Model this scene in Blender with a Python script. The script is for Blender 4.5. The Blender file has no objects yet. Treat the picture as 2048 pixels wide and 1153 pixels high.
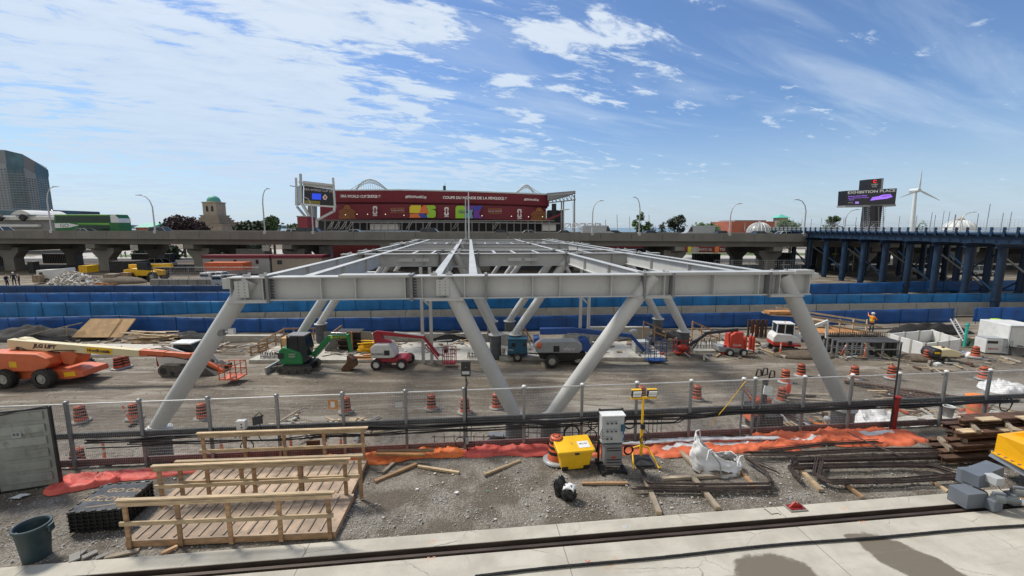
import bpy, math, random
from mathutils import Vector, Matrix, noise
random.seed(7)
R = math.radians
SC = bpy.context.scene
COL = SC.collection
# ---------------- camera, sky, sun, exposure ----------------
F, TH, CZ = 850.0, R(8.1), 7.5
cd = bpy.data.cameras.new('camera'); cam = bpy.data.objects.new('camera', cd); COL.objects.link(cam)
cd.sensor_width = 36; cd.lens = 36*F/2048; cd.clip_start = .1; cd.clip_end = 12000
cam.location = (0, 0, CZ); cam.rotation_euler = (R(90)-TH, 0, 0); SC.camera = cam
SC.view_settings.view_transform = 'Standard'; SC.view_settings.look = 'None'
SC.view_settings.exposure = 0.30; SC.view_settings.gamma = 1
SUN_EL, SUN_AZ = R(54), R(58)          # azimuth: degrees left of the view direction
sl = bpy.data.lights.new('sun', 'SUN'); sl.energy = 3.3; sl.angle = R(11); sl.color = (1, .93, .82)
so = bpy.data.objects.new('sun', sl); COL.objects.link(so)
sd = Vector((-math.sin(SUN_AZ)*math.cos(SUN_EL), math.cos(SUN_AZ)*math.cos(SUN_EL), math.sin(SUN_EL)))
so.rotation_euler = sd.to_track_quat('Z', 'Y').to_euler()
W = bpy.data.worlds.new('World'); SC.world = W; W.use_nodes = True

class NT:
    def __init__(s, nt): s.t = nt
    def n(s, typ, ins=None, **kw):
        o = s.t.nodes.new('ShaderNode'+typ)
        for k, v in kw.items(): setattr(o, k, v)
        for k, v in (ins or {}).items():
            if isinstance(v, bpy.types.NodeSocket): s.t.links.new(v, o.inputs[k])
            else: o.inputs[k].default_value = v
        return o
    def m(s, op, a, b=0.0, c=0.0, clamp=False):
        o = s.n('Math', {0: a, 1: b, 2: c}, operation=op); o.use_clamp = clamp; return o.outputs[0]
    def vm(s, op, a, b=(0, 0, 0), out=0):
        return s.n('VectorMath', {0: a, 1: b}, operation=op).outputs[out]
    def noise(s, vec, scale, detail=4, rough=.5, dist=0):
        return s.n('TexNoise', {'Vector': vec, 'Scale': scale, 'Detail': detail, 'Roughness': rough, 'Distortion': dist}).outputs[0]
    def rng(s, v, a, b, c=0, d=1):
        return s.n('MapRange', {0: v, 1: a, 2: b, 3: c, 4: d}, interpolation_type='SMOOTHSTEP').outputs[0]
    def mix(s, f, a, b, blend='MIX'):
        o = s.t.nodes.new('ShaderNodeMix'); o.data_type = 'RGBA'; o.blend_type = blend
        for i, v in ((0, f), (6, a), (7, b)):
            if isinstance(v, bpy.types.NodeSocket): s.t.links.new(v, o.inputs[i])
            else: o.inputs[i].default_value = v if i == 0 else (*v[:3], 1)
        return o.outputs[2]

def ray(px, py):
    v = (576.5-py)/F
    return Vector(((px-1024)/F, math.cos(TH)+v*math.sin(TH), -math.sin(TH)+v*math.cos(TH)))
def G(px, py, z=0.0):
    r = ray(px, py); t = (z-CZ)/r.z; return Vector((r.x*t, r.y*t, z))
def DY(px, py, Y):
    r = ray(px, py); t = Y/r.y; return Vector((r.x*t, Y, CZ+r.z*t))

def sky():
    t = NT(W.node_tree); W.node_tree.nodes.clear()
    sk = t.n('TexSky', sky_type='NISHITA'); sk.sun_disc = False; sk.sun_elevation = SUN_EL; sk.sun_rotation = -SUN_AZ
    sk.altitude = 50; sk.air_density = 1.15; sk.dust_density = .6; sk.ozone_density = 2.6
    d = t.n('TexCoord').outputs['Generated']
    s = t.n('SeparateXYZ', {0: d}); x, y, z = s.outputs
    zz = t.m('ADD', t.m('MAXIMUM', z, 0.0), .10)
    u = t.m('DIVIDE', x, zz); v = t.m('DIVIDE', y, zz)
    # streaks run from the left foreground to the far right
    uu = t.m('ADD', t.m('MULTIPLY', u, .80), t.m('MULTIPLY', v, .40)); vv = t.m('SUBTRACT', t.m('MULTIPLY', v, 1.15), t.m('MULTIPLY', u, .55))
    p = t.n('CombineXYZ', {0: uu, 1: vv, 2: 0.0}).outputs[0]
    p0 = t.n('CombineXYZ', {0: t.m('MULTIPLY', uu, .85), 1: t.m('MULTIPLY', vv, 1.25), 2: 3.3}).outputs[0]
    n1 = t.noise(p, 1.15, 9, .60, .35)
    n2 = t.noise(p0, 4.6, 9, .66, .35)
    n3 = t.noise(t.vm('MULTIPLY', p, (.35, 1.3, 1)), 1.5, 8, .58, .8)
    n4 = t.noise(p0, .8, 3, .5)
    lat = t.m('DIVIDE', x, t.m('MAXIMUM', y, .05))
    left = t.rng(lat, .12, -.55)
    def blob(px, py, sx, sy):
        c = ray(px, py).normalized()
        q = t.vm('SUBTRACT', d, tuple(c))
        q = t.vm('MULTIPLY', q, (1/sx, .0, 1/sy))
        return t.rng(t.vm('LENGTH', q, out=1), 1.25, .1)
    bl = None
    for b in [(1120, 78, .13, .045), (820, 205, .11, .055), (1010, 172, .05, .022), (700, 25, .24, .075), (1060, 242, .05, .02), (840, 25, .10, .05), (470, 270, .2, .07), (1000, 290, .13, .02), (720, 290, .12, .02), (960, 345, .25, .03), (480, 160, .3, .1)]:
        o = blob(*b); bl = o if bl is None else t.m('MAXIMUM', bl, o)
    dens = t.m('ADD', t.m('ADD', t.m('MULTIPLY', n1, .40), t.m('MULTIPLY', n2, .84)), t.m('SUBTRACT', t.m('MULTIPLY', left, .10), t.rng(lat, .15, .6, 0, .05)))
    dens = t.m('ADD', dens, t.m('MULTIPLY', bl, .135))
    dens = t.m('ADD', dens, t.m('MULTIPLY', t.m('SUBTRACT', n4, .5), .16))
    thick = t.rng(dens, .638, .775)
    cir = t.m('MULTIPLY', t.rng(n3, .42, .74), t.m('ADD', .46, t.m('MULTIPLY', left, -.08)))
    veil = t.rng(z, .24, .0, 0, .56)
    a = t.m('MAXIMUM', t.m('MAXIMUM', t.m('MULTIPLY', thick, .90), cir), t.m('MULTIPLY', veil, t.m('ADD', .55, n3)))
    a = t.m('MINIMUM', a, .96)
    hz = t.rng(z, .5, .02)
    shade = t.rng(n2, .34, .62, .62, 1.0)
    cc = t.mix(hz, (5.5, 6.1, 6.8), (4.1, 5.1, 6.3))
    cc = t.mix(t.m('SUBTRACT', 1.0, shade), cc, (3.6, 4.5, 5.8))
    skc = t.mix(1.0, sk.outputs[0], (.62, .73, .90), 'MULTIPLY')
    skc = t.mix(1.0, skc, (5.2, 6.0, 7.2), 'DARKEN')
    col = t.mix(a, skc, cc)
    # unseen half of the sky behind the camera: bright cloud added as neutral fill
    col = t.mix(t.rng(y, .15, -.45, 0, .9), col, (4.1, 4.05, 3.8))
    bg = t.n('Background', {'Color': col, 'Strength': .115})
    o = t.n('OutputWorld'); W.node_tree.links.new(bg.outputs[0], o.inputs[0])
sky()

# ---------------- helpers ----------------
def tag(o, label=None, cat=None, group=None, kind=None):
    for k, v in (('label', label), ('category', cat), ('group', group), ('kind', kind)):
        if v: o[k] = v
    return o
def T(name, label, cat, loc=(0, 0, 0), rz=0.0, group=None, sc=1.0):
    o = bpy.data.objects.new(name, None); COL.objects.link(o)
    o.location = loc; o.rotation_euler = (0, 0, rz); o.scale = (sc, sc, sc); o.empty_display_size = .2
    return tag(o, label, cat, group)
def PM(o): return Matrix.LocRotScale(o.location, o.rotation_euler, o.scale)
def copy_tree(o, parent=None):
    c = o.copy(); COL.objects.link(c)
    if parent: c.parent = parent
    for ch in list(o.children): copy_tree(ch, c)
    return c
def V(*a): return Vector(a)

class MB:
    def __init__(s): s.v = []; s.f = []; s.sm = []; s.mi = []; s.cur = 0
    def add(s, vs, fs, sm=False):
        b = len(s.v); s.v += [Vector(q) for q in vs]
        for f in fs: s.f.append([b+i for i in f]); s.sm.append(sm); s.mi.append(s.cur)
        return s
    def box(s, c, d, rz=0, ry=0, rx=0):
        M = Matrix.Rotation(rz, 3, 'Z') @ Matrix.Rotation(ry, 3, 'Y') @ Matrix.Rotation(rx, 3, 'X')
        c = Vector(c); vs = []
        for i in (-.5, .5):
            for j in (-.5, .5):
                for k in (-.5, .5): vs.append(c+M @ V(i*d[0], j*d[1], k*d[2]))
        return s.add(vs, [(0, 1, 3, 2), (4, 6, 7, 5), (0, 4, 5, 1), (2, 3, 7, 6), (0, 2, 6, 4), (1, 5, 7, 3)])
    def bx(s, x0, x1, y0, y1, z0, z1): return s.box(((x0+x1)/2, (y0+y1)/2, (z0+z1)/2), (x1-x0, y1-y0, z1-z0))
    def bar(s, a, b, w, h=None, up=(0, 0, 1), w2=None, h2=None):
        a = Vector(a); b = Vector(b); h = h or w; w2 = w2 or w; h2 = h2 or h
        d = (b-a).normalized(); x = d.cross(Vector(up))
        if x.length < 1e-3: x = d.cross(V(1, 0, 0))
        x.normalize(); y = x.cross(d)
        vs = [a+x*i*w/2+y*j*h/2 for i, j in ((-1, -1), (1, -1), (1, 1), (-1, 1))]+[b+x*i*w2/2+y*j*h2/2 for i, j in ((-1, -1), (1, -1), (1, 1), (-1, 1))]
        return s.add(vs, [(0, 1, 2, 3), (7, 6, 5, 4), (0, 4, 5, 1), (1, 5, 6, 2), (2, 6, 7, 3), (3, 7, 4, 0)])
    def tube(s, pts, r, n=8, cap=True, closed=False):
        pts = [Vector(p) for p in pts]; m = len(pts); rs = r if isinstance(r, (list, tuple)) else [r]*m
        vs = []; px = None
        for i, p in enumerate(pts):
            if closed: d = pts[(i+1) % m]-pts[i-1]
            else: d = pts[min(i+1, m-1)]-pts[max(i-1, 0)]
            d.normalize()
            x = d.cross(V(0, 0, 1)) if px is None else px-d*px.dot(d)
            if x.length < 1e-3: x = d.cross(V(1, 0, 0))
            x.normalize(); px = x; y = d.cross(x)
            for k in range(n):
                a = 2*math.pi*k/n; vs.append(p+(x*math.cos(a)+y*math.sin(a))*rs[i])
        fs = []
        for i in range(m if closed else m-1):
            j = (i+1) % m
            for k in range(n):
                l = (k+1) % n; fs.append((i*n+k, i*n+l, j*n+l, j*n+k))
        s.add(vs, fs, n > 5)
        if cap and not closed: s.add(vs[:n], [tuple(range(n))[::-1]]); s.add(vs[-n:], [tuple(range(n))])
        return s
    def prism(s, poly, y0, y1, tw=1.0, cz=None):
        # polygon in XZ, extruded along Y
        n = len(poly); vs = [(x, y0, z) for x, z in poly]+[(x, y1, z) for x, z in poly]
        return s.add(vs, [tuple(range(n)), tuple(range(n, 2*n))[::-1]]+[(i, i+n, (i+1) % n+n, (i+1) % n) for i in range(n)])
    def xprism(s, poly, x0, x1):
        n = len(poly); vs = [(x0, y, z) for y, z in poly]+[(x1, y, z) for y, z in poly]
        return s.add(vs, [tuple(range(n)), tuple(range(n, 2*n))[::-1]]+[(i, i+n, (i+1) % n+n, (i+1) % n) for i in range(n)])
    def lathe(s, prof, n=16, c=(0, 0, 0), sm=True, cap=True):
        c = Vector(c); m = len(prof); vs = []
        for r, z in prof:
            for k in range(n):
                a = 2*math.pi*k/n; vs.append(c+V(r*math.cos(a), r*math.sin(a), z))
        s.add(vs, [(i*n+k, i*n+(k+1) % n, (i+1)*n+(k+1) % n, (i+1)*n+k) for i in range(m-1) for k in range(n)], sm)
        if cap: s.add(vs[:n], [tuple(range(n))[::-1]]); s.add(vs[-n:], [tuple(range(n))])
        return s
    def ytube(s, c, r, w, n=16):
        c = Vector(c); return s.tube([c-V(0, w/2, 0), c+V(0, w/2, 0)], r, n)
    def sph(s, c, r, n=10, m=7):
        r = r if isinstance(r, (tuple, list)) else (r, r, r); vs = []
        for i in range(m+1):
            t = math.pi*i/m
            for k in range(n):
                a = 2*math.pi*k/n; vs.append((c[0]+r[0]*math.sin(t)*math.cos(a), c[1]+r[1]*math.sin(t)*math.sin(a), c[2]+r[2]*math.cos(t)))
        return s.add(vs, [(i*n+k, (i+1)*n+k, (i+1)*n+(k+1) % n, i*n+(k+1) % n) for i in range(m) for k in range(n)], True)
    def torus(s, c, R0, r, ax='y', n=20, wob=0, loops=1):
        c = Vector(c); pts = []
        for k in range(n*loops):
            a = 2*math.pi*k/n; q = R0*(1+wob*math.sin(a*1.7+k*.05+c.x))
            pts.append(c+(V(math.cos(a)*q, k*.0006*wob*10, math.sin(a)*q) if ax == 'y' else V(math.cos(a)*q, math.sin(a)*q, 0)))
        return s.tube(pts, r, 6, cap=False, closed=(loops == 1))
    def ibeam(s, a, b, h, w, tf=.03, tw=.02, up=(0, 0, 1)):
        a = Vector(a); b = Vector(b); u = Vector(up)
        s.bar(a+u*(h/2-tf/2), b+u*(h/2-tf/2), w, tf); s.bar(a-u*(h/2-tf/2), b-u*(h/2-tf/2), w, tf)
        return s.bar(a, b, tw, h-2*tf)
    def nxt(s):
        if not hasattr(s, 'marks'): s.marks = []
        s.marks.append((len(s.v), len(s.f)))
    def each(s, name, mats, parent=None, world=False, bevel=0, hook=None):
        # one object per piece closed by nxt()
        out = []; pv = pf = 0
        for (v, f) in s.marks:
            q = MB(); q.v = s.v[pv:v]; q.f = [[i-pv for i in ff] for ff in s.f[pf:f]]; q.sm = s.sm[pf:f]; q.mi = s.mi[pf:f]
            if q.f: out.append(q.build(name, mats, parent, world, bevel))
            pv, pf = v, f
        return out
    def build(s, name, mats, parent=None, world=False, bevel=0, loc=None, rz=0):
        me = bpy.data.meshes.new(name)
        vs = s.v
        if world and parent is not None:
            Mi = PM(parent).inverted(); vs = [Mi @ q for q in vs]
        me.from_pydata([tuple(q) for q in vs], [], s.f)
        me.polygons.foreach_set('use_smooth', s.sm); me.polygons.foreach_set('material_index', s.mi)
        for m in (mats if isinstance(mats, (list, tuple)) else [mats]): me.materials.append(m)
        me.update(); o = bpy.data.objects.new(name, me); COL.objects.link(o)
        if parent is not None: o.parent = parent
        if loc is not None: o.location = loc
        if rz: o.rotation_euler = (0, 0, rz)
        if bevel:
            b = o.modifiers.new('bevel', 'BEVEL'); b.width = bevel; b.segments = 2; b.limit_method = 'ANGLE'; b.harden_normals = False
        return o

def mk(name, c, rough=.6, metal=0, var=.12, scale=3.0, bump=0, dirt=0, dirtc=(.16, .13, .10), stretch=(1, 1, 1), emis=0, bscale=None, world=False):
    m = bpy.data.materials.new(name); m.use_nodes = True; t = NT(m.node_tree); b = m.node_tree.nodes['Principled BSDF']
    L = m.node_tree.links
    if world: co = t.n('NewGeometry').outputs['Position']
    else: co = t.n('TexCoord').outputs['Object']
    co = t.vm('MULTIPLY', co, stretch)
    n = t.noise(co, scale, 6, .6)
    col = t.mix(t.rng(n, .3, .7), tuple(q*(1-var) for q in c), tuple(min(q*(1+var), .92) for q in c))
    rv = t.n('ObjectInfo').outputs['Random']; k_ = min(.22, var*.9)
    if k_ > .03: col = t.mix(1.0, col, t.n('CombineColor', {0: t.rng(rv, 0, 1, 1-k_, 1+k_), 1: t.rng(rv, 0, 1, 1-k_, 1+k_), 2: t.rng(rv, 0, 1, 1-k_, 1+k_)}).outputs[0], 'MULTIPLY')
    if dirt:
        n2 = t.noise(t.vm('ADD', co, (7, 3, 1)), scale*1.9, 8, .7)
        col = t.mix(t.m('MULTIPLY', t.rng(n2, .5, .72), dirt), col, dirtc)
    L.new(col, b.inputs['Base Color'])
    L.new(t.rng(n, .2, .8, max(0.02, rough-.1), min(1, rough+.1)), b.inputs['Roughness']); b.inputs['Metallic'].default_value = metal
    if bump:
        nb = t.noise(co, bscale or scale*6, 6, .65)
        bp = t.n('Bump', {'Height': nb, 'Strength': 1.0, 'Distance': bump}); L.new(bp.outputs[0], b.inputs['Normal'])
    if emis:
        L.new(col, b.inputs['Emission Color']); b.inputs['Emission Strength'].default_value = emis
    return m

M = {}
def defm(k, *a, **kw): M[k] = mk(k, *a, **kw)
defm('steel_paint', (.47, .48, .475), .45, var=.05, scale=.7, dirt=.45, dirtc=(.36, .36, .345), bump=.002, stretch=(1, 1, .6))
defm('steel_plate', (.19, .195, .205), .5, var=.1)
defm('bolt', (.05, .05, .055), .5)
defm('pier', (.085, .09, .10), .7, var=.2, scale=2, dirt=.3, dirtc=(.2, .19, .18))
defm('concrete', (.40, .39, .35), .85, var=.12, scale=1.2, dirt=.5, dirtc=(.28, .26, .22), bump=.006)
defm('conc_dark', (.22, .215, .20), .9, var=.15, scale=.8, dirt=.6, dirtc=(.13, .125, .12), bump=.01)
defm('conc_pale', (.44, .425, .38), .85, var=.15, scale=1.4, dirt=.7, dirtc=(.26, .23, .18), bump=.005)
defm('viaduct', (.215, .205, .185), .9, var=.14, scale=.35, dirt=.65, dirtc=(.15, .14, .13), stretch=(1, 1, .5), bump=.02)
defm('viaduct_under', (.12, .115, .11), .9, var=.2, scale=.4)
defm('wood', (.34, .21, .115), .75, var=.3, scale=2.5, stretch=(.9, 5, 5), dirt=.35, dirtc=(.17, .11, .06), bump=.003)
defm('wood_pale', (.46, .35, .22), .75, var=.28, scale=2.5, stretch=(.9, 5, 5), dirt=.45, dirtc=(.28, .2, .12), bump=.003)
defm('wood_grey', (.30, .25, .19), .85, var=.25, scale=3, dirt=.5, dirtc=(.15, .12, .09), bump=.004)
defm('wood_orange', (.42, .20, .07), .7, var=.25, scale=3, bump=.003)
defm('ply', (.40, .26, .13), .7, var=.2, scale=1.5, dirt=.3, dirtc=(.24, .15, .07))
defm('plydeck', (.35, .265, .195), .85, var=.26, scale=2.6, dirt=.85, dirtc=(.19, .15, .12), bump=.002)
defm('galv', (.26, .275, .29), .45, metal=.55, var=.1, scale=8)
defm('wire', (.42, .43, .43), .5, metal=.3)
defm('black', (.018, .018, .02), .5, var=.3)
defm('black_rough', (.022, .022, .024), .8, var=.4, dirt=.4, dirtc=(.09, .08, .07), scale=2)
defm('cable', (.012, .012, .013), .45)
defm('rebar', (.045, .034, .030), .65, metal=.2, var=.4, scale=4, dirt=.5, dirtc=(.17, .075, .03))
defm('rust', (.085, .045, .028), .8, var=.4, scale=3, dirt=.6, dirtc=(.17, .085, .04), bump=.003)
defm('rail_steel', (.075, .055, .045), .6, metal=.3, var=.3, scale=6, stretch=(.2, 1, 1))
defm('tarp_orange', (.72, .165, .07), .6, var=.12, scale=2, dirt=.5, dirtc=(.42, .12, .06), bump=.01, bscale=14)
defm('tarp_red', (.62, .10, .075), .6, var=.15, scale=2, dirt=.5, dirtc=(.36, .085, .07), bump=.01, bscale=14)
defm('tarp_deep', (.68, .16, .035), .6, var=.12, scale=2, dirt=.4, dirtc=(.42, .12, .04), bump=.01, bscale=14)
defm('drum_orange', (.50, .095, .035), .5, var=.15, dirt=.3, dirtc=(.3, .1, .06), scale=4)
defm('teal_pipe', (.02, .30, .24), .4)
defm('door_grey', (.27, .285, .265), .6, var=.12, scale=2, dirt=.75, dirtc=(.14, .135, .12), stretch=(1, 1, .6), bump=.004)
defm('white_paint', (.66, .67, .66), .45, var=.05, dirt=.45, dirtc=(.45, .42, .37), scale=1.2)
defm('white_cloth', (.66, .67, .68), .7, var=.06, scale=3, bump=.012, bscale=11)
defm('white_plastic', (.66, .68, .68), .4, var=.06)
defm('yellow', (.80, .47, .012), .4, var=.08, scale=2, dirt=.15, dirtc=(.35, .2, .03))
defm('yellow_gantry', (.82, .42, .01), .42, var=.05, scale=1)
defm('lime', (.45, .75, .04), .5)
defm('orange_lift', (.58, .125, .045), .42, var=.08, scale=2, dirt=.5, dirtc=(.5, .2, .1))
defm('cream', (.66, .58, .36), .45, var=.05, scale=1)
defm('red', (.45, .03, .02), .4, var=.1, dirt=.4)
defm('crimson', (.34, .02, .035), .42, var=.1, dirt=.4)
defm('dark_red', (.20, .018, .018), .45, var=.15)
defm('red_box', (.50, .05, .025), .45, var=.08, dirt=.4)
defm('green', (.012, .20, .065), .4, var=.08, dirt=.45, dirtc=(.14, .15, .10))
defm('sign_green', (.06, .55, .12), .5)
defm('blue', (.015, .075, .28), .45, var=.1, dirt=.4)
defm('teal', (.02, .10, .17), .45, var=.1)
defm('grey_body', (.30, .32, .34), .4, var=.08, scale=1.5, dirt=.3, dirtc=(.2, .19, .17))
defm('grey_machine', (.135, .155, .185), .5, var=.08, scale=1.2, dirt=.2, dirtc=(.09, .09, .09))
defm('motor', (.17, .19, .20), .32, metal=.35, var=.1)
defm('chrome', (.6, .62, .64), .2, metal=1)
defm('tyre', (.028, .027, .026), .85, var=.3, dirt=.6, dirtc=(.16, .14, .12), scale=5)
defm('rim', (.36, .35, .33), .6, var=.15, dirt=.5)
defm('track', (.09, .085, .08), .8, var=.3, dirt=.7, dirtc=(.22, .2, .17), scale=5)
defm('cab_glass', (.02, .028, .034), .08, var=.1)
defm('hoard_a', (.010, .10, .38), .5, var=.25, scale=.8, stretch=(1, 1, .35), dirt=.25, dirtc=(.03, .13, .38), world=True)
defm('hoard_b', (.012, .19, .47), .5, var=.25, scale=.8, stretch=(1, 1, .35), dirt=.3, dirtc=(.05, .2, .48), world=True)
defm('hoard_c', (.010, .12, .40), .5, var=.25, scale=.6, world=True)
defm('hoard_d', (.008, .06, .19), .55, var=.25, scale=.6, world=True)
defm('trestle', (.004, .024, .062), .5, var=.25, scale=1.2, dirt=.3, dirtc=(.010, .04, .08))
defm('bin', (.028, .055, .065), .55, var=.12, dirt=.25, dirtc=(.12, .13, .13), scale=3)
defm('crate', (.010, .011, .012), .5, var=.3)
defm('crate_top', (.035, .036, .038), .32, var=.3, scale=2, dirt=.45, dirtc=(.12, .12, .12))
defm('spray_yellow', (.20, .135, .06), .6)
defm('spray_orange', (.62, .33, .2), .9, var=.2)
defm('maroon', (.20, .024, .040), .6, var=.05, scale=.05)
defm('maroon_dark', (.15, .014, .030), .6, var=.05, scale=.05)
defm('white_ink', (.72, .68, .68), .6)
defm('gold', (.50, .26, .07), .6)
defm('st_grey', (.27, .28, .29), .7, var=.15, scale=.2)
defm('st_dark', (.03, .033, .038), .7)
defm('roof_white', (.62, .68, .70), .5)
defm('screen', (.012, .012, .02), .3)
defm('brick', (.40, .12, .075), .8, var=.15, scale=.5)
defm('copper', (.10, .42, .33), .6, var=.12, scale=.4)
defm('stone', (.36, .31, .255), .85, var=.12, scale=.3, dirt=.3)
defm('tower_wall', (.29, .31, .325), .7, var=.08, scale=.1)
defm('tower_glass', (.05, .115, .16), .15, var=.3, scale=.15)
defm('tower_win', (.06, .085, .105), .2, var=.5, scale=.3)
defm('leaf_dark', (.022, .040, .018), .7, var=.5, scale=1.2)
defm('leaf_green', (.055, .105, .030), .7, var=.5, scale=1.2)
defm('leaf_purple', (.040, .022, .025), .7, var=.5, scale=1.2)
defm('leaf_light', (.09, .17, .045), .7, var=.4, scale=1.2)
defm('bark', (.10, .075, .055), .9, var=.3)
defm('skin', (.45, .25, .17), .6)
defm('navy', (.02, .025, .045), .8)
defm('hivis', (.95, .24, .02), .6, var=.08)
defm('hivis_y', (.70, .80, .06), .5)
defm('foam', (.42, .44, .45), .6, var=.05)
defm('asphalt', (.055, .055, .056), .9, var=.2, scale=2)
defm('grass', (.10, .16, .045), .9, var=.3, scale=.5)
defm('paving', (.42, .41, .38), .9, var=.12, scale=.3)
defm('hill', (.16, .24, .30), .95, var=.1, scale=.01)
defm('water', (.10, .17, .22), .25)
defm('lampm', (.52, .53, .53), .5, metal=.2)
defm('fabric_black', (.016, .016, .017), .85, var=.4, bump=.01)
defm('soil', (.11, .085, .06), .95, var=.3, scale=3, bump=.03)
defm('bus_green', (.012, .13, .035), .4)
defm('bus_dark', (.008, .035, .02), .25)
defm('bus_lime', (.25, .55, .06), .4)
defm('ibc', (.55, .58, .56), .35, var=.08)
M['led'] = mk('led', (.75, .78, .76), .4, var=.05)
M['lit'] = mk('lit', (1, .85, .6), .4, var=.02, emis=1)
M['red_lit'] = mk('red_lit', (.8, .03, .02), .4, emis=.6)
for k, c in dict(s_yellow=(.75, .62, .04), s_orange=(.80, .20, .06), s_green=(.33, .62, .05), s_blue=(.04, .08, .45), s_purple=(.17, .05, .36), s_teal=(.16, .38, .42), s_red=(.55, .05, .05)).items(): defm(k, c, .6, var=.03)
for k, c in dict(c_white=(.72, .73, .74), c_silver=(.40, .42, .44), c_black=(.02, .02, .023), c_grey=(.13, .14, .155), c_blue=(.03, .07, .16)).items(): defm(k, c, .25, metal=.25 if k != 'c_white' else 0, var=.04)

def txt(s, size, mat, parent, loc, rot=(R(90), 0, 0), name='lettering', sx=1.0, ext=.004, off=.0, align='CENTER', shear=0, world=False):
    cu = bpy.data.curves.new('t', 'FONT'); cu.body = s; cu.size = size; cu.extrude = ext; cu.offset = off; cu.shear = shear
    cu.align_x = align; cu.align_y = 'CENTER'
    o = bpy.data.objects.new('t', cu); COL.objects.link(o)
    dg = bpy.context.evaluated_depsgraph_get(); dg.update()
    me = bpy.data.meshes.new_from_object(o.evaluated_get(dg)); bpy.data.objects.remove(o)
    me.transform(Matrix.Diagonal((sx, 1, 1, 1))); me.materials.clear(); me.materials.append(mat)
    q = bpy.data.objects.new(name, me); COL.objects.link(q)
    if parent is not None: q.parent = parent
    q.location = loc; q.rotation_euler = rot
    return q

def wheel(par, c, r, w, n=22, rimr=.55, tread=True, tm='tyre', rm='rim'):
    mb = MB(); c = Vector(c)
    prof = [(rimr*r, -w/2), (r*.9, -w/2), (r, -w*.36), (r, w*.36), (r*.9, w/2), (rimr*r, w/2)]
    vs = []
    for q, z in prof:
        for k in range(n):
            a = 2*math.pi*k/n; vs.append(c+V(q*math.cos(a), z, q*math.sin(a)))
    m = len(prof); mb.add(vs, [(i*n+k, (i+1)*n+k, (i+1)*n+(k+1) % n, i*n+(k+1) % n) for i in range(m-1) for k in range(n)], True)
    if tread:
        for k in range(n):
            a = 2*math.pi*k/n
            for sgn in (-1, 1): mb.box(c+V(math.cos(a+.12*sgn)*r, sgn*w*.25, math.sin(a+.12*sgn)*r), (r*.10, w*.46, r*.13), ry=-a)
    wo = mb.build('wheel', M[tm], par)
    rb = MB(); rb.ytube(c, rimr*r, w*.7, 18); rb.ytube(c, rimr*r*.35, w*.9, 10)
    for k in range(8):
        a = math.pi*k/4; rb.ytube(c+V(math.cos(a), 0, math.sin(a))*rimr*r*.6, r*.035, w*.78, 6)
    rb.build('rim', M[rm], wo); return wo

def sheet(path, w, hgt, name, mats, label, cat, seed=0, res=.05, group=None, stripe=None, base=0.0):
    # crumpled sheet along a ground path: closed underside edges reach the ground
    path = [Vector(p) for p in path]; L = [0]
    for a, b in zip(path, path[1:]): L.append(L[-1]+(b-a).length)
    n = max(4, int(L[-1]/res)); m = 18; vs = []
    for i in range(n+1):
        s_ = L[-1]*i/n; k = max(j for j in range(len(L)) if L[j] <= s_+1e-6); k = min(k, len(path)-2)
        f = (s_-L[k])/(L[k+1]-L[k]); p = path[k].lerp(path[k+1], f); d = (path[k+1]-path[k]).normalized(); nr = V(-d.y, d.x, 0)
        wv = w*(1+.35*noise.noise(V(s_*1.1, seed, 0))); off = .15*noise.noise(V(s_*.8, seed+5, 0))
        en = math.sin(math.pi*min(1, min(i, n-i)/6.0)/2)
        for j in range(m+1):
            t = j/m*2-1; q = p+nr*(t*wv/2*(.55+.45*en)+off)
            wx = q.x+.25*noise.noise(V(q.x*1.7, q.y*1.7, seed)); wy = q.y+.25*noise.noise(V(q.x*1.5, q.y*2, seed+7))
            nz = noise.noise(V(q.x*1.6, q.y*2.0, seed))
            rd = lambda a_, b_, k_: max(0, 1-abs(noise.noise(V(wx*a_+wy*b_, wy*a_-wx*b_*.6, seed+k_)))*4.5)
            z = hgt*.6*min(1, (1-t*t)*3)**.7*en*(.34+.34*nz+.36*rd(1.3, 1.9, 3)+.15*rd(3.4, -2.2, 9)+.05*rd(7, 4, 12))
            q.x += .05*noise.noise(q*5); q.y += .05*noise.noise(q*5+V(9, 0, 0))
            q.z = base+max(.006, z) if 0 < j < m and 0 < i < n else base-.01
            vs.append(q)
    hgt *= 1; mb = MB(); fs = []
    for i in range(n):
        for j in range(m): fs.append((i*(m+1)+j, (i+1)*(m+1)+j, (i+1)*(m+1)+j+1, i*(m+1)+j+1))
    mb.add(vs, fs, True)
    if stripe:
        for k, (i, j) in enumerate([(i, j) for i in range(n) for j in range(m)]):
            if stripe(i/n, j/m): mb.mi[k] = 1
    return tag(mb.build(name, mats), label, cat, group)
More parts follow.
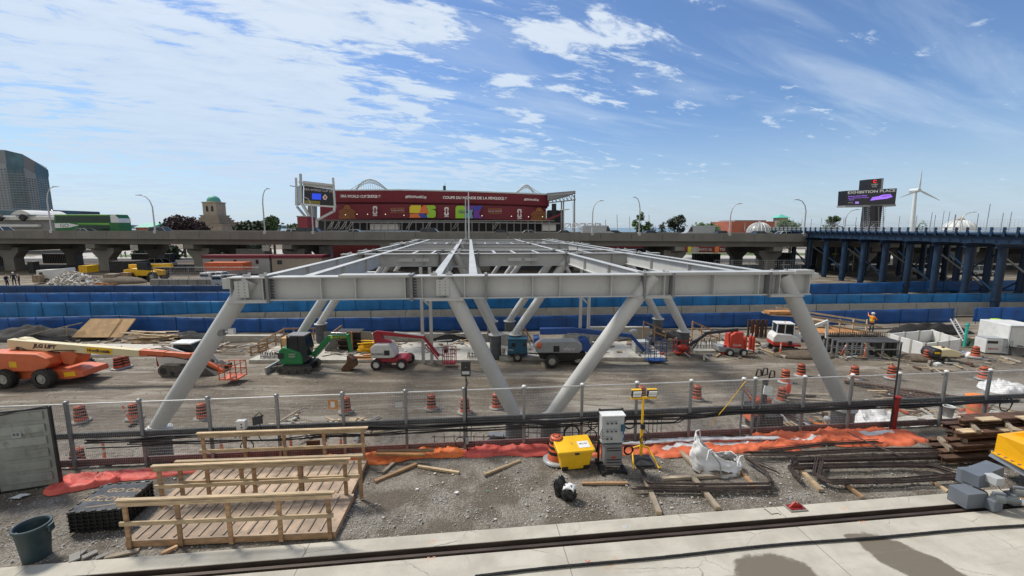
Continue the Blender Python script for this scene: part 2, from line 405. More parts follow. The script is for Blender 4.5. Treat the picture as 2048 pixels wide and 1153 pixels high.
# ---------------- ground and large structure ----------------
ANG = R(6.4); UX = V(math.cos(ANG), math.sin(ANG), 0); UY = V(-math.sin(ANG), math.cos(ANG), 0)
def S(u, w, z=0): return UX*u+UY*w+V(0, 0, z)        # slab frame
def us(p): return p.dot(UX), p.dot(UY)
W_G = us(G(1000, 1059))[1]          # gravel / concrete line
W_S0 = us(G(760, 1104.5))[1]; W_S1 = us(G(760, 1126))[1]   # rail slot edges
def FY(x): return 13.78+.0955*x        # fence line
WF = 13.7
LZ = -2.3
def gz(x, y):
    if y < 42: return LZ
    if y < 58: return LZ+(y-42)/16*.9
    if y < 62: return -1.4+(y-58)/4*.6
    if y < 76: return -.8+(y-62)/14*.5
    return -.3
def ground_mat(name, kind):
    m = bpy.data.materials.new(name); m.use_nodes = True; t = NT(m.node_tree); b = m.node_tree.nodes['Principled BSDF']; L = m.node_tree.links
    P = t.n('NewGeometry').outputs['Position']
    if kind == 'yard':
        a = t.noise(P, .22, 5, .6); s1 = t.noise(t.vm('MULTIPLY', P, (.16, 1.1, 1)), 1.0, 7, .62, .6); f = t.noise(P, 5, 8, .7); f2 = t.noise(P, 26, 4, .7)
        s2 = t.noise(t.vm('MULTIPLY', t.vm('ADD', P, (31, 7, 0)), (.35, 1.6, 1)), .8, 6, .65, .9)
        col = t.mix(t.rng(a, .35, .65), (.120, .098, .072), (.205, .175, .135))
        col = t.mix(t.rng(s1, .48, .68, 0, .85), col, (.36, .335, .29))
        big = t.noise(t.vm('MULTIPLY', P, (.55, 1, 1)), .16, 4, .55); col = t.mix(t.rng(big, .48, .62, 0, .6), col, (.085, .068, .050)); col = t.mix(t.rng(s2, .5, .66, 0, .85), col, (.088, .070, .052))
        col = t.mix(t.m('MULTIPLY', t.rng(f, .52, .72), .45), col, (.34, .315, .275))
        col = t.mix(t.m('MULTIPLY', t.rng(f2, .55, .7), .35), col, (.06, .055, .05))
        # paler dusty strip just beyond the near fence
        sx = t.n('SeparateXYZ', {0: P}); dst = t.rng(t.m('SUBTRACT', sx.outputs[1], t.m('MULTIPLY', sx.outputs[0], .11)), 24, 17.5, 0, .55)
        col = t.mix(t.m('MULTIPLY', dst, t.rng(f, .35, .6)), col, (.36, .335, .295))
        hgt = t.m('ADD', t.m('MULTIPLY', f, .6), t.m('ADD', t.m('MULTIPLY', s1, 1.3), t.m('MULTIPLY', f2, .25))); dist = .09
    elif kind == 'gravel':
        a = t.noise(P, .75, 5, .6); f = t.noise(P, 9, 8, .7)
        vo = t.n('TexVoronoi', {'Vector': P, 'Scale': 26.0}); c2 = t.n('SeparateXYZ', {0: vo.outputs['Color']}).outputs[0]
        col = t.mix(t.rng(a, .4, .6), (.108, .090, .068), (.19, .168, .137))
        st = t.m('MULTIPLY', t.rng(c2, .35, .95), t.rng(a, .42, .6, .15, .8))
        col = t.mix(st, col, (.30, .29, .27))
        col = t.mix(t.m('MULTIPLY', t.rng(f, .55, .7), .5), col, (.05, .045, .04))
        hgt = t.m('ADD', t.m('MULTIPLY', t.m('SUBTRACT', 1.0, vo.outputs['Distance']), .6), t.m('MULTIPLY', f, .8)); dist = .05
    elif kind == 'slab':
        a = t.noise(P, .9, 6, .6); f = t.noise(P, 7, 9, .75); f3 = t.noise(P, 34, 3, .6)
        col = t.mix(t.rng(a, .3, .7), (.37, .35, .295), (.50, .475, .41))
        col = t.mix(t.m('MULTIPLY', t.rng(f, .56, .72), .5), col, (.27, .25, .22))
        col = t.mix(t.m('MULTIPLY', t.rng(f3, .62, .7), .4), col, (.22, .2, .17))
        nn = t.noise(P, 1.7, 6, .6); 
        def blob(cx, cy, sx, sy, rot, e=.30):
            q = t.vm('SUBTRACT', P, (cx, cy, 0)); q = t.n('VectorRotate', {'Vector': q, 'Angle': rot}, rotation_type='Z_AXIS').outputs[0]
            r = t.vm('LENGTH', t.vm('MULTIPLY', q, (1/sx, 1/sy, 0)), out=1)
            return t.rng(t.m('ADD', r, t.m('ADD', t.m('MULTIPLY', t.m('SUBTRACT', nn, .5), e*3.2), t.m('MULTIPLY', t.m('SUBTRACT', f, .5), .25))), 1.06, .92)
        p1 = G(1530, 1115); p2 = G(1800, 1105); p3 = G(1860, 1150); p4 = G(1720, 1074)
        wet = blob(p1.x, p1.y-.75, .95, .85, .2, .2)
        q4 = G(1735, 1078); q5 = G(1930, 1165)
        wet2 = blob((q4.x+q5.x)/2-.1, (q4.y+q5.y)/2-.2, 1.15, .62, R(58), .2)
        for q in (wet2, blob(q4.x-.12, q4.y+.02, .42, .13, .1, .2), blob(p1.x-.7, p1.y-1.2, 1.3, .6, .2, .2)): wet = t.m('MAXIMUM', wet, q)
        rusty = t.m('MULTIPLY', t.rng(t.vm('LENGTH', t.vm('MULTIPLY', t.vm('SUBTRACT', P, tuple(G(1228, 1130))), (1, 1.6, 0)), out=1), .5, .0), t.rng(f, .42, .62))
        col = t.mix(t.m('MULTIPLY', rusty, .75), col, (.40, .22, .10))
        col = t.mix(wet, col, (.15, .128, .097))
        L.new(t.m('SUBTRACT', .9, t.m('MULTIPLY', wet, .12)), b.inputs['Roughness'])
        vc = t.n('TexVoronoi', {'Vector': t.vm('ADD', P, t.n('CombineXYZ', {0: t.m('MULTIPLY', nn, .8), 1: t.m('MULTIPLY', f, .15), 2: 0.0}).outputs[0]), 'Scale': .42}, feature='DISTANCE_TO_EDGE').outputs['Distance']
        crack = t.m('MULTIPLY', t.rng(vc, .006, .0), t.rng(a, .42, .6)); col = t.mix(t.m('MULTIPLY', crack, .7), col, (.12, .105, .085))
        q_ = t.n('VectorRotate', {'Vector': P, 'Angle': -ANG}, rotation_type='Z_AXIS').outputs[0]; tr_ = t.noise(t.vm('MULTIPLY', q_, (.25, 5, 1)), 1.6, 6, .65)
        col = t.mix(t.m('MULTIPLY', t.rng(tr_, .55, .72), .35), col, (.27, .245, .205)); jx = t.m('ABSOLUTE', t.m('SUBTRACT', t.m('FRACT', t.m('DIVIDE', t.n('SeparateXYZ', {0: q_}).outputs[0], 6.0)), .37)); col = t.mix(t.m('MULTIPLY', t.rng(jx, .0022, .0008), .8), col, (.10, .09, .075))
        hgt = t.m('ADD', t.m('MULTIPLY', f, .5), t.m('MULTIPLY', a, 1.0)); dist = .012
    L.new(col, b.inputs['Base Color'])
    if kind != 'slab': b.inputs['Roughness'].default_value = .95
    bp = t.n('Bump', {'Height': hgt, 'Strength': .8, 'Distance': dist}); L.new(bp.outputs[0], b.inputs['Normal'])
    return m
M['yard'] = ground_mat('yard', 'yard'); M['gravel'] = ground_mat('gravel', 'gravel'); M['slab'] = ground_mat('slab', 'slab')

# terrain sheet: fine near, coarse far
xs = [-6000, -1500, -500, -200, -120]+[-80+i*1.0 for i in range(161)]+[120, 200, 500, 1500, 6000]
ys = [-40, 0, 10]+[12+i*.5 for i in range(60)]+[42+i*2 for i in range(20)]+[90, 120, 200, 350, 600]
mb = MB(); vs = []
for y in ys:
    for x in xs:
        z = gz(x, y)
        if 12 < y < 42 and -80 <= x <= 80: z += .10*noise.noise(V(x*.35, y*.5, 0))+.05*noise.noise(V(x*1.3, y*1.6, 5))-.02
        vs.append((x, y, z))
n = len(xs); mb.add(vs, [(j*n+i, j*n+i+1, (j+1)*n+i+1, (j+1)*n+i) for j in range(len(ys)-1) for i in range(n-1)], True)
tag(mb.build('ground', M['yard']), kind='structure')
mb = MB(); mb.add([(-9000, 590, -3), (9000, 590, -3), (9000, 11500, -3), (-9000, 11500, -3)], [(0, 1, 2, 3)])
tag(mb.build('lake_water', M['water']), kind='structure')
mb = MB()
for i in range(60):
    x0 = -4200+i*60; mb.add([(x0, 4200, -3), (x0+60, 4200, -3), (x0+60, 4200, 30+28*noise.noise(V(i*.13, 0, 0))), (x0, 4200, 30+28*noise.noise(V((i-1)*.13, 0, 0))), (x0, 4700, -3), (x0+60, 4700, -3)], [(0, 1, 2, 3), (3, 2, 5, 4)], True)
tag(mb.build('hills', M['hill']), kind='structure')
mb = MB(); mb.bx(-130, 44, 74.5, 95.5, -.6, -.24); tag(mb.build('shade_under_viaduct', M['soil']), kind='structure')  # dark sheet laid in to stand for the shade under the deck
mb = MB(); mb.bx(-130, 160, 96, 104, -.28, -.2); tag(mb.build('road', M['asphalt']), kind='structure')
mb = MB(); mb.bx(-130, 160, 106, 150, -.28, -.16); tag(mb.build('plaza_pavement', M['paving']), kind='structure')
mb = MB(); mb.bx(50, 130, 118, 128, -.158, -.08); mb.bx(-110, -70, 112, 120, -.158, -.08); tag(mb.build('lawn', M['grass']), kind='structure')

# near platform: gravel bed, kerb, slot, slab
def slabbox(mb, u0, u1, w0, w1, z0, z1):
    c = S((u0+u1)/2, (w0+w1)/2, (z0+z1)/2); mb.box(c, (u1-u0, w1-w0, z1-z0), rz=ANG)
mb = MB(); vs = []; nu, nw = 260, 44; 
def wend(u): c, s_ = math.cos(ANG), math.sin(ANG); return (13.78+.16+.0955*u*c-u*s_)/(c+.0955*s_)
for j in range(nw+1):
    for i in range(nu+1):
        u = -30+60*i/nu; w1 = wend(u); w = W_G-.05+(w1-W_G+.05)*j/nw; p = S(u, w)
        z = .0+.05*noise.noise(V(p.x*.8, p.y*.9, 2))+.03*noise.noise(V(p.x*3, p.y*3, 2))
        if j < 2: z = -.02
        if j == nw: z = -2.6
        vs.append((p.x, p.y, z-.02))
mb.add(vs, [(j*(nu+1)+i, j*(nu+1)+i+1, (j+1)*(nu+1)+i+1, (j+1)*(nu+1)+i) for j in range(nw) for i in range(nu)], True)
tag(mb.build('gravel_bed', M['gravel']), kind='structure')
mb = MB(); slabbox(mb, -30, 30, W_S0, W_G, -.5, .03); tag(mb.build('kerb', M['slab'], bevel=.012), kind='structure')
mb = MB(); slabbox(mb, -30, 30, 1.0, W_S1, -.5, .025); tag(mb.build('concrete_slab', M['slab'], bevel=.012), kind='structure')
mb = MB(); slabbox(mb, -30, 30, W_S1-.05, W_S0+.05, -.5, -.16); tag(mb.build('slot_floor', M['rust']), kind='structure')
wm = (W_S0+W_S1)/2-.01
cr = T('crane_rail', 'dark rusty steel crane rail lying in the slot of the concrete slab', 'rail', S(0, wm, -.16))
mb = MB()
for (hw, z0, z1) in ((.075, .0, .02), (.014, .02, .10), (.04, .10, .145)): slabbox(mb, -30, 30, wm-hw, wm+hw, -.158+z0, -.16+z1)
mb.build('rail', M['rail_steel'], cr, world=True)
mb = MB()
for i in range(46):
    for sg in (-1, 1): slabbox(mb, -15+i*.62, -15+i*.62+.07, wm+sg*.105-.03, wm+sg*.105+.03, -.158, -.12)
mb.build('clip', M['rust'], cr, world=True)
mb = MB(); slabbox(mb, -30, 30, W_S0-.012, W_S0-.002, -.158, .022); mb.build('edge_angle', M['rail_steel'], cr, world=True)
# stones
mb = MB(); ico = [(0, 0, 1), (.89, 0, .45), (.28, .85, .45), (-.72, .53, .45), (-.72, -.53, .45), (.28, -.85, .45), (0, 0, -.6)]
icf = [(0, 1, 2), (0, 2, 3), (0, 3, 4), (0, 4, 5), (0, 5, 1), (6, 2, 1), (6, 3, 2), (6, 4, 3), (6, 5, 4), (6, 1, 5)]
k = 0
while k < 15000:
    u = random.uniform(-16, 17); w = W_G+abs(random.triangular(-.0, 1, .15))*(wend(u)-W_G-.1); p = S(u, w)
    d = noise.noise(V(p.x*.75, p.y*1.0, 11))+.25*(w < W_G+.9)
    if d < random.uniform(-.35, .35): continue
    r = random.uniform(.008, .024) if random.random() < .97 else random.uniform(.03, .055)
    a = random.uniform(0, 6.3); c, s_ = math.cos(a), math.sin(a); e = random.uniform(.5, .9); e2 = random.uniform(.6, 1)
    z = .05*noise.noise(V(p.x*.8, p.y*.9, 2))-.02
    mb.cur = random.choice((0, 0, 1)); mb.add([(p.x+r*(x*c-y*s_*e2), p.y+r*(x*s_+y*c*e2), z+r*zz*e+r*.3) for x, y, zz in ico], icf); k += 1
defm('stone_a', (.25, .24, .225), .9, var=.4, scale=9); defm('stone_b', (.42, .41, .39), .9, var=.3, scale=9)
tag(mb.build('gravel_stones', [M['stone_a'], M['stone_b']]), kind='stuff', label='loose grey gravel stones scattered over the near ground')
mb = MB(); k = 0
while k < 5000:
    x = random.uniform(-34, 36); y = random.uniform(15.5, 32)
    if noise.noise(V(x*.4, y*.5, 21)) < random.uniform(-.3, .4): continue
    r = random.uniform(.02, .06); a = random.uniform(0, 6.3); c, s_ = math.cos(a), math.sin(a)
    z = LZ+.10*noise.noise(V(x*.35, y*.5, 0))+.05*noise.noise(V(x*1.3, y*1.6, 5))-.02
    mb.cur = random.choice((0, 0, 1)); mb.add([(x+r*(q*c-w*s_), y+r*(q*s_+w*c), z+r*zz*.6) for q, w, zz in ico], icf); k += 1
tag(mb.build('rubble_stones', [M['stone_a'], M['stone_b']]), kind='stuff', label='broken stones and lumps lying on the work yard')

# ---- steel frame on raking tubular legs
A_ = G(447, 555, 5.63-.02); B_ = G(1622, 546, 5.63-.02); A_.z = B_.z = 0
fu = (B_-A_).normalized(); FL = (B_-A_).length
fw = V(-.098, .995, 0).normalized()
def FP(u, w, z): return A_+fu*u+fw*w+V(0, 0, z)
ZT = 5.63; ZB = 4.72
fr = T('roof_frame', 'pale grey bolted steel roof frame standing on raking tubular legs across the work yard', 'steel frame', FP(FL/2, 0, LZ))
SP, SM, PL, BO = M['steel_paint'], M['steel_paint'], M['steel_plate'], M['bolt']
rows = [0, 14.3, 18.9, 33.2, 37.8, 51.5]
legs = [(1.0, -3.1), (8.4, 11.25), (16.9, 12.75), (22.5, 25.9)]
for ri, w in enumerate(rows):
    bw = .62
    near = ri == 0
    mb = MB(); mb.ibeam(FP(.28, w, (ZT+ZB)/2), FP(FL-.16, w, (ZT+ZB)/2), ZT-ZB, bw, .045, .03)
    for u in ([.36, .85, 1.55, 3.7, 5.0, 6.9, 7.55, 9.2, 11.9, 13.0, 15.1, 17.3, 19.4, 21.3, 22.2, FL-.24] if near else [.36, 2, 6, 8, 10, 14, 17, 20, FL-.24]):
        for sg in (-1, 1):
            q = FP(u, w+sg*bw*.24, (ZT+ZB)/2); mb.bar(q-V(0, 0, .41), q+V(0, 0, .41), bw*.44, .03, up=fu)
    mb.build('cross_beam', SM, fr, world=True)
    # bolted end plates
    mb = MB(); mc = MB()
    for u in (1.75, 7.15, 10.05, 16.45, 17.65, 21.75):
        q = FP(u, w, (ZT+ZB)/2); mb.bar(q-V(0, 0, .52), q+V(0, 0, .52), bw+.12, .10, up=fu); mb.nxt()
        if ri < 3 and u in (1.75, 7.15, 21.75):
            for k in range(9):
                for sg in (-1, 1):
                    q = FP(u+.06, w-sg*.2, ZB-.0+k*.112); mc.bar(q, q+fu*.12, .045)
    mb.each('end_plate', PL, fr, world=True)
    if ri < 3: tag(mc.build('bolt_rows', BO, fr, world=True), kind='stuff')
    for li, (ut, ub) in enumerate(legs):
        top = FP(ut, w, ZT-.1); bot = FP(ub, w, -.40)
        d = (bot-top).normalized(); r = .31
        mb = MB(); mb.tube([top+d*(-.0), top+d*1.0, bot-d*1.3, bot-d*.05], [r, r, r, r*.86], 28)
        if ri == 0: mb.tube([top+d*3.55, top+d*3.575], r+.006, 28); mb.tube([bot-d*1.42, bot-d*1.40], r+.006, 28)
        lg = mb.build('leg', SP, fr, world=True)
        # gusset plates welded through the beam
        mb = MB()
        for sg in (-1, 1): mb.bar(FP(ut-.75, w+sg*.33, ZB-.03), FP(ut+.75, w+sg*.33, ZB-.03), .05, .09); mb.nxt()
        mb.each('gusset', SP, fr, world=True)
        if ri < 5:
            mb = MB(); pr = .43; gl = gz(0, bot.y)
            mb.lathe([(pr, gl-.4-0), (pr, -.50)], 24, (bot.x, bot.y, 0)); pi = mb.build('pier', M['pier'], fr, world=True)
            mb = MB(); mb.lathe([(.52, -.50), (.52, -.45), (.30, -.45), (.30, -.30)], 24, (bot.x, bot.y, 0)); mb.build('base_plate', SP, pi, world=False) if False else mb.build('base_plate', SP, fr, world=True)
    # lifting lugs on top
    mb = MB()
    for u in ((.9, 1.5, 8.0, 8.6, 16.6, 17.4, 22.1, 22.7)):
        mb.bar(FP(u-.13, w-.1, ZT+.05), FP(u+.13, w-.1, ZT+.05), .03, .1); mb.nxt()
        mb.bar(FP(u-.05, w+.12, ZT+.07), FP(u+.05, w+.12, ZT+.07), .03, .14); mb.nxt()
    mb.each('lifting_lug', SP, fr, world=True)
# bolted connection panels over the near beam
for u in (.8, 8.35):
    mb = MB(); q = FP(u, -.33, (ZT+ZB)/2); mb.bar(q-fu*.25, q+fu*.25, .03, .62)
    o = mb.build('bolt_panel', SP, fr, world=True); mc = MB()
    for k in range(5):
        for sg in (-1, 1):
            q2 = q+fu*sg*.11+V(0, 0, -.24+k*.12)-fw*.02; mc.bar(q2-fw*.012, q2, .035); mc.nxt()
    mc.each('bolt', PL, fr, world=True)
mb = MB(); q = FP(.18, -.1, ZT-.25); mb.bar(q-V(0, 0, .2), q+V(0, 0, .2), .16, .3, up=fu); mb.build('end_bracket', SP, fr, world=True)
mb = MB(); mb.bar(FP(FL-.9, -.05, ZT+.06), FP(FL-.1, -.05, ZT+.06), .5, .12); mb.nxt(); mb.bar(FP(FL-.16, -.05, ZT-.12), FP(FL+.15, -.05, ZT-.12), .4, .22); mb.nxt(); mb.each('end_bracket', SP, fr, world=True)
# raised flange plates on the near beam (left middle and right end)
mb = MB(); mb.bar(FP(4.4, 0, ZT+.03), FP(7.05, 0, ZT+.03), .66, .06); mb.nxt(); mb.bar(FP(16.5, 0, ZT+.035), FP(FL-.95, 0, ZT+.035), .66, .07); mb.nxt(); mb.each('flange_plate', SP, fr, world=True)
# girders running away
for u in (1.35, 3.05, 8.1, 9.55, 16.7, 21.0, 22.2):
    for a, b in zip(rows, rows[1:]):
        h = .78
        if b-a < 6 and u in (3.05, 21.0): pass
        mb = MB(); mb.ibeam(FP(u, a+.32, ZT-h/2-.002), FP(u, b-.32, ZT-h/2-.002), h, .34, .03, .02)
        if b-a > 6:
            for k in (.33, .66):
                for sg in (-1, 1): mb.bar(FP(u+sg*.08, a+(b-a)*k, ZT-h+.04), FP(u+sg*.08, a+(b-a)*k, ZT-.04), .15, .02, up=fw)
        mb.build('girder', SP, fr, world=True)
for a, b in zip(rows, rows[1:]):
    if b-a > 6 and a > 0:
        mb = MB()
        for k in (.25, .5, .75):
            mb.ibeam(FP(3.2, a+(b-a)*k, ZT-.25), FP(7.95, a+(b-a)*k, ZT-.25), .4, .2, .02, .015); mb.nxt()
            mb.ibeam(FP(9.7, a+(b-a)*k, ZT-.25), FP(16.5, a+(b-a)*k, ZT-.25), .4, .2, .02, .015); mb.nxt()
        mb.each('joist', SP, fr, world=True)
    if b-a < 6:
        mb = MB()
        for u in (5.2, 6.6, 11.3, 12.8, 14.6, 18.6):
            mb.ibeam(FP(u, a+.32, ZT-.2), FP(u, b-.32, ZT-.2), .35, .2, .02, .015); mb.nxt()
        mb.each('joist', SP, fr, world=True)
mb = MB()
for u in (4.3, 12.2, 5.5, 13.4): mb.bar(FP(u, 14.1, ZT-.45), FP(u+1.0, 14.1, ZT-.45), .05, .25); mb.nxt()
mb.each('bracket_plate', SP, fr, world=True)
# temporary prop frames under the second row
for u0, lab in ((5.95, 'thin pale steel prop frame under the second beam, left of the big central leg'), (17.45, 'thin pale steel prop frame under the second beam, right of the central V of legs')):
    t = T('prop_frame', lab, 'prop', FP(u0, 13.3, LZ), 0, 'pale steel prop frames')
    for du in (0, .62):
        mb = MB(); a = FP(u0+du, 13.3, LZ); mb.bar(a, FP(u0+du, 13.3, ZB-.02), .2, .2); mb.build('post', SP, t, world=True)
    mb = MB(); mb.bar(FP(u0, 13.3, 2.5), FP(u0+.62, 13.3, 1.9), .12, .12); mb.nxt(); mb.bar(FP(u0, 13.3, -1.0), FP(u0+.62, 13.3, -1.5), .12, .12); mb.nxt(); mb.each('brace', SP, t, world=True)
# sensor boxes on the left leg
o = T('sensor_box', 'small grey and white sensor box strapped to the left raking leg', 'sensor', DY(449, 664, A_.y-.1))
mb = MB(); mb.box((-.04, -.1, 0), (.22, .2, .22)); mb.build('bracket', M['steel_plate'], o); mb = MB(); mb.box((.36, -.1, .05), (.2, .16, .2)); mb.box((.2, -.1, .03), (.2, .06, .06)); mb.build('housing', M['white_plastic'], o)

# ---- blue hoardings
def hoard(pts, Y0, Y1, mat, label, wall=None, postx=2.6, wallm='concrete', amp=.04):
    # pts: (px, ytop, ybot) ; Y varies linearly with px
    X0, X1 = pts[0][0], pts[-1][0]
    def at(px):
        for a, b in zip(pts, pts[1:]):
            if px <= b[0]: break
        f = (px-a[0])/(b[0]-a[0]); yt = a[1]+(b[1]-a[1])*f; yb = a[2]+(b[2]-a[2])*f; Y = Y0+(Y1-Y0)*(px-X0)/(X1-X0)
        return DY(px, yt, Y), DY(px, yb, Y)
    mid = at((X0+X1)/2)[1]; t = T('blue_hoarding', label, 'hoarding', mid, 0, 'blue mesh hoardings along the railway')
    n = int((X1-X0)/12); tp = []
    for i in range(n+1): tp.append(at(X0+(X1-X0)*i/n))
    mb = MB(); vs = []; m = 5
    for i, (a, b) in enumerate(tp):
        for j in range(m+1):
            q = a.lerp(b, j/m); q.x = a.x; q.y = a.y+amp*noise.noise(V(i*.5, j*.7, Y0))*(0 if j == 0 else 1)*2.2+.05*math.sin(i*1.9+j*.4)*(j/m); vs.append(q)
    mb.add(vs, [(i*(m+1)+j, (i+1)*(m+1)+j, (i+1)*(m+1)+j+1, i*(m+1)+j+1) for i in range(n) for j in range(m)], True)
    o = mb.build('mesh_screen', M[mat], t, world=True); sf = o.modifiers.new('s', 'SOLIDIFY'); sf.thickness = .012
    mb = MB(); mb.tube([a+V(0, .03, .01) for a, b in tp], .016, 6); mb.tube([a.lerp(b, .5)+V(0, .06, .02) for a, b in tp], .018, 6); mb.build('top_rail', M['galv'], t, world=True)
    L = (tp[-1][0]-tp[0][0]).length; k = int(L/postx)
    for i in range(k+1):
        a, b = at(X0+(X1-X0)*i/k); mb = MB(); mb.tube([b+V(0, -.05, -.25), V(b.x, b.y-.05, a.z+.05)], .022, 6); mb.build('post', M['hoard_d'], t, world=True)
    if wall:
        mb = MB(); wl = []
        for px, yt, yb in wall:
            Y = Y0+(Y1-Y0)*(px-X0)/(X1-X0); wl.append((DY(px, yt, Y-.35), DY(px, yb, Y-.35)))
        for (a, b), (c, d) in zip(wl, wl[1:]):
            th = V(0, .3, 0); ns = max(1, int((c-a).length/3.6)); 
            for q in range(ns):
                f0, f1 = q/ns, (q+1)/ns-.012/3.6
                aa, bb, cc, dd = a.lerp(c, f0), b.lerp(d, f0), a.lerp(c, f1), b.lerp(d, f1); dz = V(0, 0, .5)
                mb.add([aa, bb-dz, dd-dz, cc, aa+th, bb+th-dz, dd+th-dz, cc+th], [(0, 1, 2, 3), (7, 6, 5, 4), (0, 3, 7, 4), (0, 4, 5, 1), (3, 2, 6, 7)])
        tag(mb.build('concrete_wall', M[wallm]), 'low grey precast concrete wall below the '+label.split(',')[0], 'wall', 'precast concrete walls')
hoard([(-200, 572, 591), (447, 571, 590), (700, 571, 590)], 57, 58, 'hoard_d', 'dark blue mesh hoarding, farthest row on the left below the rubble')
hoard([(-200, 588, 612), (447, 585, 609), (1024, 583, 602), (1500, 584, 600)], 51, 53, 'hoard_c', 'blue mesh hoarding, third row back, mostly seen left of the steel frame')
hoard([(-200, 607, 642), (0, 606, 641), (230, 605, 636), (460, 603, 628), (1024, 596, 618), (1500, 591, 612), (1900, 588, 607), (2200, 586, 605)], 45, 46, 'hoard_b', 'bright blue mesh hoarding, second row back, with a pale top rail', wall=[(230, 635, 640), (460, 627, 643), (1024, 618, 634), (1500, 611, 628), (1900, 606, 622), (2200, 604, 620)])
hoard([(-200, 638, 678), (0, 637, 672), (230, 632, 668), (480, 638, 668), (1024, 633, 662), (1500, 625, 655), (1910, 617, 645)], 38, 41.5, 'hoard_a', 'deep blue mesh hoarding, nearest row, behind the parked machines', amp=.06)
hoard([(1950, 616, 644), (2200, 613, 642)], 42, 42.5, 'hoard_a', 'short deep blue mesh hoarding at the far right behind the trestle piles')
hoard([(1620, 568, 590), (1760, 566, 588), (1850, 563, 584), (2150, 560, 582)], 54, 56, 'hoard_c', 'blue mesh hoarding beneath the blue trestle')
# concrete footing walls in front of the nearest hoarding
mb = MB(); p = G(480, 690, LZ); 
for (x0, x1, y, Y, h) in ((430, 560, 672, 35.8, .7), (700, 985, 668, 36.2, .85), (1175, 1300, 655, 36.5, .8)):
    a = DY(x0, y, Y); b = DY(x1, y, Y); mb.bx(a.x, b.x, Y, Y+.4, LZ-.1, a.z)
tag(mb.build('footing_wall', M['conc_pale']), 'pale concrete footing wall at the foot of the nearest blue hoarding', 'wall')

# ---- viaduct
VY0, VY1 = 74, 92
def vz(x): return 6.93-(x+70)/120*.55*.9
vi = T('highway_viaduct', 'long grey concrete highway viaduct on hammerhead piers behind the railway', 'viaduct', (0, 83, -.3))
XA, XB = -150, 170
mb = MB(); poly = [(XA, vz(XA)), (XB, vz(XB))]
def strip(y0, y1, dz0, dz1):
    mb.add([(XA, y0, vz(XA)+dz0), (XB, y0, vz(XB)+dz0), (XB, y1, vz(XB)+dz0), (XA, y1, vz(XA)+dz0), (XA, y0, vz(XA)+dz1), (XB, y0, vz(XB)+dz1), (XB, y1, vz(XB)+dz1), (XA, y1, vz(XA)+dz1)],
           [(3, 2, 1, 0), (4, 5, 6, 7), (0, 1, 5, 4), (1, 2, 6, 5), (2, 3, 7, 6), (3, 0, 4, 7)])
strip(VY0, VY1, -1.35, -1.05); mb.build('deck', M['viaduct'], vi, world=True)
for y in (VY0-.02, VY1-.38):
    mb = MB(); n = 60
    for i in range(n):
        x0 = XA+(XB-XA)*i/n; x1 = XA+(XB-XA)*(i+1)/n-.05
        mb.add([(x0, y, vz(x0)-1.38), (x1, y, vz(x1)-1.38), (x1, y, vz(x1)), (x0, y, vz(x0)), (x0, y+.4, vz(x0)-1.38), (x1, y+.4, vz(x1)-1.38), (x1, y+.3, vz(x1)), (x0, y+.3, vz(x0))],
               [(0, 1, 2, 3), (7, 6, 5, 4), (3, 2, 6, 7), (0, 3, 7, 4), (1, 5, 6, 2), (0, 4, 5, 1)])
    mb.build('parapet', M['viaduct'], vi, world=True)
for y in (VY0+.9, VY0+4, VY0+8, VY0+12, VY1-1.5):
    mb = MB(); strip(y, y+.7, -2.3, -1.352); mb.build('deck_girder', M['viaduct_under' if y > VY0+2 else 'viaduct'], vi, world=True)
for i in range(-5, 9):
    x = -5+17.2*i; z = vz(x)-2.3
    mb = MB(); mb.xprism([(VY0+.6, z-.02), (VY0+.6, z-.75), (VY0+4, z-1.5), (VY1-4, z-1.5), (VY1-.6, z-.75), (VY1-.6, z-.02)], x-.8, x+.8); mb.build('pier_cap', M['viaduct'], vi, world=True)
    for y in (VY0+3.6, VY1-3.6):
        mb = MB(); zt = z-1.5; g = -.9
        mb.prism([(x-.95, g), (x+.95, g), (x+.95, zt-1.2), (x+2.0, zt), (x+2.0, z-.75), (x-2.0, z-.75), (x-2.0, zt), (x-.95, zt-1.2)], y-.85, y+.85); mb.build('pier_column', M['viaduct'], vi, world=True)
for i in range(3):
    mb = MB(); x = (-66, -43, 32)[i]; mb.box((x, VY0+.5, vz(x)-2.9), (1.3, .08, 1.0)); mb.build('sign_plate', M['conc_pale'], vi, world=True)
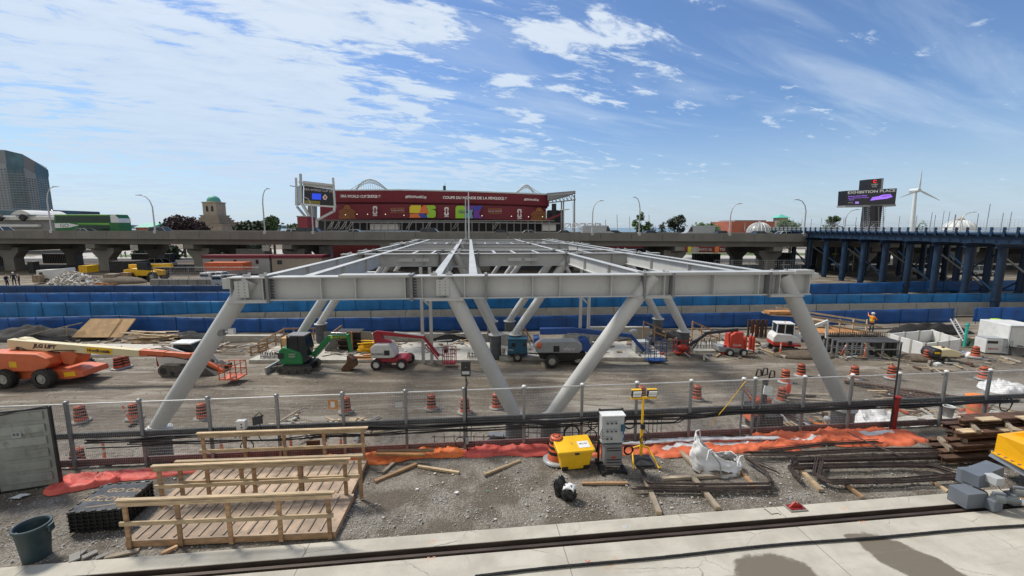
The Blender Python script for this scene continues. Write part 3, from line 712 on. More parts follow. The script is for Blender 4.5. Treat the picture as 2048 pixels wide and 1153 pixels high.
# ---------------- vehicles, lamps and backdrop beyond ----------------
def car(label, col, x, y, z, kind='sedan', rz=0, group='vehicles crossing the viaduct', cat='car', name=None, L=4.6):
    t = T(name or {'sedan': 'car', 'suv': 'car', 'van': 'van', 'pickup': 'pickup_truck'}[kind], label, cat, (x, y, z), rz, group)
    H = {'sedan': 1.45, 'suv': 1.72, 'van': 2.35, 'pickup': 1.85}[kind]; h = L/2; bz = .95 if kind != 'sedan' else .85
    mb = MB(); Wd = .9
    if kind == 'van': prof = [(-h, .35), (-h, H-.1), (-h+.15, H), (h-1.5, H), (h-1.2, H-.12), (h-.75, 1.25), (h-.1, 1.02), (h, .8), (h, .35)]
    elif kind == 'pickup': prof = [(-h, .45), (-h, 1.1), (h-1.3, 1.1), (h-.1, 1.02), (h, .85), (h, .45)]
    else: prof = [(-h, .4), (-h, bz-.1), (-h+.15, bz), (h-1.2, bz), (h-.15, bz-.12), (h, bz-.3), (h, .4)]
    mb.prism(prof, -Wd, Wd)
    body = mb.build('body', M[col], t, bevel=.06)
    gh = {'sedan': [(-h+.55, bz), (-h+1.25, H-.03), (h-2.2, H-.03), (h-1.25, bz)], 'suv': [(-h+.08, bz), (-h+.35, H-.03), (h-2.0, H-.03), (h-1.25, bz)],
          'pickup': [(-.75, 1.1), (-.6, H-.03), (.75, H-.03), (1.25, 1.1)], 'van': [(h-1.62, 1.3), (h-1.55, H-.2), (h-1.27, H-.25), (h-.8, 1.32)]}[kind]
    mb = MB(); n = len(gh); a = .84 if kind != 'van' else .915
    vs = [(q, -a if w < bz+.2 or kind == 'van' else -.68, w) for q, w in gh]+[(q, a if w < bz+.2 or kind == 'van' else .68, w) for q, w in gh]
    mb.add(vs, [tuple(range(n)), tuple(range(n, 2*n))[::-1]]+[(i, i+n, (i+1) % n+n, (i+1) % n) for i in range(n)])
    mb.build('window', M['cab_glass'], t)
    if kind != 'van':
        mb = MB(); x0, x1 = gh[1][0], gh[2][0]; mb.box(((x0+x1)/2, 0, H), (x1-x0+.1, 1.34, .06))
        for q in (0, (x0+x1)/2, 0):
            pass
        for sg in (-1, 1):
            mb.bar((gh[0][0], sg*.85, bz), (x0, sg*.69, H), .09, .06); mb.bar((gh[3][0], sg*.85, bz), (x1, sg*.69, H), .08, .06); mb.bar(((x0+x1)/2, sg*.86, bz), ((x0+x1)/2, sg*.69, H), .08, .05)
        mb.build('roof', M[col], t, bevel=.02)
    if kind == 'pickup' and 'canopy' in label:
        mb = MB(); mb.prism([(-h+.02, 1.105), (-h+.1, H-.04), (-.85, H-.04), (-.8, 1.105)], -.82, .82); mb.build('canopy', M[col], t, bevel=.05)
        mb = MB(); mb.box((-1.55, -.825, 1.42), (1.2, .02, .35)); mb.build('canopy_window', M['cab_glass'], t)
    for sx in (-h+.85, h-.85):
        for sy in (-.82, .82): wheel(t, (sx, sy, .34), .34, .22, 14, .6, False)
    mb = MB()
    for sy in (-.65, .65): mb.box((h-.02, sy, .68), (.08, .3, .14)); mb.nxt()
    mb.each('headlight', M['led'], t)
    return t
def vcar(label, col, px, kind, lane=2.6, rz=0, **k):
    Y = VY0+lane; p = DY(px, 470, Y); return car(label, col, p.x, Y, vz(p.x)-1.05, kind, rz, **k)
vcar('white car with its nose at the left edge of the photo on the viaduct', 'c_white', 8, 'suv')
vcar('silver car roof just above the parapet in front of the green bus', 'c_silver', 176, 'sedan', 1.9)
vcar('silver grey car right of the second street lamp from the left', 'c_silver', 328, 'suv', 2.6)
vcar('long black van below the stadium video screen', 'c_black', 625, 'suv', 3.0, L=5.6)
vcar('small white car behind the black van at the viaduct left of the screen', 'c_white', 592, 'sedan', 5.6)
vcar('white car under the left end of the maroon stadium banners', 'c_silver', 715, 'sedan', 2.8)
vcar('dark car crossing the viaduct left of the twin tall poles', 'c_grey', 867, 'suv', 2.0)
vcar('black car just right of the twin tall poles', 'c_black', 1007, 'sedan', 3.4)
vcar('pale silver car under the right end of the stadium', 'c_silver', 1062, 'sedan', 2.2)
vcar('grey car below the stadium roof overhang', 'c_grey', 1132, 'sedan', 3.2)
vcar('large silver van near the lamp right of the stadium', 'c_silver', 1196, 'van', 3.4, L=5.8, cat='van')
vcar('dark grey car right behind the large silver van', 'c_black', 1232, 'sedan', 5.6)
vcar('grey blue car between the palm like tree and the dark trees', 'c_blue', 1304, 'sedan', 3.4)
vcar('silver grey van right of the dark trees on the viaduct', 'c_silver', 1394, 'van', 3.6, rz=math.pi, L=5.6, cat='van')
vcar('dark car roof left of the brick building', 'c_black', 1447, 'sedan', 2.8)
vcar('dark car roof in front of the grey glass dome', 'c_grey', 1522, 'sedan', 2.8)
vcar('small white car roof beside the bushy tree at the trestle end', 'c_white', 1572, 'sedan', 5.2)

# double deck coach
p = DY(188, 462, VY0+5.5); bz_ = vz(p.x)-1.05
t = T('coach_bus', 'green double deck coach with dark windows on the left of the viaduct', 'bus', (p.x, VY0+5.5, bz_))
L2 = 5.9
mb = MB(); mb.prism([(-L2, .4), (-L2-.05, 2.4), (-L2+.25, 3.95), (L2-.35, 3.95), (L2, 3.3), (L2+.1, 1.2), (L2, .4)], -1.25, 1.25); mb.build('body', M['bus_green'], t, bevel=.1)
mb = MB(); mb.prism([(-L2+.45, 2.55), (-L2+.55, 3.6), (L2-1.6, 3.6), (L2-1.6, 2.55)], -1.28, 1.28); mb.build('window', M['bus_dark'], t)
mb = MB(); mb.prism([(-1.5, 1.05), (-1.5, 1.95), (L2-1.8, 1.95), (L2-1.8, 1.05)], -1.28, 1.28); mb.build('window', M['bus_dark'], t)
mb = MB(); mb.prism([(-L2+.15, 1.5), (-L2+.15, 2.35), (-L2+2.8, 2.35), (-L2+4.6, 2.0), (-L2+2.8, 1.6)], -1.29, 1.29); mb.build('side_stripe', M['c_white'], t)
mb = MB(); mb.prism([(-L2+4.3, 2.2), (-L2+4.3, 2.32), (L2-1.7, 2.32), (L2-1.7, 2.12)], -1.285, 1.285); mb.nxt(); mb.prism([(-L2+.5, 3.78), (-L2+.5, 3.9), (L2-1.7, 3.9), (L2-1.7, 3.78)], -1.285, 1.285); mb.nxt(); mb.each('lime_stripe', M['bus_lime'], t)
mb = MB(); mb.prism([(L2-1.4, 2.45), (L2-1.4, 3.88), (L2-.45, 3.9), (L2+.02, 3.25), (L2+.07, 2.45)], -1.27, 1.27); mb.build('front_cap', M['c_white'], t, bevel=.05)
txt('GO', .8, M['bus_green'], t, (-L2+1.9, -1.30, 1.93), sx=1.3, ext=.01)
for x in (-4.2, -2.8, 4.4): wheel(t, (x, -1.1, .5), .5, .3, 14, .6, False); wheel(t, (x, 1.1, .5), .5, .3, 14, .6, False)

# street lamps along the viaduct
def lamp(px, topy, dx, label, Y=VY0+.15, arm=True, base=None):
    tp = DY(px, topy, Y); z0 = vz(tp.x)-1.1 if base is None else base
    t = T('street_lamp', label, 'street lamp', (tp.x, Y, z0), 0, 'street lamps along the viaduct'); h = tp.z-z0; s_ = 1 if dx > 0 else -1; w = abs(dx)/850*Y
    mb = MB()
    if arm: pts = [(0, 0, 0), (0, 0, h*.72), (s_*w*.12, 0, h*.86), (s_*w*.38, 0, h*.965), (s_*w*.72, 0, h)]
    else: pts = [(0, 0, 0), (0, 0, h*.6), (0, 0, h)]
    mb.tube(pts, [.13, .10, .08, .07, .06][:len(pts)], 8); mb.build('pole', M['lampm'], t)
    if arm: mb = MB(); mb.prism([(s_*w*.68, h-.06), (s_*w*1.05, h-.02), (s_*w*1.05, h+.05), (s_*w*.68, h+.1)], -.16, .16); mb.build('lamp_head', M['lampm'], t)
    mb = MB(); mb.box((0, 0, .95), (.45, .4, .5)); mb.build('base_box', M['lampm'], t)
for a in ((90, 374, 24, 'street lamp in front of the glass tower, first from the left'), (302, 391, -28, 'street lamp with arm to the left, right of the green coach'), (523, 378, 15, 'street lamp left of the stadium video screen'),
          (622, 396, -14, 'short street lamp in front of the video screen'), (1186, 402, 20, 'street lamp just right of the stadium canopy'), (1281, 395, -14, 'lamp pole with its arm to the left by the palm like tree'),
          (1463, 408, 20, 'street lamp between the silver van and the brick building'), (1614, 400, -24, 'street lamp with arm to the left at the trestle end'), (1693, 420, 25, 'low curved street lamp left of the big billboard'), (1925, 425, 26, 'faint street lamp right of the white dome')): lamp(*a)
for px, ty, lab in ((931, 397, 'thinner left one of the twin tall poles in front of the stadium'), (937, 385, 'taller right one of the twin tall poles in front of the stadium')):
    tp = DY(px, ty, VY0-.25); z0 = -.5
    t = T('tall_pole', lab, 'pole', (tp.x, VY0-.35, vz(tp.x)-1.3)); mb = MB(); mb.tube([(0, 0, 0), (0, 0, tp.z-vz(tp.x)+1.3)], [.16 if px > 935 else .1, .08], 8); mb.build('pole', M['lampm'], t)
    mb = MB(); mb.box((0, .1, .3), (.4, .3, .5)); mb.build('wall_bracket', M['lampm'], t)

# trees
def tree(px, ytop, ybot, wpx, Y, mat, label, name='tree', n=1500, cat='tree', base=None, leaf=None, seed=1, shape='round', group='trees beyond the viaduct', trunk=True):
    tp = DY(px, ytop, Y); bt = DY(px, ybot, Y); rw = wpx/2*Y/850; zb = -.3 if base is None else base
    t = T(name, label, cat, (tp.x, Y, zb), 0, group); H = tp.z-zb; cb = max(.5, bt.z-zb-1); rnd = random.Random(seed)
    mb = MB(); mb.tube([(0, 0, 0), (.1, 0, cb+.3), (0, 0, (cb+H)/2)], [.35, .25, .1], 8); mb.build('trunk', M['bark'], t)
    cs = []
    for i in range(13 if shape != 'spiky' else 20):
        f = rnd.random(); a = rnd.uniform(0, 6.28); zz = cb+(H-cb)*(.12+.78*f); rr = rw*(1-.65*f if shape == 'cone' else math.sin(math.pi*min(.95, .25+.62*f)))
        cs.append((rr*.62*math.cos(a), rr*.62*math.sin(a), zz, rr*.48 if shape != 'spiky' else rr*.22))
    if shape == 'spiky': cs += [(q*rw*.55*math.cos(q*9), q*rw*.3, cb+(H-cb)*(.95-abs(q)*.4), rw*.22) for q in (-1.5, -1, -.5, 0, .5, 1, 1.5)]
    limb = MB()
    for c in cs[:6]: limb.tube([(0, 0, cb*.8), (c[0]*.6, c[1]*.6, (cb+c[2])/2), c[:3]], [.12, .08, .03], 5)
    limb.build('branches', M['bark'], t)
    mb = MB(); lf = leaf or rw*.10
    for i in range(n):
        c = rnd.choice(cs); d = Vector((rnd.gauss(0, 1), rnd.gauss(0, 1), rnd.gauss(0, 1))).normalized()*(rnd.random()**.4)*c[3]*rnd.uniform(.8, 1.35)
        p = V(*c[:3])+V(d.x, d.y, d.z*.85); a = Vector((rnd.gauss(0, 1), rnd.gauss(0, 1), rnd.gauss(0, 1))).normalized(); b = a.orthogonal().normalized(); s_ = lf*rnd.uniform(.6, 1.3)
        mb.add([p-a*s_, p+b*s_*.6, p+a*s_, p-b*s_*.6], [(0, 1, 2, 3)])
    mb.build('crown', M[mat], t); return t
tree(362, 433, 462, 60, 110, 'leaf_purple', 'dark purple leaved tree left of the green domed stone tower', seed=3, n=1800)
tree(392, 444, 462, 44, 114, 'leaf_purple', 'low dark shrub tree touching the foot of the domed stone tower', seed=4, n=1000)
tree(505, 446, 463, 60, 110, 'leaf_dark', 'low dark green tree right of the domed stone tower', seed=5)
tree(544, 431, 463, 48, 112, 'leaf_green', 'taller light green tree left of the stadium screen', seed=6, n=1800)
tree(488, 447, 463, 40, 118, 'leaf_dark', 'dark rounded bush just right of the stone tower base', seed=61)
tree(585, 449, 463, 40, 170, 'leaf_green', 'small hazy tree at the foot of the video screen', seed=7, n=800)
tree(1283, 427, 463, 44, 108, 'leaf_green', 'spiky palm like green tree right of the stadium', seed=8, shape='spiky', n=1700)
tree(1300, 447, 463, 24, 112, 'leaf_dark', 'small bush at the foot of the palm like tree', seed=81, n=600)
tree(1325, 441, 464, 22, 108, 'leaf_dark', 'small dark cone shaped tree, left of a bigger dark tree', seed=9, shape='cone', n=900)
tree(1357, 430, 464, 44, 110, 'leaf_dark', 'bigger dark tree left of the silver grey van', seed=10, n=1700)
tree(1412, 450, 464, 60, 140, 'leaf_light', 'light green low tree behind the silver grey van', seed=11, n=1100)
tree(1432, 452, 464, 30, 130, 'leaf_green', 'low green shrub left of the brick building', seed=12, n=600)
tree(1563, 441, 466, 36, 104, 'leaf_green', 'bushy tree growing in front of the green roofed turret', seed=13)
tree(1585, 437, 466, 36, 106, 'leaf_green', 'loose green tree at the left end of the trestle', seed=14)
tree(1668, 431, 462, 36, 125, 'leaf_green', 'green tree behind the trestle railing left of the billboard', seed=15)
tree(1846, 442, 458, 18, 170, 'leaf_green', 'small hazy palm behind the trestle railing', seed=16, shape='spiky', n=500)
tree(480, 488, 506, 110, 104, 'leaf_dark', 'dark hedge tree seen under the viaduct left of the frame', seed=17, base=-.3)
tree(315, 492, 515, 80, 101, 'leaf_dark', 'dark leafless looking tree seen under the viaduct behind the telehandler', seed=18, base=-.3)

# hotel tower
Y = 300
def X(px, Yd=Y, py=430): return DY(px, py, Yd).x
tw = T('glass_tower', 'tall curved hotel tower of blue glass and pale window bays at the left edge', 'tower', (X(40), Y, -3)); tz = lambda py, px=50: DY(px, py, Y).z
segs = [(-150, 'g'), (-60, 'w'), (0, 'w'), (28, 'g'), (62, 'w'), (84, 'g'), (108, 'e')]
zt = [DY(50, y_, Y).z for y_ in (297, 297, 297, 300, 307, 319, 334)]
dep = [20, 10, 4, 0, 3, 8, 16]; xs_ = [X(q, Y+d_) for (q, _), d_ in zip(segs, dep)]
for i in range(6):
    x0, x1 = xs_[i], xs_[i+1]; d0, d1 = dep[i], dep[i+1]; k = segs[i][1]; bk = (Y+40)/(Y+dep[i+1]); drop = 9 if i < 5 else 3; t0, t1 = zt[i]-drop, zt[i+1]-drop
    def seg(z0, ta, tb, yo, m, nm):
        mb = MB(); mb.add([(x0, Y+d0+yo, z0), (x1, Y+d1+yo, z0), (x1, Y+d1+yo, tb), (x0, Y+d0+yo, ta), (x0*bk, Y+40, z0), (x1*bk, Y+40, z0), (x1*bk, Y+40, tb), (x0*bk, Y+40, ta)], [(0, 1, 2, 3), (3, 2, 6, 7), (0, 3, 7, 4), (1, 5, 6, 2), (4, 7, 6, 5)]); return mb.build(nm, M[m], tw, world=True)
    seg(-3, t0, t1, 0, 'tower_wall' if k == 'w' else 'tower_glass', 'wall' if k == 'w' else 'glass_bay'); seg(min(t0, t1)-.2, zt[i], zt[i+1], .6, 'steel_plate' if k == 'w' or i < 3 else 'tower_glass', 'crown_floors')
    mb = MB(); nf = 26; nc = 4 if k == 'w' else 5; top = min(t0, t1)
    for f in range(nf):
        z = 2+(top-5)*f/nf; hh = (top-5)/nf
        if k == 'w':
            for c in range(nc):
                a = (c+.22)/nc; b = (c+.78)/nc; q0 = V(x0+(x1-x0)*a, Y+d0+(d1-d0)*a-.15, z+.3); q1 = V(x0+(x1-x0)*b, Y+d0+(d1-d0)*b-.15, z+.3)
                mb.add([q0, q1, q1+V(0, 0, hh*.6), q0+V(0, 0, hh*.6)], [(0, 1, 2, 3)])
        else:
            q0 = V(x0, Y+d0-.12, z); q1 = V(x1, Y+d1-.12, z); mb.add([q0, q1, q1+V(0, 0, .35), q0+V(0, 0, .35)], [(0, 1, 2, 3)])
    if k != 'w':
        for c in range(1, nc): a = c/nc; q0 = V(x0+(x1-x0)*a, Y+d0+(d1-d0)*a-.16, 2); mb.bar(q0, q0+V(0, 0, top-4), .25, .1)
    tag(mb.build('windows' if k == 'w' else 'mullions', M['tower_win' if k == 'w' else 'st_grey'], tw, world=True), kind='stuff')
mb = MB(); x = X(3); z = DY(3, 312, Y).z; mb.box((x, Y+4, z), (8, .5, 9)); mb.build('sign_panel', M['st_dark'], tw, world=True)
mb = MB()
for sg in (-1, 1): mb.bar((x-2.4, Y+3.6, z-sg*2.4), (x+2.4, Y+3.6, z+sg*2.4), .5, .2)
mb.bar((x-3, Y+3.6, z-3), (x-3, Y+3.6, z+3), .4, .2); mb.bar((x+3, Y+3.6, z-3), (x+3, Y+3.6, z+3), .4, .2); mb.build('emblem', M['white_ink'], tw, world=True)

# white pavilion halls at the left
t = T('white_hall', 'long low hall with white curved roofs at the foot of the glass tower', 'hall', (X(20, 130), 130, -.3))
for (p0, p1, yt, yb, m) in ((-90, 116, 432, 441, 'white_paint'), (-90, 118, 441, 462, 'st_grey'), (-60, 75, 449, 455, 'white_paint'), (-90, 50, 418, 433, 'tower_glass')):
    mb = MB(); a = DY(p0, yt, 130); b = DY(p1, yb, 130); dy = {'white_paint': 0, 'st_grey': 1.2, 'tower_glass': 8}[m]
    mb.bx(a.x, b.x, 130+dy, 146+dy, b.z, a.z); mb.build({'white_paint': 'roof', 'st_grey': 'wall', 'tower_glass': 'glass_wall'}[m], M[m], t, world=True, bevel=.3)
mb = MB(); a = DY(36, 430, 131); b = DY(75, 421, 131); w = b.x-a.x
mb.prism([(a.x+w*i/8, a.z+(b.z-a.z)*math.sin(math.pi*i/8)) for i in range(9)], 129, 140); mb.build('curved_roof', M['white_paint'], t, world=True)
for px in (0, 46): mb = MB(); a = DY(px, 436, 129); mb.box((a.x, 129, a.z), (1.5, .8, 1.5), ry=.7); mb.build('roof_mast', M['st_dark'], t, world=True)

# domed stone tower
Y = 180; c = DY(431, 440, Y); zq = lambda py: DY(431, py, Y).z
t = T('domed_stone_tower', 'stepped pale stone tower with a round green copper dome', 'tower', (c.x, Y, -3)); s_ = Y/850
def blk(hw, y0, y1, nm='tier', m='stone'):
    mb = MB(); w = hw*s_; mb.bx(c.x-w, c.x+w, Y-w, Y+w, zq(y1), zq(y0)); mb.bx(c.x-w-.22, c.x+w+.22, Y-w-.22, Y+w+.22, zq(y0)-.35, zq(y0)+.02); return mb.build(nm, M[m], t, world=True)
blk(13.5, 405, 431, 'lantern'); blk(17, 431, 436); blk(19, 436, 440); blk(22, 440, 445); blk(24.5, 445, 449); blk(34, 449, 470, 'podium')
mb = MB(); mb.lathe([(12*s_*math.cos(a*math.pi/16), 12.5*s_*math.sin(a*math.pi/16)) for a in range(-3, 9)], 24, (c.x, Y, zq(404.5)), cap=False); mb.build('dome', M['copper'], t, world=True)
mb = MB(); mb.lathe([(14.5*s_, 0), (14.5*s_, .3), (11.5*s_, .5)], 24, (c.x, Y, zq(406))); mb.build('cornice', M['stone'], t, world=True)
for dx in (-5, 5):
    mb = MB(); x = c.x+dx*s_*1.0; w = 2.2*s_; mb.prism([(x-w, zq(424)), (x+w, zq(424)), (x+w, zq(415)), (x, zq(412)), (x-w, zq(415))], Y-13.8*s_, Y-13.2*s_); mb.build('arched_window', M['st_dark'], t, world=True)
t = T('stone_wing', 'long low stone building wing behind the domed tower', 'building', (X(440, 190), 190, -3))
a = DY(380, 447, 186); b = DY(488, 470, 186); mb = MB(); mb.bx(a.x, b.x, 186, 200, b.z-3, a.z); mb.build('wall', M['stone'], t, world=True); mb = MB(); mb.bx(a.x-.4, b.x+.4, 185.6, 200.4, a.z, a.z+.5); mb.build('parapet', M['stone'], t, world=True)
t = T('green_roof_shed', 'small far building with a pale green roof right of the coach', 'building', (X(282, 150), 150, -.3)); a = DY(270, 446, 150); b = DY(302, 460, 150)
mb = MB(); mb.bx(a.x, b.x, 150, 160, b.z-3, a.z-1.5); mb.build('wall', M['brick'], t, world=True); mb = MB(); mb.xprism([(149.5, a.z-1.6), (155, a.z), (160.5, a.z-1.6)], a.x-.4, b.x+.4); mb.build('roof', M['copper'], t, world=True)

# stadium
Y = 200; ST = T('stadium', 'big football stadium wrapped in maroon banners beyond the viaduct', 'stadium', (X(880, Y), Y, -3))
def zz(py, px=880, yd=Y): return DY(px, py, yd).z
def wallstrip(pts, nm, m, lean=0.0, depth=3, Yb=Y):
    # pts: (px, ytop, ybot, dY)
    mb = MB()
    for a, b in zip(pts, pts[1:]):
        q = []
        for (px, yt, yb, dy) in (a, b):
            tt = DY(px, yt, Yb+dy-lean); bb = DY(px, yb, Yb+dy); q += [tt, bb]
        t0, b0, t1, b1 = q; th = V(0, depth, 0)
        mb.add([b0, b1, t1, t0, b0+th, b1+th, t1+th, t0+th], [(0, 1, 2, 3), (3, 2, 6, 7), (0, 4, 5, 1), (0, 3, 7, 4), (1, 5, 6, 2), (5, 4, 7, 6)])
    return mb.build(nm, M[m], ST, world=True)
wallstrip([(640, 383, 405, 3), (800, 381, 405, 0), (940, 384, 407, 0), (1050, 388, 410, 2), (1098, 390, 413, 6)], 'upper_banner_wall', 'maroon', 1.5, 6)
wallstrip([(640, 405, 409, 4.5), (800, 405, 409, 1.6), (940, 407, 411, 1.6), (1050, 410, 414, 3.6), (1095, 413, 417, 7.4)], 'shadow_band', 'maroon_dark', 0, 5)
wallstrip([(640, 409, 440, 3.5), (800, 409, 437, .8), (940, 411, 438, .8), (1050, 414, 441, 2.8), (1092, 417, 444, 6.6)], 'lower_banner_wall', 'maroon', .5, 5)
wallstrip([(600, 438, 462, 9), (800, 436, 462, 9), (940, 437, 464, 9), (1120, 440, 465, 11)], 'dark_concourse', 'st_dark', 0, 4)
wallstrip([(650, 380, 382.4, 2), (800, 379, 381.4, -1.6), (940, 382, 384.4, -1.6), (1050, 386, 388.5, .4), (1105, 388, 391, 5)], 'roof_edge', 'roof_white', 0, 9)
wallstrip([(700, 443.5, 446, -4), (940, 443.5, 446, -4), (1120, 446, 448.5, -2)], 'walkway', 'st_grey', 0, 4)
wallstrip([(740, 448, 460, -2), (796, 448, 460, -2)], 'white_cabin', 'white_paint', 0, 4); wallstrip([(1085, 449, 462, -1), (1112, 449, 462, -1)], 'white_cabin', 'white_paint', 0, 4)
mb = MB()
for px in list(range(650, 1100, 14)):
    a = DY(px, 443, 196); b = DY(px, 464, 196); mb.bar(b, a, .35, .3); mb.nxt()
mb.each('concourse_column', M['st_grey'], ST, world=True)
mb = MB()
for px in range(646, 1110, 4):
    a = DY(px, 440.5, 195.7); b = DY(px, 443.5, 195.7); mb.bar(b, a, .08, .08)
mb.bar(DY(640, 440.5, 195.7), DY(1110, 442, 196.7), .1, .1); tag(mb.build('walkway_railing', M['lampm'], ST, world=True), kind='stuff')
mb = MB()
for px in (655, 668, 681, 694, 812, 850, 905, 985): 
    for k in range(2): mb.bar(DY(px+k*4, 459, 195), DY(px+k*4+9, 444, 195), .5, .12)
    mb.nxt()
mb.each('stairs', M['lampm'], ST, world=True)
for px in range(1030, 1080, 7):
    pass
# right side canopy with truss
cn = MB(); a0 = DY(1095, 390, Y+2); a1 = DY(1151, 385.5, Y-6); cn.add([a0-V(0, 0, 2.6), a1-V(0, 0, .2), a1+V(0, 26, .1), a0+V(0, 26, -2.3), a0+V(0, 0, .8), a1+V(0, 0, .8), a1+V(0, 26, 1.1), a0+V(0, 26, 1.1)], [(3, 2, 1, 0), (4, 5, 6, 7), (0, 1, 5, 4), (1, 2, 6, 5)]); cn.build('canopy_roof', M['st_grey'], ST, world=True)
tr = MB()
for dy in (0,):
    tp_ = [DY(1098+53*i/7, 392-4.5*i/7, Y-5+dy) for i in range(8)]; bt_ = [DY(1098+53*i/7, 406-6*i/7-0.0, Y-5+dy) for i in range(8)]
    tr.tube(tp_, .3, 6); tr.tube(bt_, .3, 6)
    for i in range(7): tr.bar(tp_[i], bt_[i+1], .3); tr.bar(bt_[i], tp_[i], .25)
tr.build('canopy_truss', M['st_grey'], ST, world=True)
for px, yt in ((1149, 390), (1127, 402), (1123, 402)):
    mb = MB(); mb.tube([DY(px, yt, Y-4), DY(px, 464, Y-4)], .32, 8); mb.build('canopy_post', M['st_grey'], ST, world=True)
mb = MB(); mb.bar(DY(1108, 408, Y+2), DY(1108, 444, Y+2), 2.2, 2); mb.build('stair_core', M['st_dark'], ST, world=True)
mb = MB(); a = DY(1098, 420, Y); b = DY(1128, 444, Y); mb.bx(a.x, b.x, Y+4, Y+14, b.z-4, a.z); mb.build('side_block', M['st_dark'], ST, world=True)
mb = MB(); mb.bar(DY(1092, 441, Y-1), DY(1124, 428, Y-1), 1.2, 1.0); mb.build('ramp', M['maroon'], ST, world=True)
mb = MB(); mb.bar(DY(1118, 421, Y-2), DY(1138, 419, Y-2), 5, .3); mb.build('side_canopy', M['roof_white'], ST, world=True)
# small lights and roof gear
mb = MB()
for px, py in ((691, 430), (714, 429), (735, 429), (771, 429), (808, 431), (964, 432), (1023, 433), (1057, 434), (1085, 434)): mb.sph(tuple(DY(px, py, Y-2.5)), .2, 8, 5); mb.nxt()
mb.each('wall_light', M['lit'], ST, world=True)
mb = MB(); a = DY(889, 378, Y+1); mb.box(a, (1.1, 1, 2.6)); mb.bar(a, a+V(.4, 0, 2.6), .12, .12); mb.build('roof_camera', M['st_dark'], ST, world=True)
mb = MB()
for px in range(660, 1095, 9):
    yy = 381-(1 if px > 700 else 0)+max(0, (px-800))*.028; mb.bar(DY(px, yy, Y+1), DY(px, yy-2.6, Y+1), .07, .07)
tag(mb.build('roof_railing', M['lampm'], ST, world=True), kind='stuff')
# writing on the banners
def bt(s, px, py, wpx, hpx, m='white_ink', nm='lettering', dY=-2.4, off=.0, rot=0):
    p = DY(px, py, Y+dY); o = txt(s, 1.0, M[m], None, (0, 0, 0), name=nm, ext=.05, off=off); d = o.dimensions if o.dimensions.x else None
    me = o.data; xs2 = [v.co.x for v in me.vertices]; ys2 = [v.co.y for v in me.vertices]; w = max(xs2)-min(xs2); h = max(ys2)-min(ys2)
    k = Y/850; me.transform(Matrix.Diagonal((wpx*k/w, hpx*k/h, 1, 1))); o.parent = ST; o.location = PM(ST).inverted() @ p; o.rotation_euler = (R(90), R(rot), 0); return o
bt('FIFA WORLD CUP', 707, 393.5, 50, 5.6, off=.04, rot=.6); bt('2026', 748, 393.5, 28, 5.6, off=.035, rot=.6)
bt('#FIFAWorldCup', 832, 394.5, 41, 6.6, off=.04, rot=.6)
bt('COUPE DU MONDE DE LA FIFA', 938, 396.5, 102, 5.4, off=.04, rot=.9); bt('2026', 1002, 397.7, 25, 5.6, off=.035, rot=.9)
bt('#FIFAWorldCup', 1063, 400, 29, 5.4, off=.04, rot=1.2, dY=-.8)
for px in (796, 982, 1030):
    pass
for px, y in ((795, 421.5), (990, 423)):
    for i, s_ in enumerate(('WE ARE TORONTO', 'TORONTO', 'HOST CITY') if px < 900 else ('NOUS SOMMES', 'VILLE HOTE', 'TORONTO')):
        bt(s_, px, y-4+i*4, 27, 2.6, 'gold' if i != 1 else 'white_ink', dY=-1.2)
def rrect(cx, cy, w, h, r, n=5):
    pts = []
    for sx, sy, a0 in ((1, 1, 0), (-1, 1, 90), (-1, -1, 180), (1, -1, 270)):
        for i in range(n+1):
            a = R(a0+90*i/n); pts.append((cx+sx*(w/2-r)+r*math.cos(a), cy+sy*(h/2-r)+r*math.sin(a)))
    return pts
def flat(poly_px, m, nm, dY=-1.0, Yb=None):
    Yq = (Yb or Y)+dY; mb = MB(); mb.prism([(DY(x, y_, Yq).x, DY(x, y_, Yq).z) for x, y_ in poly_px], Yq, Yq+.1); return mb.build(nm, M[m], ST, world=True)
# stylised 2 and 6 emblems: trophy marks
for px, yc in ((750, 421), (893, 423), (1039, 427)):
    flat(rrect(px, yc-4.2, 9, 8.6, 3), 'white_ink', 'emblem'); flat(rrect(px, yc+4.6, 9, 8.6, 3), 'white_ink', 'emblem')
    flat(rrect(px, yc, 3, 11, 1.4), 'maroon', 'emblem', -1.12); flat([(px-4.5, yc+9.8), (px+4.5, yc+9.8), (px+4.5, yc+11.5), (px-4.5, yc+11.5)], 'white_ink', 'emblem')
# colour panels: big 2 and 6 shapes
flat([(819, 426), (819, 415), (822, 411), (842, 411), (842, 427)][::-1], 's_yellow', 'colour_panel', -1.0)
flat([(838, 427), (842, 416), (847, 411), (858, 411), (853, 418), (862, 424), (862, 428)][::-1], 's_orange', 'colour_panel', -1.06)
flat([(819, 436), (820, 427.5), (840, 427.5), (845, 436)][::-1], 's_orange', 'colour_panel', -1.0)
flat([(836, 428), (846, 427.5), (853, 431), (855, 436), (842, 436)][::-1], 's_blue', 'colour_panel', -1.1)
flat([(853, 411), (868, 411), (871.5, 414), (871.5, 418), (862, 419), (868, 420), (871.5, 423), (871.5, 433), (868, 436), (855, 436), (853, 430), (858, 426), (855, 419)][::-1], 's_green', 'colour_panel', -1.14)
flat([(911, 437), (911, 416), (914, 412), (929, 412), (932, 419), (929, 437)][::-1], 's_green', 'colour_panel', -1.0)
flat([(929, 437), (929, 428), (939, 424), (931, 420), (946, 420), (944, 427), (946, 437)][::-1], 's_teal', 'colour_panel', -1.06)
flat([(931, 419), (931, 412), (965, 412), (958, 428), (964, 437), (947, 437), (947, 419.5)][::-1], 's_purple', 'colour_panel', -1.0)
flat([(948, 413), (966, 413), (958, 420), (946, 419)][::-1], 's_blue', 'colour_panel', -1.14)
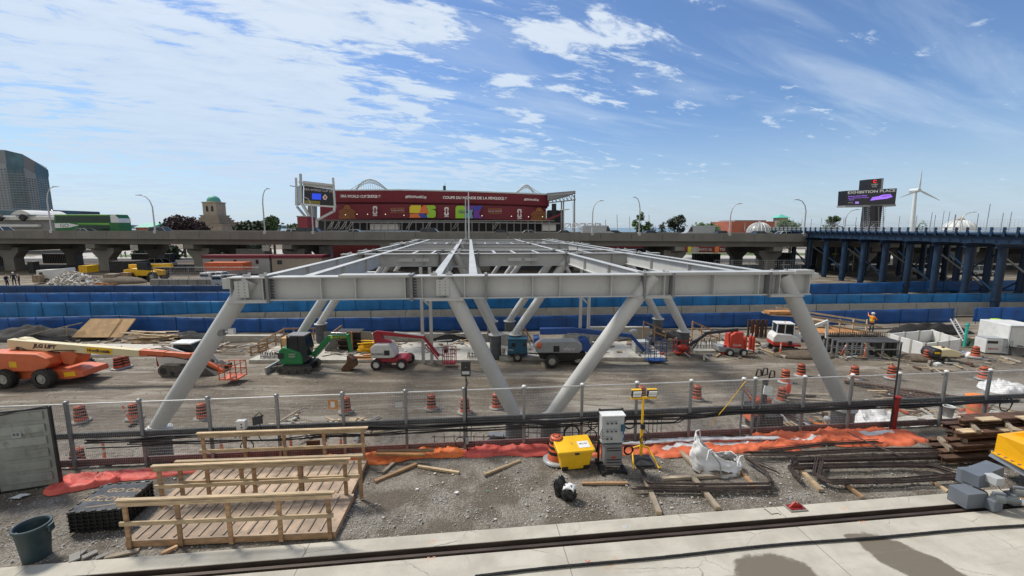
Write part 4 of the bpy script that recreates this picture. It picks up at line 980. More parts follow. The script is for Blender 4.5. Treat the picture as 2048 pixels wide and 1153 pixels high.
bt('WE ARE', 926, 422, 17, 2.2, 's_blue', dY=-1.3); bt('TORONTO', 926, 425.5, 18, 2.6, 's_blue', dY=-1.3)
# golden dotted fans
for cx, cy in ((694, 438), (1078, 443)):
    mb = MB()
    for ring in range(1, 9):
        r = ring*2.6; n = int(3+ring*3.2)
        for i in range(n):
            a = math.pi*(i+.5)/n; x = cx+r*math.cos(a)*1.02; y_ = cy-r*math.sin(a)
            if ring > 6 and abs(math.cos(a)) > .8: continue
            p = DY(x, y_, Y-.9+(2.6 if cx < 700 else 5.4)-1.5); mb.box(p, (.42, .08, .24), ry=-(math.pi/2-a)*1)
    for k in range(3):
        for i in (-1, 0, 1): mb.box(DY(cx+i*(5-k*1.4), cy-22-k*2.2, Y-.9+(1.1 if cx < 700 else 3.9)), (.7, .08, .3))
    tag(mb.build('golden_dots', M['gold'], ST, world=True), kind='stuff')

# video screen in front of the stadium
Y = 168; vs_ = T('video_screen', 'large black stadium video screen in a grey steel frame with upright masts', 'screen', (X(628, Y), Y, -3))
def q(px, py, dy=0): return DY(px, py, Y+dy)
mb = MB(); pts = [q(608, 372), q(668, 380), q(668, 412), q(608, 408)]; th = V(0, 1.2, 0); pts2 = [a+th for a in pts]
mb.add(pts+pts2, [(3, 2, 1, 0), (4, 5, 6, 7), (0, 1, 5, 4), (1, 2, 6, 5), (2, 3, 7, 6), (3, 0, 4, 7)]); mb.build('screen_panel', M['screen'], vs_, world=True)
mb = MB(); pts = [q(590, 378, 9), q(599, 371, 0), q(599, 408, 0), q(590, 411, 9)]; mb.add(pts+[a+V(1, 1, 0) for a in pts], [(3, 2, 1, 0), (4, 5, 6, 7), (0, 1, 5, 4), (2, 3, 7, 6)]); mb.build('screen_panel', M['screen'], vs_, world=True)
mb = MB(); mb.bar(q(599, 365, -.3), q(668, 372, -.3), .6, 1.5, up=(0, 1, 0)); mb.add([q(606, 362, -.2), q(667, 369, -.2), q(667, 379, -.2), q(606, 372, -.2)], [(3, 2, 1, 0)]); mb.build('top_panel', M['lampm'], vs_, world=True)
for a, b in (((601, 348), (603, 408)), ((592, 356), (594, 412)), ((666, 356), (670, 412))):
    mb = MB(); mb.bar(q(*a, -.5), q(*b, -.5), .8 if a[0] == 601 else .5, .7); mb.build('mast', M['lampm'], vs_, world=True)
mb = MB(); mb.bar(q(604, 410, -.6), q(670, 414, -.6), .6, .6); mb.nxt()
mb.bar(q(604, 408, -.6), q(623, 440, -.6), .9, .9); mb.nxt(); mb.bar(q(594, 414, 6), q(621, 446, 3), .7, .7); mb.nxt(); mb.bar(q(670, 412, -.6), q(668, 424, -.6), .8, .8); mb.nxt(); mb.bar(q(668, 423, -.6), q(634, 441, -.6), .8, .8); mb.nxt(); mb.bar(q(634, 440, -.6), q(634, 462, -.6), .8, .8); mb.nxt()
mb.each('frame_bar', M['lampm'], vs_, world=True)
mb = MB(); mb.bar(q(625, 412, 2), q(625, 470, 2), 2.5, 2.5); mb.build('column', M['st_grey'], vs_, world=True)
mb = MB(); mb.bar(q(580, 372, 4), q(592, 374, 4), .6, .3); mb.build('side_arm', M['st_grey'], vs_, world=True)
def scr(poly, m, nm, dy=-.12):
    mb = MB(); pp = [q(a, b, dy) for a, b in poly]; mb.add(pp+[p_+V(0, .08, 0) for p_ in pp], [tuple(range(len(pp)))[::-1], tuple(range(len(pp), 2*len(pp)))]); mb.build(nm, M[m], vs_, world=True)
M['scr_blue'] = mk('scr_blue', (.02, .07, .75), .4, emis=.5, var=.05); M['scr_gold'] = mk('scr_gold', (.10, .085, .01), .4, emis=.4, var=.05)
scr([(624, 387), (642, 388), (642, 400), (624, 399)], 'scr_blue', 'screen_picture'); scr([(609, 401), (640, 403), (640, 409), (609, 408)], 'scr_gold', 'screen_picture')
o = txt('FIFA WORLD CUP 2026', 1.15, M['white_ink'], vs_, PM(vs_).inverted() @ q(639, 381.5, -.2), ext=.02); o.rotation_euler = (R(90), R(4), 0)
scr([(645, 395), (650, 389), (655, 395), (652, 400), (648, 400)], 'white_ink', 'emblem', -.12); scr([(647.5, 395), (650, 391.5), (652.5, 395), (650, 399)], 's_red', 'emblem', -.22)
t = T('maroon_kiosk', 'small maroon block at the foot of the video screen', 'kiosk', tuple(DY(604, 470, 150))); a = DY(594, 434, 150); b = DY(616, 462, 150)
mb = MB(); mb.bx(a.x, b.x, 150, 156, -.3, a.z); mb.build('wall', M['maroon'], t, world=True); mb = MB(); mb.bx(a.x-.2, b.x+.2, 149.8, 156.2, a.z, a.z+.3); mb.build('cornice', M['st_grey'], t, world=True)
# white steel arches over the far stand
def arch(px0, px1, yt, yb, lab, peak=.4, Yq=232):
    t = T('steel_arch', lab, 'arch', tuple(DY((px0+px1)/2, yb, Yq)), 0, 'white trussed arches behind the stadium'); n = 14; up = []; lo = []
    for i in range(n+1):
        f = i/n; g = math.sin(math.pi*(f**(math.log(.5)/math.log(peak)))); up.append(DY(px0+(px1-px0)*f, yb-(yb-yt)*g, Yq)); lo.append(DY(px0+(px1-px0)*f, yb-(yb-yt)*g*.72+1.0, Yq+5))
    mb = MB(); mb.tube(up, .28, 6); mb.tube(lo, .24, 6)
    for i in range(n): mb.bar(up[i], lo[i+1], .18); mb.bar(lo[i], up[i+1], .18)
    for i in range(2, n-1): 
        mb.bar(up[i], V(up[i].x, up[i].y+2, DY(px0, yb, Yq).z-3), .14)
    mb.build('truss', M['roof_white'], t, world=True)
    mb = MB(); s_ = px0 if peak < .5 else px1; k = -1 if peak < .5 else 1
    pk = up[int(n*.3)] if peak < .5 else up[int(n*.7)]
    for d in (6, 14): mb.tube([pk, DY(s_+k*d, yb+1, Yq)], .16, 5); mb.nxt()
    mb.each('stay', M['roof_white'], t, world=True)
arch(712, 776, 359, 381, 'left larger white trussed arch rising behind the stadium roof', .42)
arch(1028, 1068, 370, 387, 'right smaller white trussed arch rising behind the stadium roof', .62)
t = T('thin_pole_group', 'cluster of slim grey poles right of the stadium canopy', 'poles', tuple(DY(1215, 462, 190)))
mb = MB()
for px, yt in ((1147, 405), (1212, 440), (1235, 430), (1299, 430), (1192, 445), (1260, 434)): mb.tube([DY(px, 466, 190), DY(px-1, yt, 190)], .16, 5); mb.nxt()
mb.each('pole', M['lampm'], t, world=True)
t = T('gate_structures', 'row of grey open entrance gate frames right of the stadium', 'gate', tuple(DY(1160, 462, 150)))
for px in (1130, 1145, 1160, 1175, 1190):
    mb = MB(); a = DY(px, 448, 150); b = DY(px+11, 466, 150)
    for x_ in (a.x, b.x): mb.bar((x_, 150, b.z), (x_, 150, a.z), .3, .3)
    mb.bar(a, V(b.x, 150, a.z), .4, .4); mb.bar(V(a.x, 150, b.z+1.2), V(b.x, 150, a.z), .3, .3); mb.build('frame', M['lampm'], t, world=True)

# exhibition billboard
Y = 150; bb = T('billboard', 'large dark electronic billboard on a black pylon, tilted toward the left', 'billboard', (X(1746, Y), Y, -1))
yaw = R(0)
P0, P1, P2, P3 = DY(1693, 382, Y-2), DY(1794, 377, Y+1.5), DY(1790, 412, Y+1.5), DY(1691, 414, Y-2)
def q2(u, v, d=0):   # u 0..1 left-right, v 0..1 top-bottom on the screen plane
    a = P0.lerp(P1, u); b = P3.lerp(P2, u); n = (P1-P0).cross(P3-P0).normalized()
    if n.y > 0: n = -n
    return a.lerp(b, v)+n*d
def slabq(u0, v0, u1, v1, d, th, m, nm):
    mb = MB(); pp = [q2(u0, v0, d), q2(u1, v0, d), q2(u1, v1, d), q2(u0, v1, d)]; pb = [q2(u0, v0, d-th), q2(u1, v0, d-th), q2(u1, v1, d-th), q2(u0, v1, d-th)]
    mb.add(pp+pb, [(3, 2, 1, 0), (4, 5, 6, 7), (0, 1, 5, 4), (1, 2, 6, 5), (2, 3, 7, 6), (3, 0, 4, 7)]); return mb.build(nm, M[m], bb, world=True)
slabq(0, 0, 1, 1, 0, 3.0, 'screen', 'screen_panel'); slabq(-.01, .92, 1.01, 1.03, .15, 3.3, 'st_grey', 'lower_frame')
slabq(.43, -.62, .70, -.02, -.5, 3, 'screen', 'top_panel'); slabq(.701, -.64, .76, -.02, -.8, 2.6, 'grey_body', 'top_panel_side')
ang = math.atan2(P1.y-P0.y, P1.x-P0.x)
def bbt(s, u, v, wd, h, m, sx=1, font=None, off=0, d=.12):
    o = txt(s, 1, M[m], None, (0, 0, 0), ext=.02, off=off); me = o.data; xs2 = [a.co.x for a in me.vertices]; ys2 = [a.co.y for a in me.vertices]; W_ = (P1-P0).length; H_ = (P3-P0).length
    me.transform(Matrix.Diagonal((wd*W_/(max(xs2)-min(xs2)), h*H_/(max(ys2)-min(ys2)), 1, 1))); o.parent = bb; o.location = PM(bb).inverted() @ q2(u, v, d); o.rotation_euler = (R(90), -math.atan2(P1.z-P0.z, (P1-P0).xy.length)*1, ang); return o
bbt('EXHIBITION PLACE', .49, .13, .94, .17, 'led', off=.03)
M['scr_purple'] = mk('scr_purple', (.25, .12, .6), .4, emis=.9, var=.1)
bbt('Partners of the Official', .22, .36, .36, .07, 'scr_purple'); bbt('Short Ball Carrier Program', .24, .47, .40, .07, 'scr_purple'); bbt('2026', .10, .58, .10, .06, 'scr_purple')
bbt('F1TV', .09, .76, .08, .06, 'led'); bbt('RBC', .22, .76, .07, .07, 'led')
slabq(.185, .70, .255, .83, .05, .04, 'scr_purple', 'screen_mark')
mb = MB(); mb.tube([q2(.48, .62, .15), q2(.52, .50, .15), q2(.64, .46, .15), q2(.72, .38, .15), q2(.86, .36, .15), q2(.9, .46, .15), q2(.8, .54, .15), q2(.62, .58, .15)], .28, 6, closed=True); mb.tube([q2(.5, .6, .2), q2(.68, .5, .2), q2(.88, .45, .2)], .2, 5); mb.build('screen_picture', M['scr_purple'], bb, world=True)
bbt('CENTRE', .56, -.17, .10, .09, 'led', d=-.35); bbt('CONFERENCE', .56, -.29, .14, .09, 'led', d=-.35); bbt('C', .56, -.46, .07, .2, 'red_lit', d=-.35, off=.05)
a = DY(1746, 412, Y+1); mb = MB(); mb.bx(a.x-2.1, a.x+2.1, Y-.5, Y+3, -1, a.z); mb.build('pylon', M['screen'], bb, world=True)
for px in (1731, 1762):
    mb = MB(); p0 = DY(px, 464, Y-1); p1 = DY(px, 414, Y-1)
    for dx in (-.8, .8): mb.bar(p0+V(dx, 0, 0), p1+V(dx, 0, 0), .15, .15)
    for k in range(12): z = p0.z+(p1.z-p0.z)*k/12; mb.bar((p0.x-.8, p0.y, z), (p0.x+.8, p0.y, z+.6), .1, .1)
    mb.build('lattice', M['st_grey'], bb, world=True)

# wind turbine
Y = 520; hub = DY(1836, 381, Y); wt = T('wind_turbine', 'white three bladed wind turbine right of the billboard', 'wind turbine', (hub.x-5, Y, -3))
b0 = DY(1826, 452, Y); mb = MB(); mb.tube([b0-V(0, 0, 25), hub+V(0, 3, -2)], [2.9, 1.6], 16); mb.build('tower', M['roof_white'], wt, world=True)
mb = MB(); mb.tube([hub+V(0, -2, 0), hub+V(0, 9, 0)], [2.3, 2.6], 12); mb.build('nacelle', M['roof_white'], wt, world=True)
for px, py in ((1841.5, 341), (1797, 396), (1877, 401.5)):
    e = DY(px, py, Y-2); d = e-hub; mb = MB(); mb.bar(hub+d*.04+V(0, -1.5, 0), hub+d*.25+V(0, -1.5, 0), 1.1, .8, up=(0, 1, 0), w2=2.2, h2=.7); mb.bar(hub+d*.25+V(0, -1.5, 0), e+V(0, -1.5, 0), 2.2, .7, up=(0, 1, 0), w2=.5, h2=.2); mb.build('blade', M['roof_white'], wt, world=True)
# white ribbed dome
Y = 400; c = DY(1918, 461, Y); s_ = Y/850; t = T('ribbed_dome', 'white ribbed dome with a small lantern behind the trestle', 'dome', (c.x, Y, -3))
mb = MB(); mb.lathe([(25*s_*math.cos(R(a)), 20*s_*math.sin(R(a))) for a in range(0, 91, 10)], 28, tuple(c), cap=False); mb.build('shell', M['white_paint'], t, world=True)
mb = MB()
for k in range(14):
    a = 2*math.pi*k/14; mb.tube([c+V(25.2*s_*math.cos(R(e))*math.cos(a), 25.2*s_*math.cos(R(e))*math.sin(a), 20.3*s_*math.sin(R(e))) for e in range(0, 90, 12)], .5, 5); mb.nxt()
mb.each('rib', M['roof_white'], t, world=True)
mb = MB(); mb.lathe([(6*s_, 18*s_), (6*s_, 21*s_), (6.8*s_, 21.5*s_), (3*s_, 24*s_), (.3*s_, 27*s_)], 14, tuple(c)); mb.build('lantern', M['stone'], t, world=True)
# brick building, glass dome, turret
Y = 150; t = T('brick_building', 'low red brick building right of the silver van', 'building', (X(1520, Y), Y, -.3))
a = DY(1476, 443, Y); b = DY(1562, 466, Y); mb = MB(); mb.bx(a.x, b.x, Y+4, Y+20, -.3, a.z); mb.build('wall', M['brick'], t, world=True); mb = MB(); mb.bx(a.x+2, b.x-2, Y+6, Y+18, a.z, a.z+.5); mb.build('roof', M['st_grey'], t, world=True)
for px in (1489, 1549): mb = MB(); q0 = DY(px, 446, Y+3.8); q1 = DY(px+1.2, 463, Y+3.8); mb.bx(q0.x, q1.x, Y+3.8, Y+4.2, q1.z, q0.z); mb.build('pilaster', M['stone'], t, world=True)
c = DY(1518, 466, 146); s_ = 146/850; t = T('glass_dome', 'grey glazed dome in front of the brick building', 'dome', (c.x, 146, -.3))
mb = MB(); mb.lathe([(22*s_*math.cos(R(a)), 20*s_*math.sin(R(a))) for a in range(0, 95, 15)], 28, tuple(c), cap=False); mb.build('glazing', M['grey_body'], t, world=True)
mb = MB()
for k in range(20): a = 2*math.pi*k/20; mb.tube([c+V(22.4*s_*math.cos(R(e))*math.cos(a), 22.4*s_*math.cos(R(e))*math.sin(a), 20.4*s_*math.sin(R(e))) for e in range(0, 90, 15)], .10, 4); mb.nxt()
mb.each('rib', M['white_paint'], t, world=True)
mb = MB(); mb.lathe([(3*s_, 20*s_), (3*s_, 22*s_), (1*s_, 23*s_)], 12, tuple(c)); mb.build('cap', M['stone'], t, world=True)
c = DY(1561, 440, 165); t = T('green_roof_turret', 'small stone turret with a pyramid green roof', 'turret', (c.x, 165, -.3))
mb = MB(); w = 9*165/850; mb.bx(c.x-w, c.x+w, 165-w, 165+w, -.3, DY(1561, 436, 165).z); mb.build('wall', M['stone'], t, world=True)
mb = MB(); w *= 1.45; zb = DY(1561, 436, 165-w).z; zt_ = DY(1561, 429, 165).z; mb.add([(c.x-w, 165-w, zb), (c.x+w, 165-w, zb), (c.x+w, 165+w, zb), (c.x-w, 165+w, zb), (c.x, 165, zt_)], [(0, 1, 4), (1, 2, 4), (2, 3, 4), (3, 0, 4), (3, 2, 1, 0)]); mb.build('roof', M['copper'], t, world=True)
t = T('far_white_shed', 'long white low shed left of the brick building', 'building', tuple(DY(1455, 464, 240))); a = DY(1430, 453, 240); b = DY(1476, 466, 240)
mb = MB(); mb.bx(a.x, b.x, 240, 255, -1, a.z-1.2); mb.build('wall', M['st_grey'], t, world=True); mb = MB(); mb.bx(a.x-1, b.x+1, 239, 256, a.z-1.2, a.z); mb.build('roof', M['white_paint'], t, world=True)

# things seen under the viaduct
t = T('banner_fence', 'maroon event banner fence under the right half of the viaduct', 'banner', tuple(DY(1450, 505, 125)))
a = DY(1340, 492, 125); b = DY(1532, 506, 125); mb = MB(); mb.bx(a.x, b.x, 125, 125.15, b.z, a.z); mb.build('banner', M['maroon'], t, world=True)
for (x0, x1, m) in ((1376, 1383, 's_yellow'), (1383, 1392, 's_orange'), (1430, 1438, 's_orange'), (1511, 1519, 's_purple'), (1520, 1528, 's_orange')):
    a = DY(x0, 494, 124.9); b = DY(x1, 505, 124.9); mb = MB(); mb.bx(a.x, b.x, 124.9, 124.98, b.z, a.z); mb.build('colour_panel', M[m], t, world=True)
for x in (1402, 1461): txt('TORONTO 26', 1.0, M['white_ink'], t, PM(t).inverted() @ DY(x, 500, 124.9), ext=.02)
t = T('site_office', 'long grey site office cabin with a dark red roof edge under the viaduct', 'cabin', tuple(DY(480, 540, 71)))
a = DY(405, 517, 70); b = DY(540, 541, 70); mb = MB(); mb.bx(a.x, b.x, 70, 73, b.z-.6, a.z); mb.build('wall', M['st_grey'], t, world=True)
mb = MB(); mb.bx(a.x-.1, b.x+.1, 69.9, 73.1, a.z, a.z+.5); mb.build('roof', M['maroon_dark'], t, world=True)
for px in (421, 467, 511): mb = MB(); q0 = DY(px, 520, 69.95); q1 = DY(px+6, 528, 69.95); mb.bx(q0.x, q1.x, 69.95, 70.1, q1.z, q0.z); mb.build('window', M['cab_glass'], t, world=True)
t = T('cream_office', 'cream site office cabin with a dark red roof edge right of the grey one', 'cabin', tuple(DY(600, 540, 71)))
a = DY(543, 517, 70); b = DY(645, 541, 70); mb = MB(); mb.bx(a.x, b.x, 70, 73, b.z-.6, a.z); mb.build('wall', M['stone'], t, world=True); mb = MB(); mb.bx(a.x-.1, b.x+.1, 69.9, 73.1, a.z, a.z+.5); mb.build('roof', M['maroon_dark'], t, world=True)
mb = MB(); q0 = DY(554, 521, 69.95); q1 = DY(564, 529, 69.95); mb.bx(q0.x, q1.x, 69.95, 70.1, q1.z, q0.z); mb.build('window', M['cab_glass'], t, world=True)
def boxthing(name, label, cat, px0, px1, y0, y1, Y, d, m, trim='st_grey', group=None, win=0, z0=None):
    a = DY(px0, y0, Y); b = DY(px1, y1, Y); zb = b.z if z0 is None else z0
    t = T(name, label, cat, ((a.x+b.x)/2, Y+d/2, zb), 0, group)
    mb = MB(); mb.bx(a.x, b.x, Y, Y+d, zb, a.z); mb.build('body', M[m], t, world=True, bevel=.03)
    n = max(2, int((b.x-a.x)/.35)); mb = MB()
    for i in range(n+1): x = a.x+(b.x-a.x)*i/n; mb.bar((x, Y-.02, zb+.08), (x, Y-.02, a.z-.08), .06, .05)
    mb.bar((a.x, Y-.02, a.z-.04), (b.x, Y-.02, a.z-.04), .08, .1); mb.bar((a.x, Y-.02, zb+.06), (b.x, Y-.02, zb+.06), .08, .12)
    tag(mb.build('ribs', M[trim], t, world=True), kind='stuff' if n > 100 else None); return t
boxthing('shipping_container', 'orange red shipping container in front of the grey site office', 'container', 408, 486, 526, 541, 66, 2.4, 'orange_lift', 'orange_lift')
boxthing('box_trailer', 'white box trailer above the grey site office roof under the viaduct', 'trailer', 472, 530, 498, 512, 82, 2.5, 'white_paint', 'white_plastic', z0=-.3)
boxthing('box_trailer', 'white box trailer right of the second pier, under the viaduct', 'trailer', 586, 612, 498, 512, 82, 2.5, 'white_paint', 'white_plastic', z0=-.3)
boxthing('white_shed', 'pale tall shed under the viaduct beside the red brown wall', 'shed', 638, 654, 493, 514, 84, 3, 'white_plastic', 'white_paint', z0=-.3)
boxthing('brown_wall', 'long red brown brick hall under the middle of the viaduct', 'building', 656, 1340, 483, 530, 100, 4, 'maroon_dark', 'brick', z0=-.3)
boxthing('skip', 'yellow skip bin beside the rubble under the left of the viaduct', 'skip', 157, 175, 532, 546, 68, 2, 'yellow', 'yellow')
boxthing('dark_tank', 'dark brown covered tank left of the yellow telehandler', 'tank', 218, 270, 523, 546, 67, 3, 'black_rough', 'black')
boxthing('crate', 'pale wooden crate right of the rubble heap', 'crate', 206, 230, 549, 560, 63, 1.2, 'wood_grey', 'wood_grey'); boxthing('crate', 'small wooden crate below the dark covered tank', 'crate', 240, 256, 546, 556, 64, 1, 'wood', 'wood_grey')
boxthing('crate', 'cream crate left of the rubble heap', 'crate', 64, 80, 551, 566, 62.5, 1, 'wood_pale', 'wood_grey')
boxthing('site_cabinet', 'black cabinet standing left of the white machine near the rubble', 'cabinet', 55, 68, 524, 548, 66, 1, 'black', 'black')
for i, (x0, x1, m) in enumerate(((10, 28, 'leaf_light'), (40, 58, 'white_cloth'), (59, 72, 'blue'), (150, 160, 'lime'), (163, 174, 'blue'))):
    boxthing('event_barrier', ['lime green event barrier at the far left under the viaduct', 'white event barrier under the viaduct', 'blue event barrier under the left of the viaduct', 'bright lime event barrier left of a pier', 'blue event barrier right of the lime one'][i], 'barrier', x0, x1, 517, 525, 112, .4, m, m, z0=-.2)
for i, (px, y, Yc, col, k, lab) in enumerate(((405, 508, 108, 'c_white', 'suv', 'white car parked far under the viaduct beside the painted truck'), (325, 528, 84, 'c_white', 'suv', 'white car parked behind the yellow telehandler'), (438, 553, 62, 'c_white', 'pickup', 'white pickup with a canopy parked in front of the orange red container'),
        (462, 557, 60.5, 'c_silver', 'pickup', 'silver pickup parked close to the white pickup with canopy'), (742, 545, 62, 'c_white', 'pickup', 'white pickup seen between the frame girders'), (1860, 520, 72, 'c_white', 'pickup', 'white pickup behind the trestle piles'), (1960, 523, 71, 'c_silver', 'suv', 'silver car behind the right trestle piles'), (810, 543, 63, 'c_black', 'suv', 'dark car seen between the left frame legs'), (900, 540, 64, 'c_black', 'suv', 'dark blue car seen through the middle of the frame'))):
    p = DY(px, y, Yc); car(lab if k != 'pickup' or i in (2, 3) else lab, col, p.x, Yc, gz(0, Yc), k, 0, 'parked cars and pickups beyond the hoardings', 'pickup' if k == 'pickup' else 'car')
for x0, x1, y0, y1, Yc, m, nm, cat, lab in ((-30, 22, 503, 530, 90, 'st_dark', 'dark_filler_box', 'rack', 'dark filler box added at the far left under the viaduct'), (84, 150, 508, 528, 93, 'black_rough', 'dark_filler_stack', 'stack', 'dark filler box added behind the rubble under the viaduct'), (262, 340, 508, 522, 94, 'st_dark', 'dark_filler_box', 'rack', 'dark filler box added behind the yellow telehandler'),
  (1150, 1330, 498, 512, 90, 'st_dark', 'dark_filler_box', 'rack', 'dark filler box added right of the frame under the viaduct'), (1390, 1440, 508, 522, 88, 'black_rough', 'dark_filler_stack', 'stack', 'dark filler box added below the maroon banner fence'), (1520, 1590, 506, 524, 92, 'st_dark', 'dark_filler_box', 'rack', 'dark filler box added at the left end of the trestle'),
  (1620, 1780, 500, 520, 93, 'black_rough', 'dark_filler_stack', 'stack', 'long dark filler box added behind the scaffold stair'), (1800, 2060, 498, 522, 94, 'st_dark', 'dark_filler_box', 'rack', 'long dark filler box added behind the right trestle piles')):
    boxthing(nm, lab, cat, x0, x1, y0, y1, Yc, 1.5, m, 'st_grey', z0=-.3)  # dark filler boxes added as clutter to darken the background beneath the deck
# box truck with a painted side
p = DY(440, 511, 106); t = T('box_truck', 'white box truck with a purple and orange painted side under the viaduct', 'truck', (p.x, 106, -.3))
mb = MB(); mb.bx(-3.6, 1.6, -1.2, 1.2, .9, 3.7); mb.build('box_body', M['c_white'], t, bevel=.04); mb = MB(); mb.prism([(1.7, .5), (1.7, 2.7), (2.6, 2.7), (3.3, 1.7), (3.4, .5)], -1.1, 1.1); mb.build('cab', M['c_white'], t, bevel=.08)
mb = MB(); mb.prism([(-3.5, 2.3), (-3.5, 3.6), (1.5, 3.6), (1.5, 2.9)], -1.23, -1.2); mb.build('side_panel', M['s_purple'], t); txt('YUM', 1.5, M['s_orange'], t, (-.8, -1.24, 1.8), ext=.01)
for x in (-2.4, 2.4): wheel(t, (x, -1, .45), .45, .3, 14, .6, False); wheel(t, (x, 1, .45), .45, .3, 14, .6, False)
# yellow telehandler
p = DY(295, 551, 66); t = T('telehandler', 'yellow telehandler parked under the left of the viaduct', 'telehandler', (p.x, 66, gz(0, 66)), sc=1.15)
mb = MB(); mb.prism([(-2.3, .7), (-2.4, 1.5), (-1.2, 1.7), (1.8, 1.3), (2.0, .7)], -.9, .9); mb.build('body', M['yellow'], t, bevel=.05)
mb = MB(); mb.bar((-2.4, .2, 1.9), (3.3, .2, 2.0), .5, .5); mb.build('boom', M['yellow'], t, bevel=.03); mb = MB(); mb.prism([(-.5, 1.5), (-.5, 2.5), (.7, 2.5), (1.1, 1.5)], -.95, -.2); mb.build('cab', M['cab_glass'], t, bevel=.04)
for x in (-1.5, 1.5): wheel(t, (x, -.95, .6), .6, .45, 16); wheel(t, (x, .95, .6), .6, .45, 16)
# white light machine by the rubble
p = DY(105, 553, 64); t = T('white_generator', 'white trailer generator beside the rubble heap', 'generator', (p.x, 64, gz(0, 64)))
mb = MB(); mb.prism([(-1.5, .5), (-1.5, 1.9), (.8, 2.0), (2.8, 2.2), (2.9, 1.8), (1.2, .5)], -.8, .8); mb.build('body', M['white_paint'], t, bevel=.05); mb = MB(); mb.box((-.8, -.82, 1.3), (.5, .03, .6)); mb.build('vent', M['st_dark'], t)
wheel(t, (0, -.8, .35), .35, .2, 14); mb = MB(); mb.bar((-1.5, 0, .5), (-2.4, 0, .45), .1, .1); mb.build('tow_bar', M['st_dark'], t)
# rubble heap
mb = MB(); rnd = random.Random(5)
for i in range(900):
    a = rnd.uniform(0, 6.28); r = rnd.random()**.6; px = 145+r*62*math.cos(a)+r*10; Yq = 62.6+2.0*r*math.sin(a); p = DY(px, 560, Yq); h = max(0, 1.9*(1-r)**.9)+gz(0, Yq)
    mb.cur = 0 if rnd.random() < .6 else 1; mb.box((p.x, Yq, h-.05), (rnd.uniform(.1, .6), rnd.uniform(.1, .5), rnd.uniform(.05, .3)), rnd.uniform(0, 3), rnd.uniform(-.6, .6), rnd.uniform(-.6, .6))
M['rub_w'] = mk('rub_w', (.52, .52, .50), .9, var=.25, scale=2)
tag(mb.build('rubble_heap', [M['rub_w'], M['stone']]), 'heap of pale broken concrete rubble beyond the blue hoardings on the left', 'rubble', kind='stuff')
mb = MB(); mb.sph((DY(180, 560, 63).x+3.4, 63.6, gz(0, 63.5)), (4.6, 1.8, 1.0), 24, 12); tag(mb.build('gravel_mound', M['yard']), 'smooth grey gravel mound right of the rubble heap', 'mound')
mb = MB()
for i in range(16): p = DY(rnd.uniform(188, 218), 566, rnd.uniform(60.5, 62)); mb.box((p.x, p.y, gz(0, p.y)+.15+.1*rnd.random()), (rnd.uniform(1, 2.4), .15, .08), rnd.uniform(.2, 1.2), rnd.uniform(-.3, .3)); mb.nxt()
t = T('plank_heap', 'small heap of loose orange brown planks below the rubble', 'planks', tuple(DY(200, 568, 61))); mb.each('plank', M['wood_orange'], t, world=True)
# retaining wall of blocks under the viaduct, right of centre-left
t = T('block_wall', 'low wall of grey concrete blocks behind the third blue hoarding', 'wall', tuple(DY(380, 568, 60)))
mb = MB()
for i in range(14): a = DY(310+i*19, 559, 60.2); mb.box((a.x, 60.3, a.z-.45), (1.28, .6, .9)); mb.nxt()
mb.each('block', M['conc_dark'], t, world=True, bevel=.03)
# chain-link fence under the viaduct
def smallfence(px0, px1, y0, y1, Y, label, step=2.4, name='mesh_fence', rail='galv'):
    a = DY(px0, y0, Y); b = DY(px1, y1, Y); t = T(name, label, 'fence', ((a.x+b.x)/2, Y, b.z)); n = int((b.x-a.x)/step)
    mb = MB()
    for i in range(n+1): x = a.x+(b.x-a.x)*i/n; mb.tube([(x, Y, b.z), (x, Y, a.z)], .035, 6); mb.nxt()
    mb.each('post', M[rail], t, world=True)
    mb = MB(); mb.tube([(a.x, Y, a.z), (b.x, Y, a.z)], .03, 6); mb.nxt(); mb.tube([(a.x, Y, b.z+.1), (b.x, Y, b.z+.1)], .02, 6); mb.nxt(); mb.each('rail', M[rail], t, world=True)
    mb = MB(); k = int((b.x-a.x)/.3)
    for i in range(k): x = a.x+(b.x-a.x)*i/k; mb.bar((x, Y, b.z), (x, Y, a.z), .012, .012)
    for i in range(7): z = b.z+(a.z-b.z)*i/7; mb.bar((a.x, Y, z), (b.x, Y, z), .012, .012)
    tag(mb.build('mesh', M['wire'], t, world=True), kind='stuff'); return t
smallfence(304, 520, 535, 560, 60.5, 'grey wire fence in front of the parked white pickup')
smallfence(1430, 1600, 521, 552, 62, 'grey wire fence below the viaduct at the left end of the trestle')
boxthing('green_sign', 'bright green vertical sign panel seen between the trestle piles', 'sign', 1655, 1676, 501, 511, 84, .3, 'lime', 'lime', z0=2.2)

# dark standing figures and walkers are built later with the person builder

